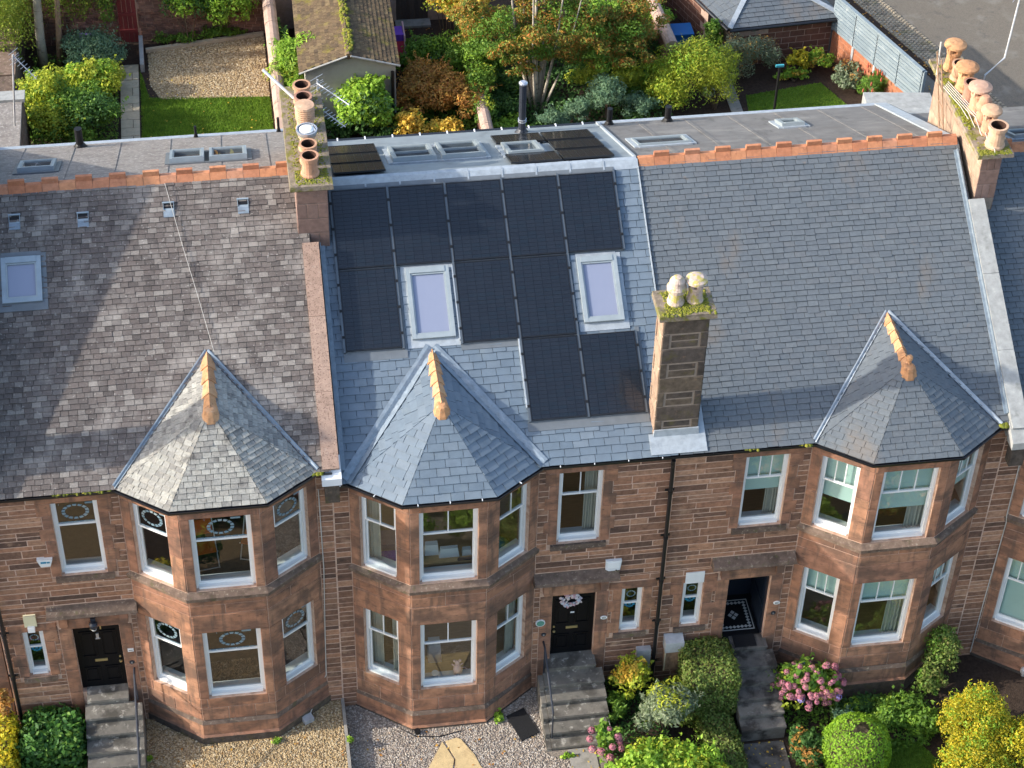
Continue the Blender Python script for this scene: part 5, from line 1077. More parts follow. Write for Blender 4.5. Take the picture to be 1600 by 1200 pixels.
# folding chairs in the first house's upper bay
for x, y, a, lb in ((-7.05,.62,.15,'orange folding chair with white frame in upper bay window'), (-6.0,.75,-.3,'second folding chair at right in the upper bay')):
    t = thing('folding_chair', lb, 'chair', (x,y,zu+.39), 'folding chairs in the bay'); z = zu+.39; ca, sa = math.cos(a), math.sin(a); rt = lambda u, v, w_: (x+u*ca-v*sa, y+u*sa+v*ca, z+w_)
    q = MB(); q.hexa([rt(-.24,-.2,.44),rt(.24,-.2,.44),rt(.24,.22,.42),rt(-.24,.22,.42),rt(-.24,-.2,.46),rt(.24,-.2,.46),rt(.24,.22,.44),rt(-.24,.22,.44)]); q.build('seat', M['orange'], t)
    q = MB(); q.hexa([rt(-.24,.26,.55),rt(.24,.26,.55),rt(.24,.28,.55),rt(-.24,.28,.55),rt(-.24,.34,.9),rt(.24,.34,.9),rt(.24,.36,.9),rt(-.24,.36,.9)]); q.build('backrest', M['orange'], t)
    for s in (-1, 1):
        q = MB(); q.tube([rt(s*.26,-.24,0), rt(s*.26,.36,.92)], .013, 6); q.build('leg', M['white'], t); q = MB(); q.tube([rt(s*.26,.24,0), rt(s*.26,-.2,.46)], .013, 6); q.build('leg', M['white'], t)
    q = MB(); q.tube([rt(-.26,-.24,.02), rt(.26,-.24,.02)], .012, 6); q.build('stretcher', M['white'], t)

# ================================================================ AERIALS, LADDER
def yagi(t, c, d, L_, n, sp=.32, up=(0,0,1)):
    c, d = Vector(c), Vector(d).normalized(); s = d.cross(Vector(up)).normalized()
    q = MB(); q.tube([c, c+d*L_], .012, 6); q.build('boom', M['galv'], t); q = MB()
    for i in range(n): p = c+d*(L_*(i+.5)/n); k = sp*(1-.4*i/n); q.tube([p-s*k/2, p+s*k/2], .006, 5)
    for k in (-.14, .0, .14): q.tube([c+Vector(up)*k-s*sp*.6, c+Vector(up)*k+s*sp*.6], .006, 5)
    q.tube([c-Vector(up)*.16, c+Vector(up)*.16], .008, 5); q.build('elements', M['galv'], t)
def aerial(label, pts, heads, m='galv'):
    t = thing('tv_aerial', label, 'aerial', pts[0], 'television aerials'); q = MB(); q.tube(pts, .022, 8); q.build('mast', M[m], t)
    for h_ in heads: yagi(t, *h_)
    return t
aerial('television aerial on a bent pole above the eight pot chimney', [(10.15,6.1,9.85),(10.25,6.3,10.3),(10.75,6.6,10.5),(10.95,6.9,12.0)], [((10.85,6.9,11.95), (.75,-.55,-.12), .95, 10, .34)])
aerial('pair of television aerials right of the six pot chimney', [(-3.95,7.3,9.9),(-3.93,7.35,10.55)], [((-3.95,7.3,10.5), (.6,-.7,-.1), .95, 10, .30), ((-3.98,6.95,10.15), (.6,-.75,-.1), .85, 9, .28)])
aerial('television aerial on a grey pole at the left edge', [(-11.05,14.0,5.2),(-10.82,14.0,7.25)], [((-10.80,14.0,7.2), (.55,-.4,-.5), .75, 8, .3)])
q = MB(); q.tube([(-4.45,7.1,10.3),(-5.05,7.4,10.85)], .03, 8); tag(q.build('leaning_pole', M['white']), 'white pole leaning left off the six pot chimney', 'pole')
t = thing('roof_ladder', 'rusty ladder with wires against the sunny chimney side', 'ladder', (9.45,6.0,8.6))
for dx in (0, .32): q = MB(); q.tube([(9.44,5.75+dx,8.7),(9.40,6.75+dx*1.0,10.45)], .014, 6); q.build('stile', M['bark'], t)
for i in range(5): a = .1+.19*i; q = MB(); q.tube([(9.44-.04*a,5.75+a,8.7+1.75*a),(9.44-.04*a,6.07+a,8.7+1.75*a)], .011, 6); q.build('rung', M['bark'], t)
q = MB()
for i in range(5): q.tube([(9.42+.04*i,6.4+.05*i,9.98),(9.55+.1*i,5.6-.2*i,10.02),(9.6+.05*i,5.2-.3*i,9.98)], .009, 5)
q.tube([(9.46,7.0,9.9),(9.44,7.05,10.7)], .02, 6); tag(q.build('cable_bundle', M['cable']), 'tangle of pale cables over the mossy chimney cap', 'cables')

# ================================================================ REAR GARDENS
LAWN = [(-8.46,25.15),(-8.20,23.62),(-4.62,23.28),(-4.62,18.5),(-8.30,18.5)]
sheet('lawn', LAWN, -.894, 'turf', kind='structure')
GRV = [(-8.2,26.05),(-4.62,26.6),(-4.62,23.3),(-7.86,23.5),(-8.16,24.3)]
sheet('gravel_bed', GRV, -.89, 'gravel_bed', kind='structure')
LAWN2 = [(9.4,20.0),(9.62,21.75),(12.05,22.15),(12.6,20.8),(12.9,19)]
sheet('lawn', LAWN2, -.894, 'turf', kind='structure')
sheet('patio', [(-4.2,12),(1.4,12),(1.4,27),(-4.2,27)], -.892, 'soil', kind='structure')
LAWN3 = [(7.25,-2.1),(8.1,-2.3),(9.2,-4.5),(6.6,-4.5),(6.9,-2.9)]
sheet('lawn', LAWN3, -1.294, 'turf', kind='structure')
q = MB(); q.box((-9.06,17,-.9),(-8.46,25.3,-.88)); path = q.build('path', M['soil'], None, kind='structure')
y = 17.2; i = 0
while y < 25:
    h_ = .41; x0, x1 = -9.04, -8.48
    for a, b in (((x0, x1),) if i % 2 else ((x0, x0+.36), (x0+.36, x1))): q = MB(); q.box((a+.008, y+.008, -.9), (b-.008, y+h_-.008, -.862+rnd.uniform(-.004,.004))); q.build('slab', M['paver'], path)
    y += h_; i += 1
q = MB(); q.box((9.0,16,-.9),(9.35,23,-.87)); q.build('path', M['paver_grey'], None, kind='structure')
def pts_in(poly, n):
    P = np.array(poly); lo, hi = P.min(0), P.max(0); out = []
    while sum(map(len, out)) < n:
        q = NR.uniform(lo, hi, (n*2, 2)); ins = np.zeros(len(q), bool); j = len(P)-1
        for i in range(len(P)):
            a, b = P[i], P[j]; c = ((a[1] > q[:,1]) != (b[1] > q[:,1])) & (q[:,0] < (b[0]-a[0])*(q[:,1]-a[1])/(b[1]-a[1]+1e-12)+a[0]); ins ^= c; j = i
        out.append(q[ins])
    return np.concatenate(out)[:n]
def pebbles(label, poly, z, n, r0, r1, m, holes=None):
    P = pts_in(poly, n)
    if holes: P = P[~holes(P)]
    n = len(P); r = NR.uniform(r0, r1, n); a = NR.uniform(0, 6.28, n); el = NR.uniform(.6, 1, n)
    V = np.zeros((n, 6, 3)); ca, sa = np.cos(a), np.sin(a)
    for k, (dx, dy, dz_) in enumerate(((1,0,0),(0,1,0),(-1,0,0),(0,-1,0),(.1,.1,.75),(0,0,-.4))):
        jx, jy = dx*r*NR.uniform(.8,1.2,n), dy*r*el*NR.uniform(.8,1.2,n); V[:,k,0] = P[:,0]+jx*ca-jy*sa; V[:,k,1] = P[:,1]+jx*sa+jy*ca; V[:,k,2] = z+r*.3+dz_*r*NR.uniform(.7,1.1,n)
    F = np.array([(0,1,4),(1,2,4),(2,3,4),(3,0,4)]); F = (F[None]+np.arange(n)[:,None,None]*6).reshape(-1,3)
    o = np_mesh('gravel', V.reshape(-1,3), F, M[m], None, 'stuff'); o['label'] = label; o['category'] = 'gravel'; return o
def grass(label, poly, z, n, h0, h1, w=.012):
    P = pts_in(poly, n); a = NR.uniform(0, 6.28, n); h = NR.uniform(h0, h1, n); le = NR.normal(0, .5, (n,2))*h[:,None]
    V = np.zeros((n,3,3)); V[:,0,:2] = P+np.c_[np.cos(a),np.sin(a)]*w; V[:,1,:2] = P-np.c_[np.cos(a),np.sin(a)]*w; V[:,2,:2] = P+le; V[:,:2,2] = z; V[:,2,2] = z+h
    o = np_mesh('grass', V.reshape(-1,3), np.arange(n*3).reshape(-1,3), M['grass'], None, 'stuff'); o['label'] = label; o['category'] = 'grass'; return o
pebbles('golden gravel patch on the rear garden beyond the lawn', GRV, -.89, 9000, .018, .036, 'gravel')
inbay = lambda xc: (lambda P: (P[:,1] > -.86*(1-np.clip((np.abs(P[:,0]-xc)-.8)/1.15, 0, 1))-.02))
pebbles('golden gravel in front of the garland window house', [(-8.65,.0),(-4.44,.0),(-4.44,-2.6),(-8.65,-2.6)], -.72, 15000, .014, .030, 'gravel', inbay(-6.622))
pebbles('grey pink gravel in front of the solar house', [(-4.34,.0),(-.12,.0),(-.12,-1.9),(.32,-2.1),(.32,-2.9),(-4.34,-2.9)], -.955, 17000, .014, .030, 'gravel_b', inbay(-2.144))
grass('rear lawn grass beside the paved path', [(-8.44,25.1),(-8.18,23.6),(-4.62,23.26),(-4.62,20.8),(-8.44,20.8)], -.894, 26000, .03, .075)
grass('mown rear lawn grass in the right garden', [(9.45,20.2),(9.62,21.75),(12.05,22.15),(12.6,20.8),(12.6,20.2)], -.894, 11000, .02, .05)
grass('small front lawn grass between ball bush and yellow hedge', LAWN3, -1.294, 12000, .02, .05)
# walls
def block_wall(name, label, cat, fr, L_, z0, z1, bw_, bh, kind, mort, th=.25, cope=None, holes=(), gap=.02):
    t = thing(name, label, cat, fr.p(0, z0, 0)); q = MB(); fr.box(q, 0, L_, z0, z1, -th, 0); o = q.build('wall', M[mort], t); i = 0; z = z0
    while z < z1-.02:
        u = -bw_*(.5 if i % 2 else 0)
        while u < L_: a, b = max(u, 0), min(u+bw_, L_); stone(fr, o, a, b, z, min(z+bh, z1), kind, .015, 0, gap, 'brick'); u += bw_
        z += bh; i += 1
    return t
t = thing('garden_wall', 'long garden wall with pinkish rounded cope beside the gravel', 'wall', (-4.4,18,-.9)); q = MB(); q.box((-4.55,10,-.9),(-4.25,27,.50)); q.build('wall', M['oldbrick'], t)
y = 10.0
while y < 27:
    L_ = rnd.uniform(.7, .95); q = MB(); q.tube([(-4.4+rnd.uniform(-.01,.01),y+.008,.54),(-4.4,y+L_-.008,.54)], .20, 12); q.build('cope_stone', M['pinkwall'], t); y += L_
t = thing('garden_wall', 'pinkish garden wall half hidden by the autumn trees', 'wall', (1.45,18,-.9)); q = MB(); q.box((1.30,10,-.9),(1.60,27,-.05)); q.build('wall', M['oldbrick'], t); y = 10.0
while y < 27: L_ = rnd.uniform(.7, .95); q = MB(); q.tube([(1.45,y+.008,.0),(1.45,y+L_-.008,.0)], .18, 12); q.build('cope_stone', M['pinkwall'], t); y += L_
t = thing('garden_wall', 'short pinkish garden wall left of the hip roofed outhouse', 'wall', (7.4,24,-.9)); q = MB(); q.hexa([(7.25,22.5,-.9),(7.55,22.5,-.9),(7.3,27.5,-.9),(7.0,27.5,-.9),(7.25,22.5,.5),(7.55,22.5,.5),(7.3,27.5,.5),(7.0,27.5,.5)]); q.build('wall', M['oldbrick'], t)
for i in range(6): a, b = 22.5+i*.83, 22.5+(i+1)*.83-.02; q = MB(); q.tube([(7.4-.25*(a-22.5)/5,a,.54),(7.4-.25*(b-22.5)/5,b,.54)], .19, 12); q.build('cope_stone', M['pinkwall'], t)
def brick_mass(t, fr, L_, z0, z1, bw_, bh, m):
    """coursed small bricks, real relief, one mass"""
    mb = MB(); z = z0; i = 0
    while z < z1:
        u = -rnd.random()*bw_
        while u < L_:
            w = bw_*rnd.uniform(.8, 1.25); a, b = max(u, 0)+.008, min(u+w, L_)-.008; d = rnd.uniform(.012, .03)
            if b-a > .03: fr.box(mb, a, b, z+.008, min(z+bh, z1)-.006, -.01, d)
            u += w
        z += bh; i += 1
    mb.build('bricks', M[m], t, kind='stuff')
t = thing('garden_wall', 'old brick back wall with climbers behind the gravel', 'wall', (-9.5,26.7,-.9)); q = MB()
fb = Fr((-15,26.75,0), (1,0,0)); hl = [(6.0,6.58,-.9,1.02)]; wall_back(q, fb, 0, 10.5, -.9, 1.9, hl, .35); q.build('wall', M['mortar'], t); brick_mass(t, fb, 5.98, -.9, 1.9, .26, .115, 'oldbrick'); brick_mass(t, Fr((-8.4,26.75,0),(1,0,0)), 3.85, -.9, 1.9, .26, .115, 'oldbrick')
t = thing('garden_gate', 'dark red plank gate at the end of the paved path', 'gate', (-8.71,26.6,-.9))
for i in range(4): q = MB(); q.box((-8.99+i*.14,26.62,-.86),(-8.99+i*.14+.13,26.66,.98)); q.build('plank', M['redgate'], t)
for z in (-.5,.1,.75): q = MB(); q.box((-8.99,26.58,z),(-8.44,26.618,z+.12)); q.build('ledge', M['redgate'], t)
t = thing('garden_wall', 'salmon back wall beside the dark plank gate', 'wall', (.0,26.9,-.9)); q = MB(); fb = Fr((-4.2,26.9,0), (1,0,0)); wall_back(q, fb, 0, 5.5, -.9, 1.6, [(3.75,4.75,-.9,1.3)], .3); q.build('wall', M['pinkwall'], t)
t = thing('garden_gate', 'dark weathered plank gate in the salmon wall', 'gate', (.05,26.85,-.9))
for i in range(7): q = MB(); x = -.45+i*.143; q.box((x+.004,26.9,-.88),(x+.137,26.94,1.28)); q.build('plank', M['darkwood'], t)
q = MB(); q.box((-.5,26.5,-.9),(.6,26.9,-.82)); q.build('doorstep', M['paver_grey'], t)
q = MB(); q.hexa([(-8.25,26.02,-.9),(-4.62,26.56,-.9),(-4.62,26.68,-.9),(-8.25,26.14,-.9),(-8.25,26.02,-.78),(-4.62,26.56,-.78),(-4.62,26.68,-.78),(-8.25,26.14,-.78)]); tag(q.build('timber_edging', M['paver']), 'pale timber edging along the back of the golden gravel', 'edging')
q = MB(); q.hexa([(-8.42,25.0,-.9),(-8.30,25.0,-.9),(-8.32,26.5,-.9),(-8.44,26.5,-.9),(-8.42,25.0,-.62),(-8.30,25.0,-.62),(-8.32,26.5,-.55),(-8.44,26.5,-.55)]); tag(q.build('stone_edging', M['coping_grey']), 'grey stone edging beside the end of the paved path', 'edging')
# tiled shed
t = thing('shed', 'harled shed with mossy brown tiled gable roof', 'shed', (-2.4,22,-.9)); gy = 21.2
q = MB(); q.v += [(-3.62,gy,-.9),(-1.02,gy,-.9),(-1.02,gy,1.36),(-2.36,gy,1.80),(-3.62,gy,1.36)]+[(-3.62,29.5,-.9),(-1.02,29.5,-.9),(-1.02,29.5,1.36),(-2.36,29.5,1.80),(-3.62,29.5,1.36)]
q.f += [(0,1,2,3,4),(1,6,7,2),(0,4,9,5)]; q.m += [0]*3; q.build('wall', M['harl'], t); R_, EL, ER = Vector((-2.36,gy-.1,1.84)), Vector((-3.80,gy-.1,1.33)), Vector((-.90,gy-.1,1.40)); bk = Vector((.12,8.4,0))
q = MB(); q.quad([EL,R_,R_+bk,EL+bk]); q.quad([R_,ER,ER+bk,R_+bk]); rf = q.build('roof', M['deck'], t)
for P0, P1, m in ((EL, R_, 1), (ER, R_, 0)):
    mb = MB(); n = 12; rows = 46
    for j in range(n):
        for i in range(rows):
            a, b = P0+(P1-P0)*(j/n), P0+(P1-P0)*((j+1.25)/n); y0, y1 = i*.18+(.09 if j % 2 else 0), i*.18+.172+(.09 if j % 2 else 0); e = Vector((.0143*0,1,0))
            k = rnd.uniform(-.004,.004); up = Vector((0,0,1)); q0 = bk*(y0/8.4); q1 = bk*(y1/8.4); th = up*(.032+k)
            mb.add([a+q0+th, a+q1+th, b+q1+up*.012, b+q0+up*.012, a+q0, a+q1], [(0,1,2,3),(4,5,1,0),(4,0,3)])
    mb.build('roof_tiles', M['shedtile'], t, kind='stuff')
for i in range(20): q = MB(); a = R_+bk*(i/20); b = R_+bk*((i+1)/20); q.tube([a+Vector((0,.006,-.01)), b+Vector((0,-.006,.0))], .10, 8); q.build('ridge_tile', M['shedtile'], t)
moss_on(t, -2.42, -2.2, 21.2, 29.4, 1.90, 500, s=(.03,.08))
q = MB(); q.tube([R_+Vector((-.05,-.02,.01)), EL+Vector((0,-.02,.02))], .03, 6); q.tube([R_+Vector((.05,-.02,.01)), ER+Vector((0,-.02,.02))], .03, 6); q.build('verge', M['coping_grey'], t); q = MB(); q.tube([(-1.12,gy-.06,1.2),(-1.12,gy-.06,-.9)], .05, 8); q.build('downpipe', M['gutter'], t)
# outhouse with hipped slate roof
t = thing('outhouse', 'brown block outhouse with hipped slate roof by the lane', 'outhouse', (11,25,-.9)); A, B_ = Vector((9.42,23.3,0)), Vector((12.62,23.55,0)); Cb = Vector((7.3,29.4,0)); ze = .62
ff = Fr(A, B_-A); Lf = (B_-A).length; fl = Fr(Cb, A-Cb); Ll = (A-Cb).length; Db = B_+(Cb-A)
q = MB(); wall_back(q, ff, 0, Lf, -.9, ze, [(.62,.86,.30,.52)], .25); wall_back(q, fl, 0, Ll, -.9, ze, [(Ll-1.35,Ll-.75,-.9,.42)], .25); q.quad([B_+Vector((0,0,-.9)), Db+Vector((0,0,-.9)), Db+Vector((0,0,ze)), B_+Vector((0,0,ze))]); o = q.build('wall', M['blockmortar'], t)
for fr_, L_, kk, hs in ((ff, Lf, 'block', [(.62,.86,.28,.54)]), (fl, Ll, 'block', [(Ll-1.35,Ll-.75,-.9,.42)])):
    z = -.9; i = 0
    while z < ze-.02:
        u = -.25 if i % 2 else 0
        while u < L_:
            a, b, c = max(u,0), min(u+.47,L_), min(z+.217, ze)
            if not any(b > p+.02 and a < r_-.02 and c > s+.02 and z < t_-.02 for p, r_, s, t_ in hs): stone(fr_, o, a, b, z, c, kk if not (kk == 'block' and fr_ is fl and u > Ll-.75) else 'sunlit_stone', .012, 0, .022, 'brick')  # corner blocks on the left wall are coloured as sunlit
            u += .47
        z += .217; i += 1
q = MB(); ff.box(q, .62, .86, .30, .52, -.12, -.08); fl.box(q, Ll-1.35, Ll-.75, -.9, .42, -.2, -.15); q.build('opening', M['black'], t)
ov = .22; E1 = A+Vector((-.14,-ov,ze)); E2 = B_+Vector((.28,-ov+.02,ze)); dv = (Cb-A).normalized(); E0 = Cb+Vector((-.2,0,ze)); E3 = E2+dv*6; ap = (A+B_)/2+dv*1.55+Vector((0,0,ze+.85)); ap2 = ap+dv*5
So = []
q = MB(); dn = Vector((0,0,-.012))
for pl in ([E1,E2,ap], [E0,E1,ap,ap2], [E2,E3,ap2,ap]): q.quad([p+dn for p in pl]); slate_rows(So, pl, .30, .16, 'slate_mid')
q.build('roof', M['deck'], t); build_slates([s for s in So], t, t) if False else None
mb = MB()
for fr_, K, ab, mk, v0, L_, th, c in So:
    n_ = [th*(1-.75*min(max((p[1]-v0)/L_,0),1)) for p in K]; k = len(K); top = [fr_.p(p[0],p[1],a) for p, a in zip(K, n_)]; bot = [fr_.p(p[0],p[1],a-.015) for p, a in zip(K, n_)]; mb.add(top+bot, [tuple(range(k))]+[(i+k,(i+1)%k+k,(i+1)%k,i) for i in range(k)])
mb.build('slates', M['slate_mid'], t, kind='stuff'); q = MB()
for p in (E1, E2): strip(q, p+Vector((0,0,.03)), ap+Vector((0,0,.03)), .075, (0,-.3,1), .03)
q.build('hip_flashing', M['lead_pale'], t); q = MB(); q.tube([E1+Vector((0,-.05,-.04)), E2+Vector((0,-.05,-.04))], .05, 8); q.tube([E1+Vector((-.05,0,-.04)), E0+Vector((-.05,0,-.04))], .05, 8); q.build('gutter', M['gutter'], t)
# lane-side fence on an orange wall
t = thing('lane_fence', 'pale grey slatted fence on an orange wall by the lane', 'fence', (13,21,-.9)); P0, P1 = Vector((12.66,23.5,0)), Vector((14.15,19.3,0)); fe = Fr(P0, P1-P0); Lf = (P1-P0).length
q = MB(); fe.box(q, 0, Lf, -.9, .15, -.25, 0); o = q.build('wall', M['blockmortar'], t); z = -.9; i = 0
while z < .1:
    u = -.2 if i % 2 else 0
    while u < Lf: stone(fe, o, max(u,0), min(u+.42,Lf), z, z+.21, 'orange', .012, 0, .012, 'brick'); u += .42
    z += .21; i += 1
nb = 4
for k in range(nb):
    a, b = Lf*k/nb, Lf*(k+1)/nb
    for i in range(9): q = MB(); fe.box(q, a+.02, b-.02, .16+i*.122, .16+i*.122+.098, .04, .065+.006*(i%2)); q.build('slat', M['fence'], t)
    q = MB(); fe.box(q, a+.0, b, 1.27, 1.34, -.02, .09); q.build('top_rail', M['fence'], t)
for k in range(nb+1): q = MB(); u = Lf*k/nb; fe.box(q, u-.05, u+.05, -.88 if k in (1,2) else .1, 1.30, -.0 if k in (1,2) else -.06, .038 if k not in (1,2) else .036); q.build('post', M['fence' if k not in (1,2) else 'galv'], t)
# lane
ld = Vector((.33,-.944,0)); s_ = Vector((.944,.33,0)); O_ = Vector((13.5,24.5,0))
def lane(a, b, u0=-8, u1=14): return [tuple((O_+s_*x+ld*y)[:2]) for x, y in ((a,u0),(b,u0),(b,u1),(a,u1))]
sheet('lane', lane(-.2, 14), -.893, 'asphalt', kind='structure'); sheet('verge', lane(1.05,1.38), -.886, 'soil', kind='structure')
mb = MB(); u = -6.5
while u < 9:
    for k in range(7): c = O_+s_*(1.42+.125*k+rnd.uniform(-.01,.01))+ld*(u+(.06 if k%2 else 0)); x, y = c.x, c.y; h_ = rnd.uniform(.012,.03); r1, r2 = .062, .055; mb.hexa([tuple(c+s_*a*r1+ld*b*r2+Vector((0,0,-.9))) for a, b in ((-1,-1),(-1,1),(1,1),(1,-1))]+[tuple(c+s_*a*r1*.75+ld*b*r2*.75+Vector((0,0,-.885+h_))) for a, b in ((-1,-1),(-1,1),(1,1),(1,-1))])
    u += .125
mb.build('cobbles', M['cobble'], None, kind='stuff')
# far side of the lane: left open, no building made
# clothes poles
for x, y, z1, lb in ((10.08,20.2,1.15,'black clothes pole with blue cap on the right lawn'), (13.40,21.6,.31,'short black pole in front of the pale fence')):
    t = thing('clothes_pole', lb, 'pole', (x,y,-.9)); q = MB(); q.tube([(x,y,-.9),(x,y,z1)], .04, 8); q.build('post', M['black'], t)
    if z1 > 1: q = MB(); q.box((x-.12,y-.03,z1),(x+.12,y+.03,z1+.07)); q.build('cross_bar', M['teal'], t)
# odd bright things in the gardens
t = thing('plastic_crate', 'purple plastic tub against the back wall', 'tub', (-9.95,26.3,-.9)); q = MB(); q.hexa([(-10.15,26.1,-.9),(-9.72,26.1,-.9),(-9.72,26.5,-.9),(-10.15,26.5,-.9),(-10.2,26.05,-.45),(-9.67,26.05,-.45),(-9.67,26.55,-.45),(-10.2,26.55,-.45)]); q.build('tub', M['purple'], t); q = MB(); q.box((-10.22,26.03,-.448),(-9.65,26.57,-.40)); q.build('lid', M['purple'], t)
t = thing('storage_bin', 'bright blue lidded bin beside the outhouse wall', 'bin', (8.3,24.9,-.9)); q = MB(); q.hexa([(7.98,24.6,-.9),(8.5,24.6,-.9),(8.5,25.1,-.9),(7.98,25.1,-.9),(7.92,24.55,-.5),(8.56,24.55,-.5),(8.56,25.15,-.5),(7.92,25.15,-.5)]); q.build('bin', M['blue'], t); q = MB(); q.box((7.90,24.53,-.498),(8.58,25.17,-.44)); q.build('lid', M['blue'], t)
t = thing('toy_slide', 'pink and purple toy slide beside the shed', 'slide', (-.55,25,-.9)); q = MB(); q.hexa([(-.78,24.4,-.9),(-.42,24.4,-.9),(-.42,24.8,-.3),(-.78,24.8,-.3),(-.78,24.4,-.82),(-.42,24.4,-.82),(-.42,24.8,-.22),(-.78,24.8,-.22)]); q.build('chute', M['red'], t); q = MB(); q.box((-.78,24.82,-.9),(-.42,25.3,.0)); q.build('tower', M['purple'], t); q = MB(); q.tube([(-.42,24.4,-.75),(-.40,24.8,-.05),(-.42,25.3,.15)], .03, 8); q.build('side_rail', M['pink'], t)
t = thing('planter', 'pale stone trough in the dark yard before the plank gate', 'trough', (.77,25.1,-.9)); q = MB(); q.box((.45,24.95,-.9),(1.1,25.3,-.6)); q.build('trough', M['harl'], t); q = MB(); q.box((.5,25.0,-.6),(1.05,25.25,-.58)); q.build('earth', M['soil'], t)
q = MB(); q.lathe((.47,24.5,-.9), [(0,0),(.22,0),(.25,.3),(.1,.36),(0,.36)], 14); tag(q.build('compost_tub', M['teal']), 'dull teal round tub beside the stone trough', 'tub')
q = MB(); q.lathe((2.1,25.0,.15), [(0,0),(.14,.03),(.16,.14),(.06,.22),(0,.22)], 12); q.tube([(2.1,25,.15),(2.12,25.1,-.9)], .03, 6); tag(q.build('bird_feeder', M['blue']), 'blue bird feeder among the yellow leaves', 'bird feeder')
q = MB(); q.lathe((-1.93,21.85,-.9), [(0,0),(.12,0),(.15,.25),(0,.25)], 12); tag(q.build('watering_pot', M['teal']), 'small teal pot in shade behind the chimney', 'pot')
q = MB(); q.lathe((-2.0,22.1,-.9), [(0,0),(.2,0),(.26,.36),(.22,.36),(.2,.3),(0,.3)], 14); tag(q.build('flower_pot', M['terra']), 'terracotta pot under the rounded evergreen by the shed', 'flower pot')
# neighbour's low back wing at the left edge
t = thing('back_wing', 'weathered stone wing with flat cope at the left edge', 'outbuilding', (-12.2,20,-.9)); q = MB(); q.box((-13.2,18.0,-.9),(-11.62,21.6,.9)); o = q.build('wall', M['mortar_pale'], t)
for fr_, L_ in ((Fr((-11.62,18,0),(0,1,0)), 3.6), (Fr((-13.2,18,0),(1,0,0)), 1.58)):
    rubble(fr_, o, 0, L_, -.9, .9, [], 'mossy_stone', lmin=.3, lmax=.6)
q = MB(); q.box((-13.25,21.2,.9),(-11.55,21.65,1.02)); q.build('cope', M['coping_grey'], t); q = MB(); q.box((-13.2,18,.902),(-11.63,21.18,.95)); q.build('roof', M['felt_old'], t)
for i, (a, b) in enumerate(((21.9,23.4),(23.4,25.2),(25.2,27))):
    q = MB(); q.box((-13.3,a+.01,-.9),(-12.0+.05*i,b-.01,.35+.04*i)); tag(q.build('stone_terrace', M['mossy_stone']), ('lichened stone block terrace nearest the left wing','middle stone block terrace at the left edge','stone block terrace farthest back at left edge')[i], 'terrace')
# ================================================================ PLANTS
def unit(n): v = NR.normal(size=(n,3)); return v/np.linalg.norm(v, axis=1)[:,None]
def leaf_quads(P, N, size, asp=.5):
    n = len(P); r = unit(n); t = np.cross(N, r); t /= np.linalg.norm(t, axis=1)[:,None]+1e-9; b = np.cross(N, t); s = size*NR.uniform(.6, 1.3, n)
    fold = N*(s*.18)[:,None]
    V = np.stack([P-t*s[:,None], P+b*(s*asp)[:,None]+fold, P+t*s[:,None], P-b*(s*asp)[:,None]+fold], 1)
    return V.reshape(-1,3)
def clumps(blobs, k, fr=(.28,.45)):
    """break each ellipsoid into k smaller uneven clumps over its surface"""
    out = []
    for (x,y,z,rx,ry,rz) in blobs:
        d = unit(k); d[:,2] = np.where(d[:,2] < -.45, -d[:,2], d[:,2])
        rr = NR.uniform(.45, .86, k); f = NR.uniform(*fr, k)
        for i in range(k): out.append((x+d[i,0]*rx*rr[i], y+d[i,1]*ry*rr[i], z+d[i,2]*rz*rr[i], rx*f[i], ry*f[i], rz*f[i]*.9))
    return out
def leaf_cloud(name, cl, n, size, m, parent, up=.35, asp=.5, zmin=None, shell=.6, kind=None):
    C = np.array(cl); w = (C[:,3]*C[:,4]+C[:,4]*C[:,5]+C[:,3]*C[:,5]); w /= w.sum(); ix = NR.choice(len(C), n, p=w); c = C[ix]; d = unit(n)
    r = NR.uniform(shell**3, 1.05, n)**(1/3); P = c[:,:3]+d*c[:,3:]*r[:,None]
    N = d*.7+unit(n)*.65+np.array([0,0,up]); N /= np.linalg.norm(N, axis=1)[:,None]
    if zmin is not None: k = P[:,2] > zmin; P, N = P[k], N[k]
    V = leaf_quads(P, N, size, asp); return np_mesh(name, V, np.arange(len(V)).reshape(-1,4), LM[m] if isinstance(m, str) else m, parent, kind)
def stems(parent, c, top, n, r, m='twig', spread=.6, name='stem'):
    q = MB()
    for i in range(n):
        a = rnd.uniform(0, 6.28); p = Vector(c)+Vector((math.cos(a)*.06, math.sin(a)*.06, 0)); e = Vector(top)+Vector((math.cos(a)*spread*rnd.random(), math.sin(a)*spread*rnd.random(), rnd.uniform(-.2,.1))); q.tube([p, p.lerp(e, .5)+Vector((rnd.uniform(-.05,.05), rnd.uniform(-.05,.05), .05)), e], [r, r*.7, r*.3], 5)
    return q.build(name, M[m], parent)
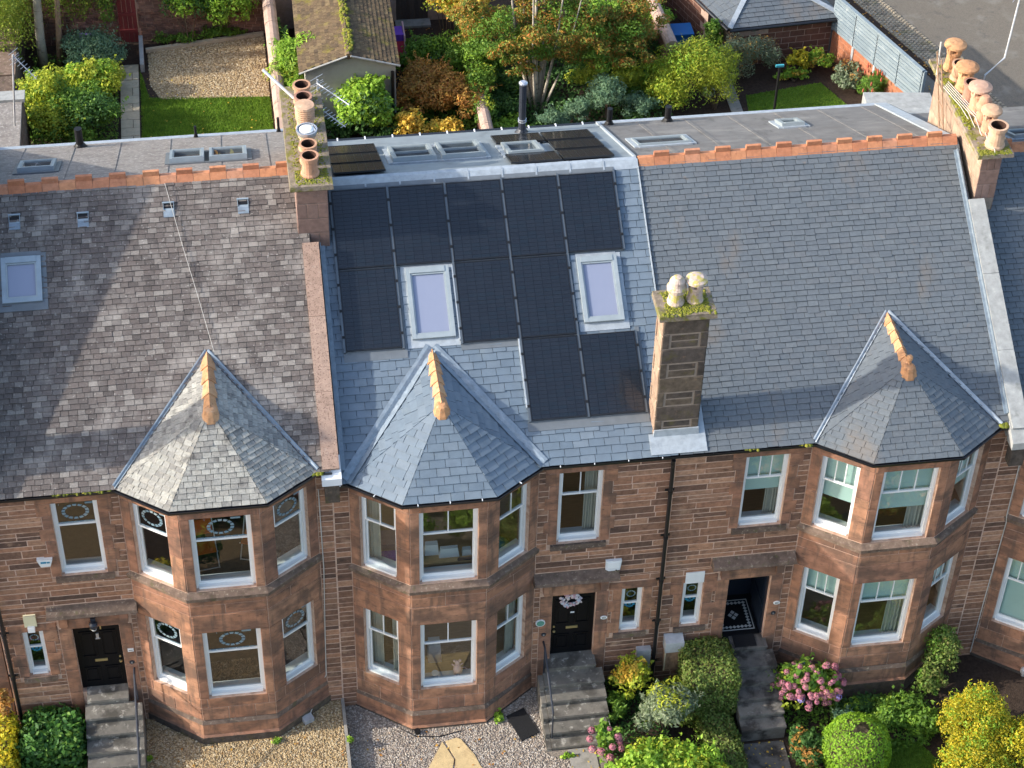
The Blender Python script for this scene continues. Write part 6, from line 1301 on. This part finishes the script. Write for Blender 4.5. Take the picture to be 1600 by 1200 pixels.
def shrub(name, label, cat, blobs, n, size, m, g, k=16, group=None, fr=(.28,.45), up=.35, asp=.5, st=True, extra=None, loose=1.0):
    x, y = blobs[0][0], blobs[0][1]; t = thing(name, label, cat, (x, y, g), group)
    cl = clumps(blobs, k, fr)
    leaf_cloud('foliage', cl, n, size, m, t, up, asp, g)
    # loose shoots that break the outline
    C = np.array(cl); ns = max(12, int(n**.5*.9*loose)); ix = NR.integers(0, len(C), ns); d = unit(ns); d[:,2] = np.abs(d[:,2])*.9+.15; d /= np.linalg.norm(d, axis=1)[:,None]; ln = NR.uniform(.35, 1.0, ns)*blobs[0][3]*.42; tt = np.linspace(0, 1, 9)
    P = (C[ix,None,:3]+d[:,None,:]*(C[ix,None,3:]*.85)+d[:,None,:]*(ln[:,None]*tt[None])[:,:,None]+np.array([0,0,-.12])*(tt**2)[None,:,None]*ln[:,None,None]).reshape(-1,3)+NR.normal(0, size*.45, (ns*9,3)); P = P[P[:,2] > g]
    V = leaf_quads(P, unit(len(P))*.7+np.array([0,-.1,.6]), size*1.05, asp); np_mesh('leaves', V, np.arange(len(V)).reshape(-1,4), LM[m], t)
    if st: stems(t, (x, y, g), (x, y, blobs[0][2]+blobs[0][5]*.3), 6, .02, spread=blobs[0][3]*.7)
    if extra: leaf_cloud('foliage', clumps(blobs, k//2+1, fr), extra[0], extra[1], extra[2], t, up, asp, g)
    return t
def hedge(name, label, boxes, n, size, m, g, cat='hedge', rnd_=.12, jit=.035, group=None):
    """clipped hedge: leaves over the faces of rounded boxes, a thin twiggy fill inside"""
    b0 = boxes[0]; t = thing(name, label, cat, ((b0[0]+b0[1])/2, (b0[2]+b0[3])/2, g), group); Ps, Ns = [], []
    tot = sum((b[1]-b[0])*(b[3]-b[2])+2*(b[5]-b[4])*((b[1]-b[0])+(b[3]-b[2])) for b in boxes)
    for (x0,x1,y0,y1,z0,z1) in boxes:
        A = (x1-x0)*(y1-y0)+2*(z1-z0)*((x1-x0)+(y1-y0)); k = int(n*A/tot); c = np.array([(x0+x1)/2,(y0+y1)/2,(z0+z1)/2]); h = np.array([x1-x0,y1-y0,z1-z0])/2
        q = NR.uniform(-1,1,(k*3,3)); ax = NR.choice(3, k*3, p=np.array([h[1]*h[2],h[0]*h[2],h[0]*h[1]])/(h[1]*h[2]+h[0]*h[2]+h[0]*h[1])); s = NR.choice([-1,1], k*3); q[np.arange(k*3),ax] = s; q = q[q[:,2] > -.98][:k]
        p = q*h; r = rnd_; inner = np.clip(p, -(h-r), h-r); d = p-inner; L_ = np.linalg.norm(d, axis=1)[:,None]+1e-9; nn = d/L_; p = inner+nn*r
        wob = .03*np.sin(p[:,0]*5+p[:,1]*3)[:,None]+.02*np.sin(p[:,2]*9+p[:,0]*7)[:,None]
        P = c+p+nn*(wob+NR.normal(0,jit,(len(p),1))); Ps.append(P); Ns.append(nn)
        kk = len(p)//4; Ps.append(c+(p[:kk]*NR.uniform(.75,.93,(kk,1)))); Ns.append(nn[:kk])
    P, N = np.concatenate(Ps), np.concatenate(Ns); N = N*.75+unit(len(N))*.6; N /= np.linalg.norm(N, axis=1)[:,None]
    V = leaf_quads(P, N, size, .55); np_mesh('foliage', V, np.arange(len(V)).reshape(-1,4), LM[m], t)
    q = MB()
    for (x0,x1,y0,y1,z0,z1) in boxes: q.box((x0+.14,y0+.14,z0),(x1-.14,y1-.14,z1-.16))
    q.build('branches', M['twig'], t); return t
def petal_ball():
    out = []
    for kx, m in enumerate(('petal','petal','petal','petal_lilac')):
        n = 90; d = unit(n); d[:,2] = np.abs(d[:,2])*1.0-.25; d /= np.linalg.norm(d, axis=1)[:,None]; V = leaf_quads(d*.85, d*.8+unit(n)*.35, .26, .8)
        me = bpy.data.meshes.new('flower_head'); me.from_pydata(V.tolist(), [], np.arange(len(V)).reshape(-1,4).tolist()); me.materials.append(M[m]); me.update(); out.append(me)
    return out
PB = petal_ball()
def heads(t, blobs, n, r=(.06,.095), lilac=.05):
    for i in range(n):
        b = rnd.choice(blobs); d = Vector(unit(1)[0]); d.z = abs(d.z)*.9; d.y -= .35; d.normalize(); p = Vector(b[:3])+Vector((d.x*b[3], d.y*b[4], d.z*b[5]))*rnd.uniform(.88, 1.08); s = rnd.uniform(*r)
        inst('flower_head', PB[3] if rnd.random() < lilac else PB[rnd.randint(0,2)], t, Matrix.Translation(p) @ Matrix.Diagonal((s, s, s*.85, 1)))
sheet('flower_bed', [(1.36,.0),(2.57,.0),(2.57,-8),(1.0,-8),(1.0,-2.4),(1.36,-1.9)], -.951, 'soil', kind='structure')
# ---- front gardens
hedge('hedge', 'dark glossy clipped hedge left of the first steps', [(-11.2,-9.98,-1.25,-.12,-.72,.16)], 5200, .062, 'glossy', -.72, rnd_=.28, jit=.06)
hedge('hedge', 'tall clipped privet hedge left of the dark steps', [(3.04,4.14,-1.30,-.12,-1.3,.34),(3.3,4.06,-3.2,-1.2,-1.3,-.80)], 17000, .034, 'privet', -1.3, rnd_=.16, jit=.035)
hedge('hedge', 'yellow green hedge sliver at the left picture edge', [(-11.75,-11.32,-1.6,-.2,-.7,.25)], 2600, .045, 'sunny', -.7, rnd_=.15)
shrub('shrub', 'bare twiggy climber against the wall at the left edge', 'climber', [(-11.45,-.25,.35,.25,.15,.75)], 260, .05, 'orange', -.7, 5)
t = shrub('hydrangea', 'small hydrangea with pale pink heads at bottom left corner', 'hydrangea', [(-11.2,-1.75,-.55,.5,.3,.25)], 500, .07, 'hydr', -.7, 6, 'flowering hydrangeas'); heads(t, [(-11.2,-1.75,-.55,.5,.35,.3)], 14, (.06,.09))
shrub('acer_shrub', 'yellow leaved shrub under the narrow window of the solar house', 'shrub', [(1.95,-.50,-.35,.50,.40,.55)], 1300, .045, 'yellowgreen', -.95, 12, extra=(900,.045,'gold'))
shrub('fern', 'green fern clump beside the pale steps', 'fern', [(1.50,-1.0,-.72,.30,.30,.28)], 900, .07, 'midgreen', -.95, 8, asp=.22)
t = shrub('hydrangea', 'pink hydrangea at the foot of the pale steps', 'hydrangea', [(1.12,-2.05,-.50,.34,.35,.48)], 900, .065, 'hydr', -.95, 9, 'flowering hydrangeas'); heads(t, [(1.08,-2.1,-.5,.36,.4,.5)], 13, (.07,.105), 0)
shrub('buddleia', 'pale silvery spiky shrub left of the privet hedge', 'shrub', [(2.5,-1.55,-.30,.62,.6,.75)], 4200, .055, 'greygreen', -.95, 22, asp=.25, up=.6, extra=(1500,.05,'yellowgreen'))
shrub('yellow_shrub', 'bright yellow green bush in front of the silvery shrub', 'shrub', [(2.0,-2.75,-.55,.95,.6,.55),(2.9,-2.9,-.6,.7,.55,.5)], 7000, .05, 'bright', -.95, 22, extra=(2600,.05,'yellowgreen'))
shrub('low_shrub', 'dark green low plants under the grey meter cabinet', 'shrub', [(2.75,-.75,-1.0,.55,.35,.35)], 1100, .06, 'darkgreen', -1.3, 10)
t = shrub('hydrangea', 'large pink hydrangea between dark steps and the bay', 'hydrangea', [(5.85,-1.05,-.60,.78,.50,.62)], 3600, .068, 'hydr', -1.3, 20, 'flowering hydrangeas', extra=(500,.06,'yellowgreen')); heads(t, [(5.85,-1.10,-.58,.82,.55,.66)], 74)
t = thing('box_ball', 'round clipped bright green box ball on the front bed', 'topiary', (6.47,-2.75,-1.3)); d = unit(11000); hole = (np.linalg.norm(d-np.array([.05,-.05,.99]), axis=1) < .20); d = d[~hole]; rr = .74*(1+.03*np.sin(d[:,0]*9)*np.sin(d[:,1]*8)+NR.normal(0,.018,len(d))); V = leaf_quads(np.array([6.47,-2.75,-.66])+d*rr[:,None], d*.7+unit(len(d))*.55, .030, .6); np_mesh('foliage', V, np.arange(len(V)).reshape(-1,4), LM['box'], t); q = MB(); q.lathe((6.47,-2.75,-.66), [(0,-.64),(.45,-.45),(.62,0),(.5,.38),(.22,.5),(0,.45)], 14); q.build('branches', M['twig'], t)
shrub('leafy_shrub', 'dark olive shrub between the right bay and the yellow hedge', 'shrub', [(8.95,-.62,-.45,.46,.42,.82),(8.7,-.95,-.9,.35,.35,.4)], 3400, .04, 'privet', -1.3, 22, extra=(1600,.04,'midgreen'))
shrub('golden_hedge', 'big golden yellow domed hedge at the lower right', 'hedge', [(9.15,-2.5,-.55,.88,.90,1.05),(9.95,-3.1,-.85,.85,.85,.85),(8.9,-3.4,-.8,.85,.8,.8)], 22000, .032, 'sunny', -1.3, 220, fr=(.13,.20), extra=(5500,.032,'bright'), loose=.15)
shrub('green_shrub', 'fresh green perennials between the box ball and the bay', 'plant', [(7.75,-1.65,-1.0,.65,.45,.40),(8.25,-2.1,-1.0,.4,.4,.35)], 4200, .048, 'midgreen', -1.3, 24, extra=(900,.045,'bright'))
shrub('green_shrub', 'low green plants at the foot of the right bay', 'plant', [(7.0,-1.35,-1.12,.55,.30,.22)], 1300, .045, 'darkgreen', -1.3, 12, extra=(400,.045,'bright'))
shrub('green_shrub', 'bluish leaved plant between the hydrangea and the box ball', 'plant', [(6.55,-1.75,-1.10,.35,.30,.25)], 700, .065, 'bluegreen', -1.3, 8)
shrub('green_shrub', 'dark shady plants beside the lowest dark steps', 'plant', [(5.5,-2.45,-.95,.42,.55,.42)], 2000, .05, 'darkgreen', -1.3, 14, extra=(700,.05,'orange'))
shrub('weed_tuft', 'bright green weed tuft beside the black rubber mat', 'plant', [(-1.02,-.78,-.93,.16,.12,.08)], 160, .05, 'bright', -.955, 4, st=False)
# moss in the gutters and valley feet
for x0, x1, y, z, n, hh, lb in ((-9.9,-8.65,-.18,6.555,130,hA,'a'), (9.25,9.42,-.20,6.22,70,hC,'b'), (-4.75,-4.55,-.22,6.56,50,hA,'c'), (5.05,5.3,-.2,6.17,24,hC,'d'), (3.9,4.2,-.2,6.17,20,hC,'e')): moss_on(hh['H'], x0, x1, y-.06, y+.05, z, n, s=(.02,.05))
# behind the camera: the boundary hedges the windows mirror
hedge('hedge', 'boundary hedge along the pavement of the front gardens', [(-11.2,-.4,-7.6,-6.9,-.9,.4)], 6000, .08, 'midgreen', -.9, jit=.08, group='front boundary hedges'); hedge('hedge', 'golden boundary hedge along the pavement at the right', [(1.4,9.2,-7.4,-6.5,-1.3,.3)], 6000, .08, 'yellowgreen', -1.3, jit=.08, group='front boundary hedges')
# ---- rear gardens, left to right
def strands(t, n, box, ztop, zbot, m, per=55, size=.035):
    P = []
    for i in range(n):
        x, y = rnd.uniform(box[0], box[1]), rnd.uniform(box[2], box[3]); z0, z1 = rnd.uniform(*ztop), rnd.uniform(*zbot); k = int(per*(z0-z1)/2); z = NR.uniform(z1, z0, k); P.append(np.c_[x+NR.normal(0,.06,k)+.10*np.sin(z*2+i), y+NR.normal(0,.06,k), z])
    P = np.concatenate(P); N = unit(len(P)); N[:,2] *= .5; N /= np.linalg.norm(N, axis=1)[:,None]; V = leaf_quads(P, N, size, .6); np_mesh('foliage', V, np.arange(len(V)).reshape(-1,4), LM[m], t)
t = thing('weeping_birch', 'weeping birch with pale trunk and hanging green strands', 'tree', (-11.3,25.4,-.9)); q = MB(); q.tube([(-11.3,25.4,-.95),(-11.28,25.4,.4),(-11.2,25.5,2.0),(-11.0,25.6,4.6)], [.17,.14,.12,.06], 10); q.tube([(-11.25,25.45,1.2),(-10.6,25.7,3.2),(-9.8,25.9,4.2)], [.06,.045,.02], 6); q.tube([(-11.22,25.45,1.6),(-12.2,25.2,3.6)], [.06,.03], 6); q.build('trunk', M['bark_white'], t, smooth=True); strands(t, 170, (-12.9,-11.5,24.6,26.4), (1.8,2.6), (-.3,1.2), 'birch', 60, .04); strands(t, 120, (-11.2,-9.1,26.0,26.7), (1.9,2.4), (.25,1.4), 'birch', 55, .04); strands(t, 14, (-9.5,-9.15,26.2,26.6), (1.9,2.4), (-.4,.4), 'midgreen', 60, .04)
t = thing('bare_trunk', 'orange brown slim trunk right of the weeping birch', 'tree', (-10.78,25.6,-.9)); q = MB(); q.tube([(-10.85,25.5,-.95),(-10.72,25.5,.5),(-10.55,25.5,2.8)], [.10,.085,.07], 8); q.build('trunk', M['bark'], t, smooth=True); strands(t, 8, (-10.9,-10.3,25.2,25.8), (2.2,3.2), (.6,1.5), 'birch', 40, .04)
shrub('rear_bush', 'tall yellow green bush at the left of the paved path', 'shrub', [(-11.1,22.25,.05,.85,.95,1.2),(-10.9,21.4,-.2,.7,.6,.7)], 9000, .045, 'yellowgreen', -.9, 26, 'bushes left of the paved path', extra=(4500,.045,'midgreen'))
shrub('rear_bush', 'grey green lavender like bush nearest the red gate', 'shrub', [(-9.95,25.3,-.35,1.05,.85,.75)], 6500, .045, 'bluegreen', -.9, 24, 'bushes left of the paved path', asp=.3, extra=(900,.04,'darkgreen'))
shrub('rear_bush', 'golden green bush in the middle of the bed by the path', 'shrub', [(-9.9,23.85,-.35,.95,.85,.75)], 4200, .05, 'yellowgreen', -.9, 20, 'bushes left of the paved path', extra=(3200,.05,'bright'))
shrub('rear_bush', 'dark green bush behind the flat roof edge by the path', 'shrub', [(-10.0,21.8,-.15,1.12,.95,.92)], 8200, .045, 'midgreen', -.9, 26, 'bushes left of the paved path', extra=(2200,.045,'darkgreen'))
shrub('climber', 'bushy climber over the old brick wall behind the gravel', 'climber', [(-6.9,26.35,.55,.75,.35,.75),(-5.6,26.3,.4,.85,.35,.8),(-4.9,26.3,.9,.4,.3,.5)], 5200, .055, 'bright', -.9, 24, extra=(2600,.05,'darkgreen'), fr=(.25,.5))
shrub('border_plants', 'low green border plants along the timber edging', 'plant', [(-7.4,26.4,-.70,.7,.22,.2),(-6.0,26.55,-.7,.8,.22,.2)], 1500, .05, 'midgreen', -.9, 14)
shrub('rear_tree', 'yellow green pointed leaved small tree left of the shed roof', 'tree', [(-3.55,22.5,.60,1.15,1.1,.85),(-3.0,21.7,.1,.8,.6,.6)], 8200, .085, 'bright', -.9, 24, up=.6, asp=.25, extra=(900,.07,'yellowgreen'))
shrub('rear_tree', 'round rosette leaved evergreen in front of the shed gable', 'tree', [(-1.95,20.8,.25,.85,.8,.9)], 4600, .07, 'bright', -.9, 22, up=.5, extra=(1000,.06,'darkgreen'))
shrub('dark_shrub', 'dark shady shrub below the shed downpipe', 'shrub', [(-1.25,20.55,-.45,.45,.45,.5)], 1400, .055, 'darkgreen', -.9, 12, extra=(300,.06,'greygreen'))
shrub('ivy_bush', 'dark ivy in the gap left of the shed', 'shrub', [(-4.1,24.6,-.1,.2,1.2,.7)], 1500, .06, 'darkgreen', -.9, 10)
shrub('maple', 'orange brown japanese maple spreading behind the solar roof', 'tree', [(.05,22.3,.0,.85,.75,.55),(.85,21.4,-.1,1.0,.8,.7),(-.45,21.5,-.05,.75,.6,.6)], 9500, .055, 'orange', -.9, 20, asp=.4, up=.6)
shrub('gold_shrub', 'golden yellow shrub at the back edge of the solar roof', 'shrub', [(-.75,20.35,-.25,.6,.45,.50),(.3,20.3,-.4,.6,.4,.35)], 3600, .055, 'gold', -.9, 18, extra=(900,.05,'yellowgreen'))
shrub('rear_bush', 'fresh green bush between the maple and the stone trough', 'shrub', [(.55,23.9,-.1,1.0,.6,.62),(1.5,23.2,.0,.85,.75,.75),(-.2,23.9,-.45,.6,.4,.4)], 6800, .052, 'midgreen', -.9, 22, extra=(2800,.05,'bright'))
shrub('gold_tree', 'small tree with sparse golden leaves left of the rowan', 'tree', [(.95,25.0,1.1,1.0,.8,.7),(1.6,24.6,.9,.8,.7,.8)], 3800, .055, 'gold', -.9, 18, extra=(1400,.05,'yellowgreen'))
t = thing('rowan', 'big many stemmed rowan turning orange behind the solar roof', 'tree', (3.2,21.6,-.9)); q = MB()
for (tx, ty, tz, r) in ((2.35,22.4,3.9,.05),(2.75,22.7,4.4,.055),(3.15,22.2,4.2,.065),(3.5,22.4,4.4,.05),(4.0,22.0,3.6,.045),(4.5,21.8,3.2,.035),(2.95,21.4,3.6,.045),(3.75,22.6,4,.05)):
    p0 = Vector((3.2+(tx-3.2)*.12, 21.6+(ty-21.6)*.1, -.95)); e = Vector((tx,ty,tz)); m_ = p0.lerp(e, .5)+Vector(((tx-3.2)*.12, .05, -.2)); q.tube([p0, p0.lerp(m_, .5), m_, e], [r*1.25, r*1.1, r*.8, r*.35], 7)
q.build('trunk', M['bark_white'], t, smooth=True)
leaf_cloud('crown', clumps([(1.3,22.6,1.9,.9,.7,.7),(2.4,22.3,1.7,.9,.7,.75),(3.5,22.6,2.2,1.1,.8,.8),(4.7,22.2,1.7,1.0,.8,.8),(5.8,22.2,1.4,.9,.7,.75),(5.2,21.7,.8,.8,.5,.5),(3.9,21.6,1.1,.9,.5,.45),(2.6,21.5,.8,.6,.4,.4),(6.3,22.4,2.3,.9,.7,.7),(3.2,22.8,3.0,1.6,.9,.6),(6.6,22.6,1.5,.9,.7,.6),(5.6,22.9,.9,1.1,.6,.6),(4.2,23.2,.7,1.2,.6,.6),(1.6,23.3,1.0,.9,.6,.6),(2.2,21.2,1.5,.8,.4,.5),(3.2,21.3,1.9,.9,.45,.5),(4.6,21.3,1.5,.8,.4,.5),(5.9,21.5,1.0,.8,.5,.5)], 15, (.22,.36)), 36000, .046, 'rowan', t, .2, .45); leaf_cloud('crown', clumps([(2.0,22.0,1.7,1.0,.8,.8),(4.0,21.9,1.9,1.2,.8,.9),(5.6,22.1,1.4,1.1,.8,.8),(3.0,21.4,1.25,1.0,.4,.5),(4.6,21.3,1.0,.9,.4,.45)], 16, (.25,.4)), 9000, .046, 'midgreen', t, .2, .45)
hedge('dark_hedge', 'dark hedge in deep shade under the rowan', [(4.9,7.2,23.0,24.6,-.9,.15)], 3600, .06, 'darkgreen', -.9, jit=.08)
shrub('rear_bush', 'bright green leafy bush beside the blue bin', 'shrub', [(7.0,24.7,-.15,1.15,.6,.62),(5.9,24.9,.1,.8,.6,.6)], 5200, .055, 'bright', -.9, 22, extra=(1500,.055,'midgreen'))
shrub('conifer', 'feathery blue green conifer behind the flue pipe', 'conifer', [(5.2,20.9,-.05,.62,.6,.85),(4.3,20.7,-.35,.55,.5,.5),(6.1,20.7,-.35,.6,.5,.5)], 8200, .042, 'bluegreen', -.9, 30, asp=.3, up=.7, fr=(.2,.34))
shrub('conifer', 'low feathery blue green shrub left of the flue pipe', 'conifer', [(3.5,20.55,-.5,.55,.45,.38)], 2000, .042, 'bluegreen', -.9, 14, asp=.3, up=.7)
shrub('edge_shrub', 'low bright green shrub along the solar roof back edge', 'shrub', [(2.3,20.5,-.62,.75,.35,.28)], 1400, .05, 'bright', -.9, 12)
shrub('willow_shrub', 'big yellow green feathery shrub behind the vent pipe', 'shrub', [(7.75,21.5,.25,1.2,1.0,1.15),(7.0,21.0,-.2,.7,.6,.8),(8.5,21.8,.0,.8,.6,.8)], 14500, .042, 'yellowgreen', -.9, 30, asp=.3, extra=(3000,.042,'bright'))
shrub('wispy_shrub', 'grey green wispy shrub against the brown block outhouse', 'shrub', [(9.55,22.6,-.1,.75,.5,.75),(10.2,22.7,-.15,.7,.45,.65)], 4800, .04, 'greygreen', -.9, 22, asp=.3, extra=(900,.04,'orange'))
shrub('climber', 'green climber on the sunny corner of the outhouse', 'climber', [(9.0,23.7,-.1,.35,.45,.75)], 1500, .05, 'midgreen', -.9, 10)
shrub('yellow_flowers', 'yellow flowering shrub below the outhouse blocks', 'shrub', [(11.35,22.75,-.45,.40,.35,.38)], 1500, .05, 'sunny', -.9, 10)
shrub('small_shrub', 'mixed green and gold low plants along the lawn edge', 'plant', [(11.3,22.35,-.72,.6,.2,.2),(12.15,22.75,-.5,.42,.3,.36)], 1900, .045, 'bright', -.9, 12, extra=(500,.045,'gold'))
shrub('rose_bush', 'pinkish grey rose bush between lawn and orange wall', 'shrub', [(12.75,21.9,-.5,.55,.5,.45)], 2300, .045, 'greygreen', -.9, 14, extra=(500,.04,'orange'))
t = shrub('red_hot_poker', 'green clump with red flower spikes below the grey fence', 'plant', [(13.35,20.95,-.40,.50,.5,.55)], 3000, .07, 'midgreen', -.9, 12, asp=.12, up=.9)
for i in range(26): q = MB(); x, y, z = 13.35+rnd.gauss(0,.28), 20.95+rnd.gauss(0,.28), rnd.uniform(-.25,.2); q.lathe((x,y,z), [(0,0),(.03,.02),(.03,.09),(.01,.15),(0,.15)], 6); q.build('flower_spike', M['petal_red'], t)
shrub('small_shrub', 'bright green low clump at the foot of the fence', 'plant', [(12.95,20.3,-.68,.35,.35,.24)], 1000, .05, 'bright', -.9, 8)
# far trees beyond the back walls, the rear solar panels mirror them
t = thing('far_wood', 'belt of brown green trees beyond the rear gardens', 'trees', (3,38,-.9), kind='stuff'); leaf_cloud('foliage', clumps([(x,38+rnd.uniform(-2,2),2.5+rnd.uniform(-.5,1.5),3.2,2.5,4) for x in range(-16,34,5)], 12), 26000, .22, 'rowan', t, kind='stuff')
# fallen leaves
def litter(label, poly, z, n, m, size=.03):
    P = pts_in(poly, n); P = np.c_[P, np.full(n, z)+NR.uniform(.004,.02,n)]; N = np.tile([0,0,1.],(n,1))+unit(n)*.25; V = leaf_quads(P, N, size, .6); o = np_mesh('fallen_leaves', V, np.arange(len(V)).reshape(-1,4), LM[m], None, 'stuff'); o['label'] = label; o['category'] = 'leaves'
litter('fallen yellow leaves on the rear lawn', [(-8.4,25),(-4.7,23.2),(-4.7,20.8),(-8.4,20.8)], -.86, 60, 'gold'); litter('fallen orange leaves along the cobbled lane edge', lane(.2,1.6,-3,8), -.885, 420, 'orange', .045); litter('fallen leaves on the dark steps path and soil', [(4.2,-1.9),(5.1,-1.9),(5.1,-2.8),(4.2,-2.8)], -1.265, 25, 'gold'); litter('fallen leaves in the dark yard', [(-.9,24),(1.2,24),(1.2,26.4),(-.9,26.4)], -.89, 120, 'orange', .04)

shrub('undergrowth_shrub', 'dark green undergrowth below the maple and rowan', 'shrub', [(2.3,22.3,-.45,.8,.6,.5),(2.0,21.3,-.5,.6,.5,.45)], 3200, .055, 'darkgreen', -.9, 16, extra=(1100,.055,'midgreen'))
shrub('autumn_bush', 'orange tinged bush right of the rowan stems', 'shrub', [(6.4,23.4,.3,.9,.6,.6),(5.6,23.6,.0,.7,.5,.5)], 3600, .05, 'rowan', -.9, 18)
shrub('lime_bush', 'lime green bush left of the feathery yellow green shrub', 'shrub', [(6.7,21.6,-.1,.55,.5,.7)], 2600, .05, 'yellowgreen', -.9, 14, extra=(700,.05,'bright'))

def cover(label, poly, g, n, size, m, h0, h1):
    P = pts_in(poly, n); hz = .5+.5*np.sin(P[:,0]*2.3+np.sin(P[:,1]*1.7)*2)*np.cos(P[:,1]*2.1); z = g+NR.uniform(0, 1, n)**.7*(h0+(h1-h0)*hz); P = np.c_[P, z]; N = unit(n)*.7+np.array([0,-.2,.8]); N /= np.linalg.norm(N, axis=1)[:,None]; V = leaf_quads(P, N, size); o = np_mesh('undergrowth', V, np.arange(len(V)).reshape(-1,4), LM[m], None, 'stuff'); o['label'] = label; o['category'] = 'undergrowth'
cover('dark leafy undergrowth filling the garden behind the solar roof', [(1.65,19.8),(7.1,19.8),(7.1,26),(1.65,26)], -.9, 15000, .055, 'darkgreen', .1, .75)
cover('mixed green undergrowth in the garden behind the maple', [(-.9,19.8),(1.3,19.8),(1.3,22.5),(-.9,22.5)], -.9, 3500, .055, 'midgreen', .1, .5)
cover('low undergrowth along the bed left of the paved path', [(-11.6,19.5),(-9.1,19.5),(-9.1,25.8),(-11.6,25.8)], -.9, 4500, .05, 'midgreen', .1, .45)
cover('low green ground cover on the right front bed', [(5.25,-.95),(8.6,-.95),(8.6,-2.2),(5.25,-3.4)], -1.3, 3200, .045, 'midgreen', .05, .22)
cover('leafy ground cover in the bed beside the pale steps', [(1.40,-.1),(2.57,-.1),(2.57,-3),(1.2,-3)], -.95, 1800, .045, 'darkgreen', .05, .3)

shrub('rear_bush', 'lush green bush over the low pinkish wall by the rowan', 'shrub', [(1.5,22.0,.0,.6,.8,.6),(1.4,20.9,-.2,.5,.6,.5),(1.5,24.3,.1,.5,.9,.6)], 5200, .05, 'midgreen', -.9, 20, extra=(1500,.05,'yellowgreen'))
shrub('rear_bush', 'yellow green bush between rowan and conifer', 'shrub', [(4.9,22.0,-.1,.7,.5,.55),(6.0,21.8,-.05,.6,.5,.6)], 4200, .048, 'yellowgreen', -.9, 18, extra=(1500,.05,'midgreen'))
shrub('willow_shrub', 'second yellow green feathery shrub nearer the lawn path', 'shrub', [(8.55,21.2,-.1,.6,.6,.75),(8.9,22.0,.0,.55,.5,.7)], 4200, .042, 'yellowgreen', -.9, 20, asp=.3, extra=(1200,.042,'greygreen'))
shrub('rear_tree', 'bushy yellow green growth hanging over the garden wall cope', 'shrub', [(-3.9,21.9,.35,.5,.7,.5)], 1800, .07, 'bright', -.9, 12, up=.6, asp=.25)
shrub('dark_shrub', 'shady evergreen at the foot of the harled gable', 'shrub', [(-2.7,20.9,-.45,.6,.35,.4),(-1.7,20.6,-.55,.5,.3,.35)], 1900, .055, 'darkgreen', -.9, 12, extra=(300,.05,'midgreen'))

shrub('mirrored_shrub', 'unseen green shrub put on the left front plot for window reflections', 'shrub', [(-7.6,-5.0,.0,1.0,.7,.8),(-5.6,-5.6,-.2,.7,.6,.6)], 3000, .08, 'midgreen', -.72, 14)  # out of view: three shrubs put in for the windows to mirror
shrub('mirrored_shrub', 'unseen yellow green shrub put on the middle front plot for window reflections', 'shrub', [(-2.8,-5.2,-.2,1.0,.7,.8),(-.9,-5.8,-.4,.7,.6,.6)], 3000, .08, 'bright', -.95, 14)
shrub('mirrored_shrub', 'unseen orange leaved shrub put on the right front plot for window reflections', 'shrub', [(7.2,-5.4,-.5,1.1,.7,.8),(9.2,-5.6,-.6,.8,.6,.6)], 3200, .08, 'rowan', -1.3, 14)
litter('brown leaves scattered on the golden front gravel', [(-8.6,-.9),(-4.5,-.9),(-4.5,-2.4),(-8.6,-2.4)], -.70, 45, 'orange', .035); litter('brown leaves scattered on the grey front gravel', [(-4.2,-.9),(-.3,-.9),(-.3,-2.6),(-4.2,-2.6)], -.93, 50, 'orange', .035); litter('leaves scattered on the pale steps path', [(.3,-1.85),(.95,-1.85),(.95,-2.6),(.3,-2.6)], -.93, 16, 'gold', .035)
for x, y, z, lb in ((-4.36,-1.2,-.70,'grass tuft on the kerb between the gravels'), (-8.60,-1.1,-.72,'weed at the foot of the left steps wall'), (.28,-2.0,-.955,'grass tuft at the path edge below the pale steps'), (-5.9,-.98,-.72,'small weed at the foot of the first bay plinth')): shrub('weed_tuft', lb, 'plant', [(x,y,z+.02,.10,.08,.06)], 70, .04, 'bright', z, 3, st=False)
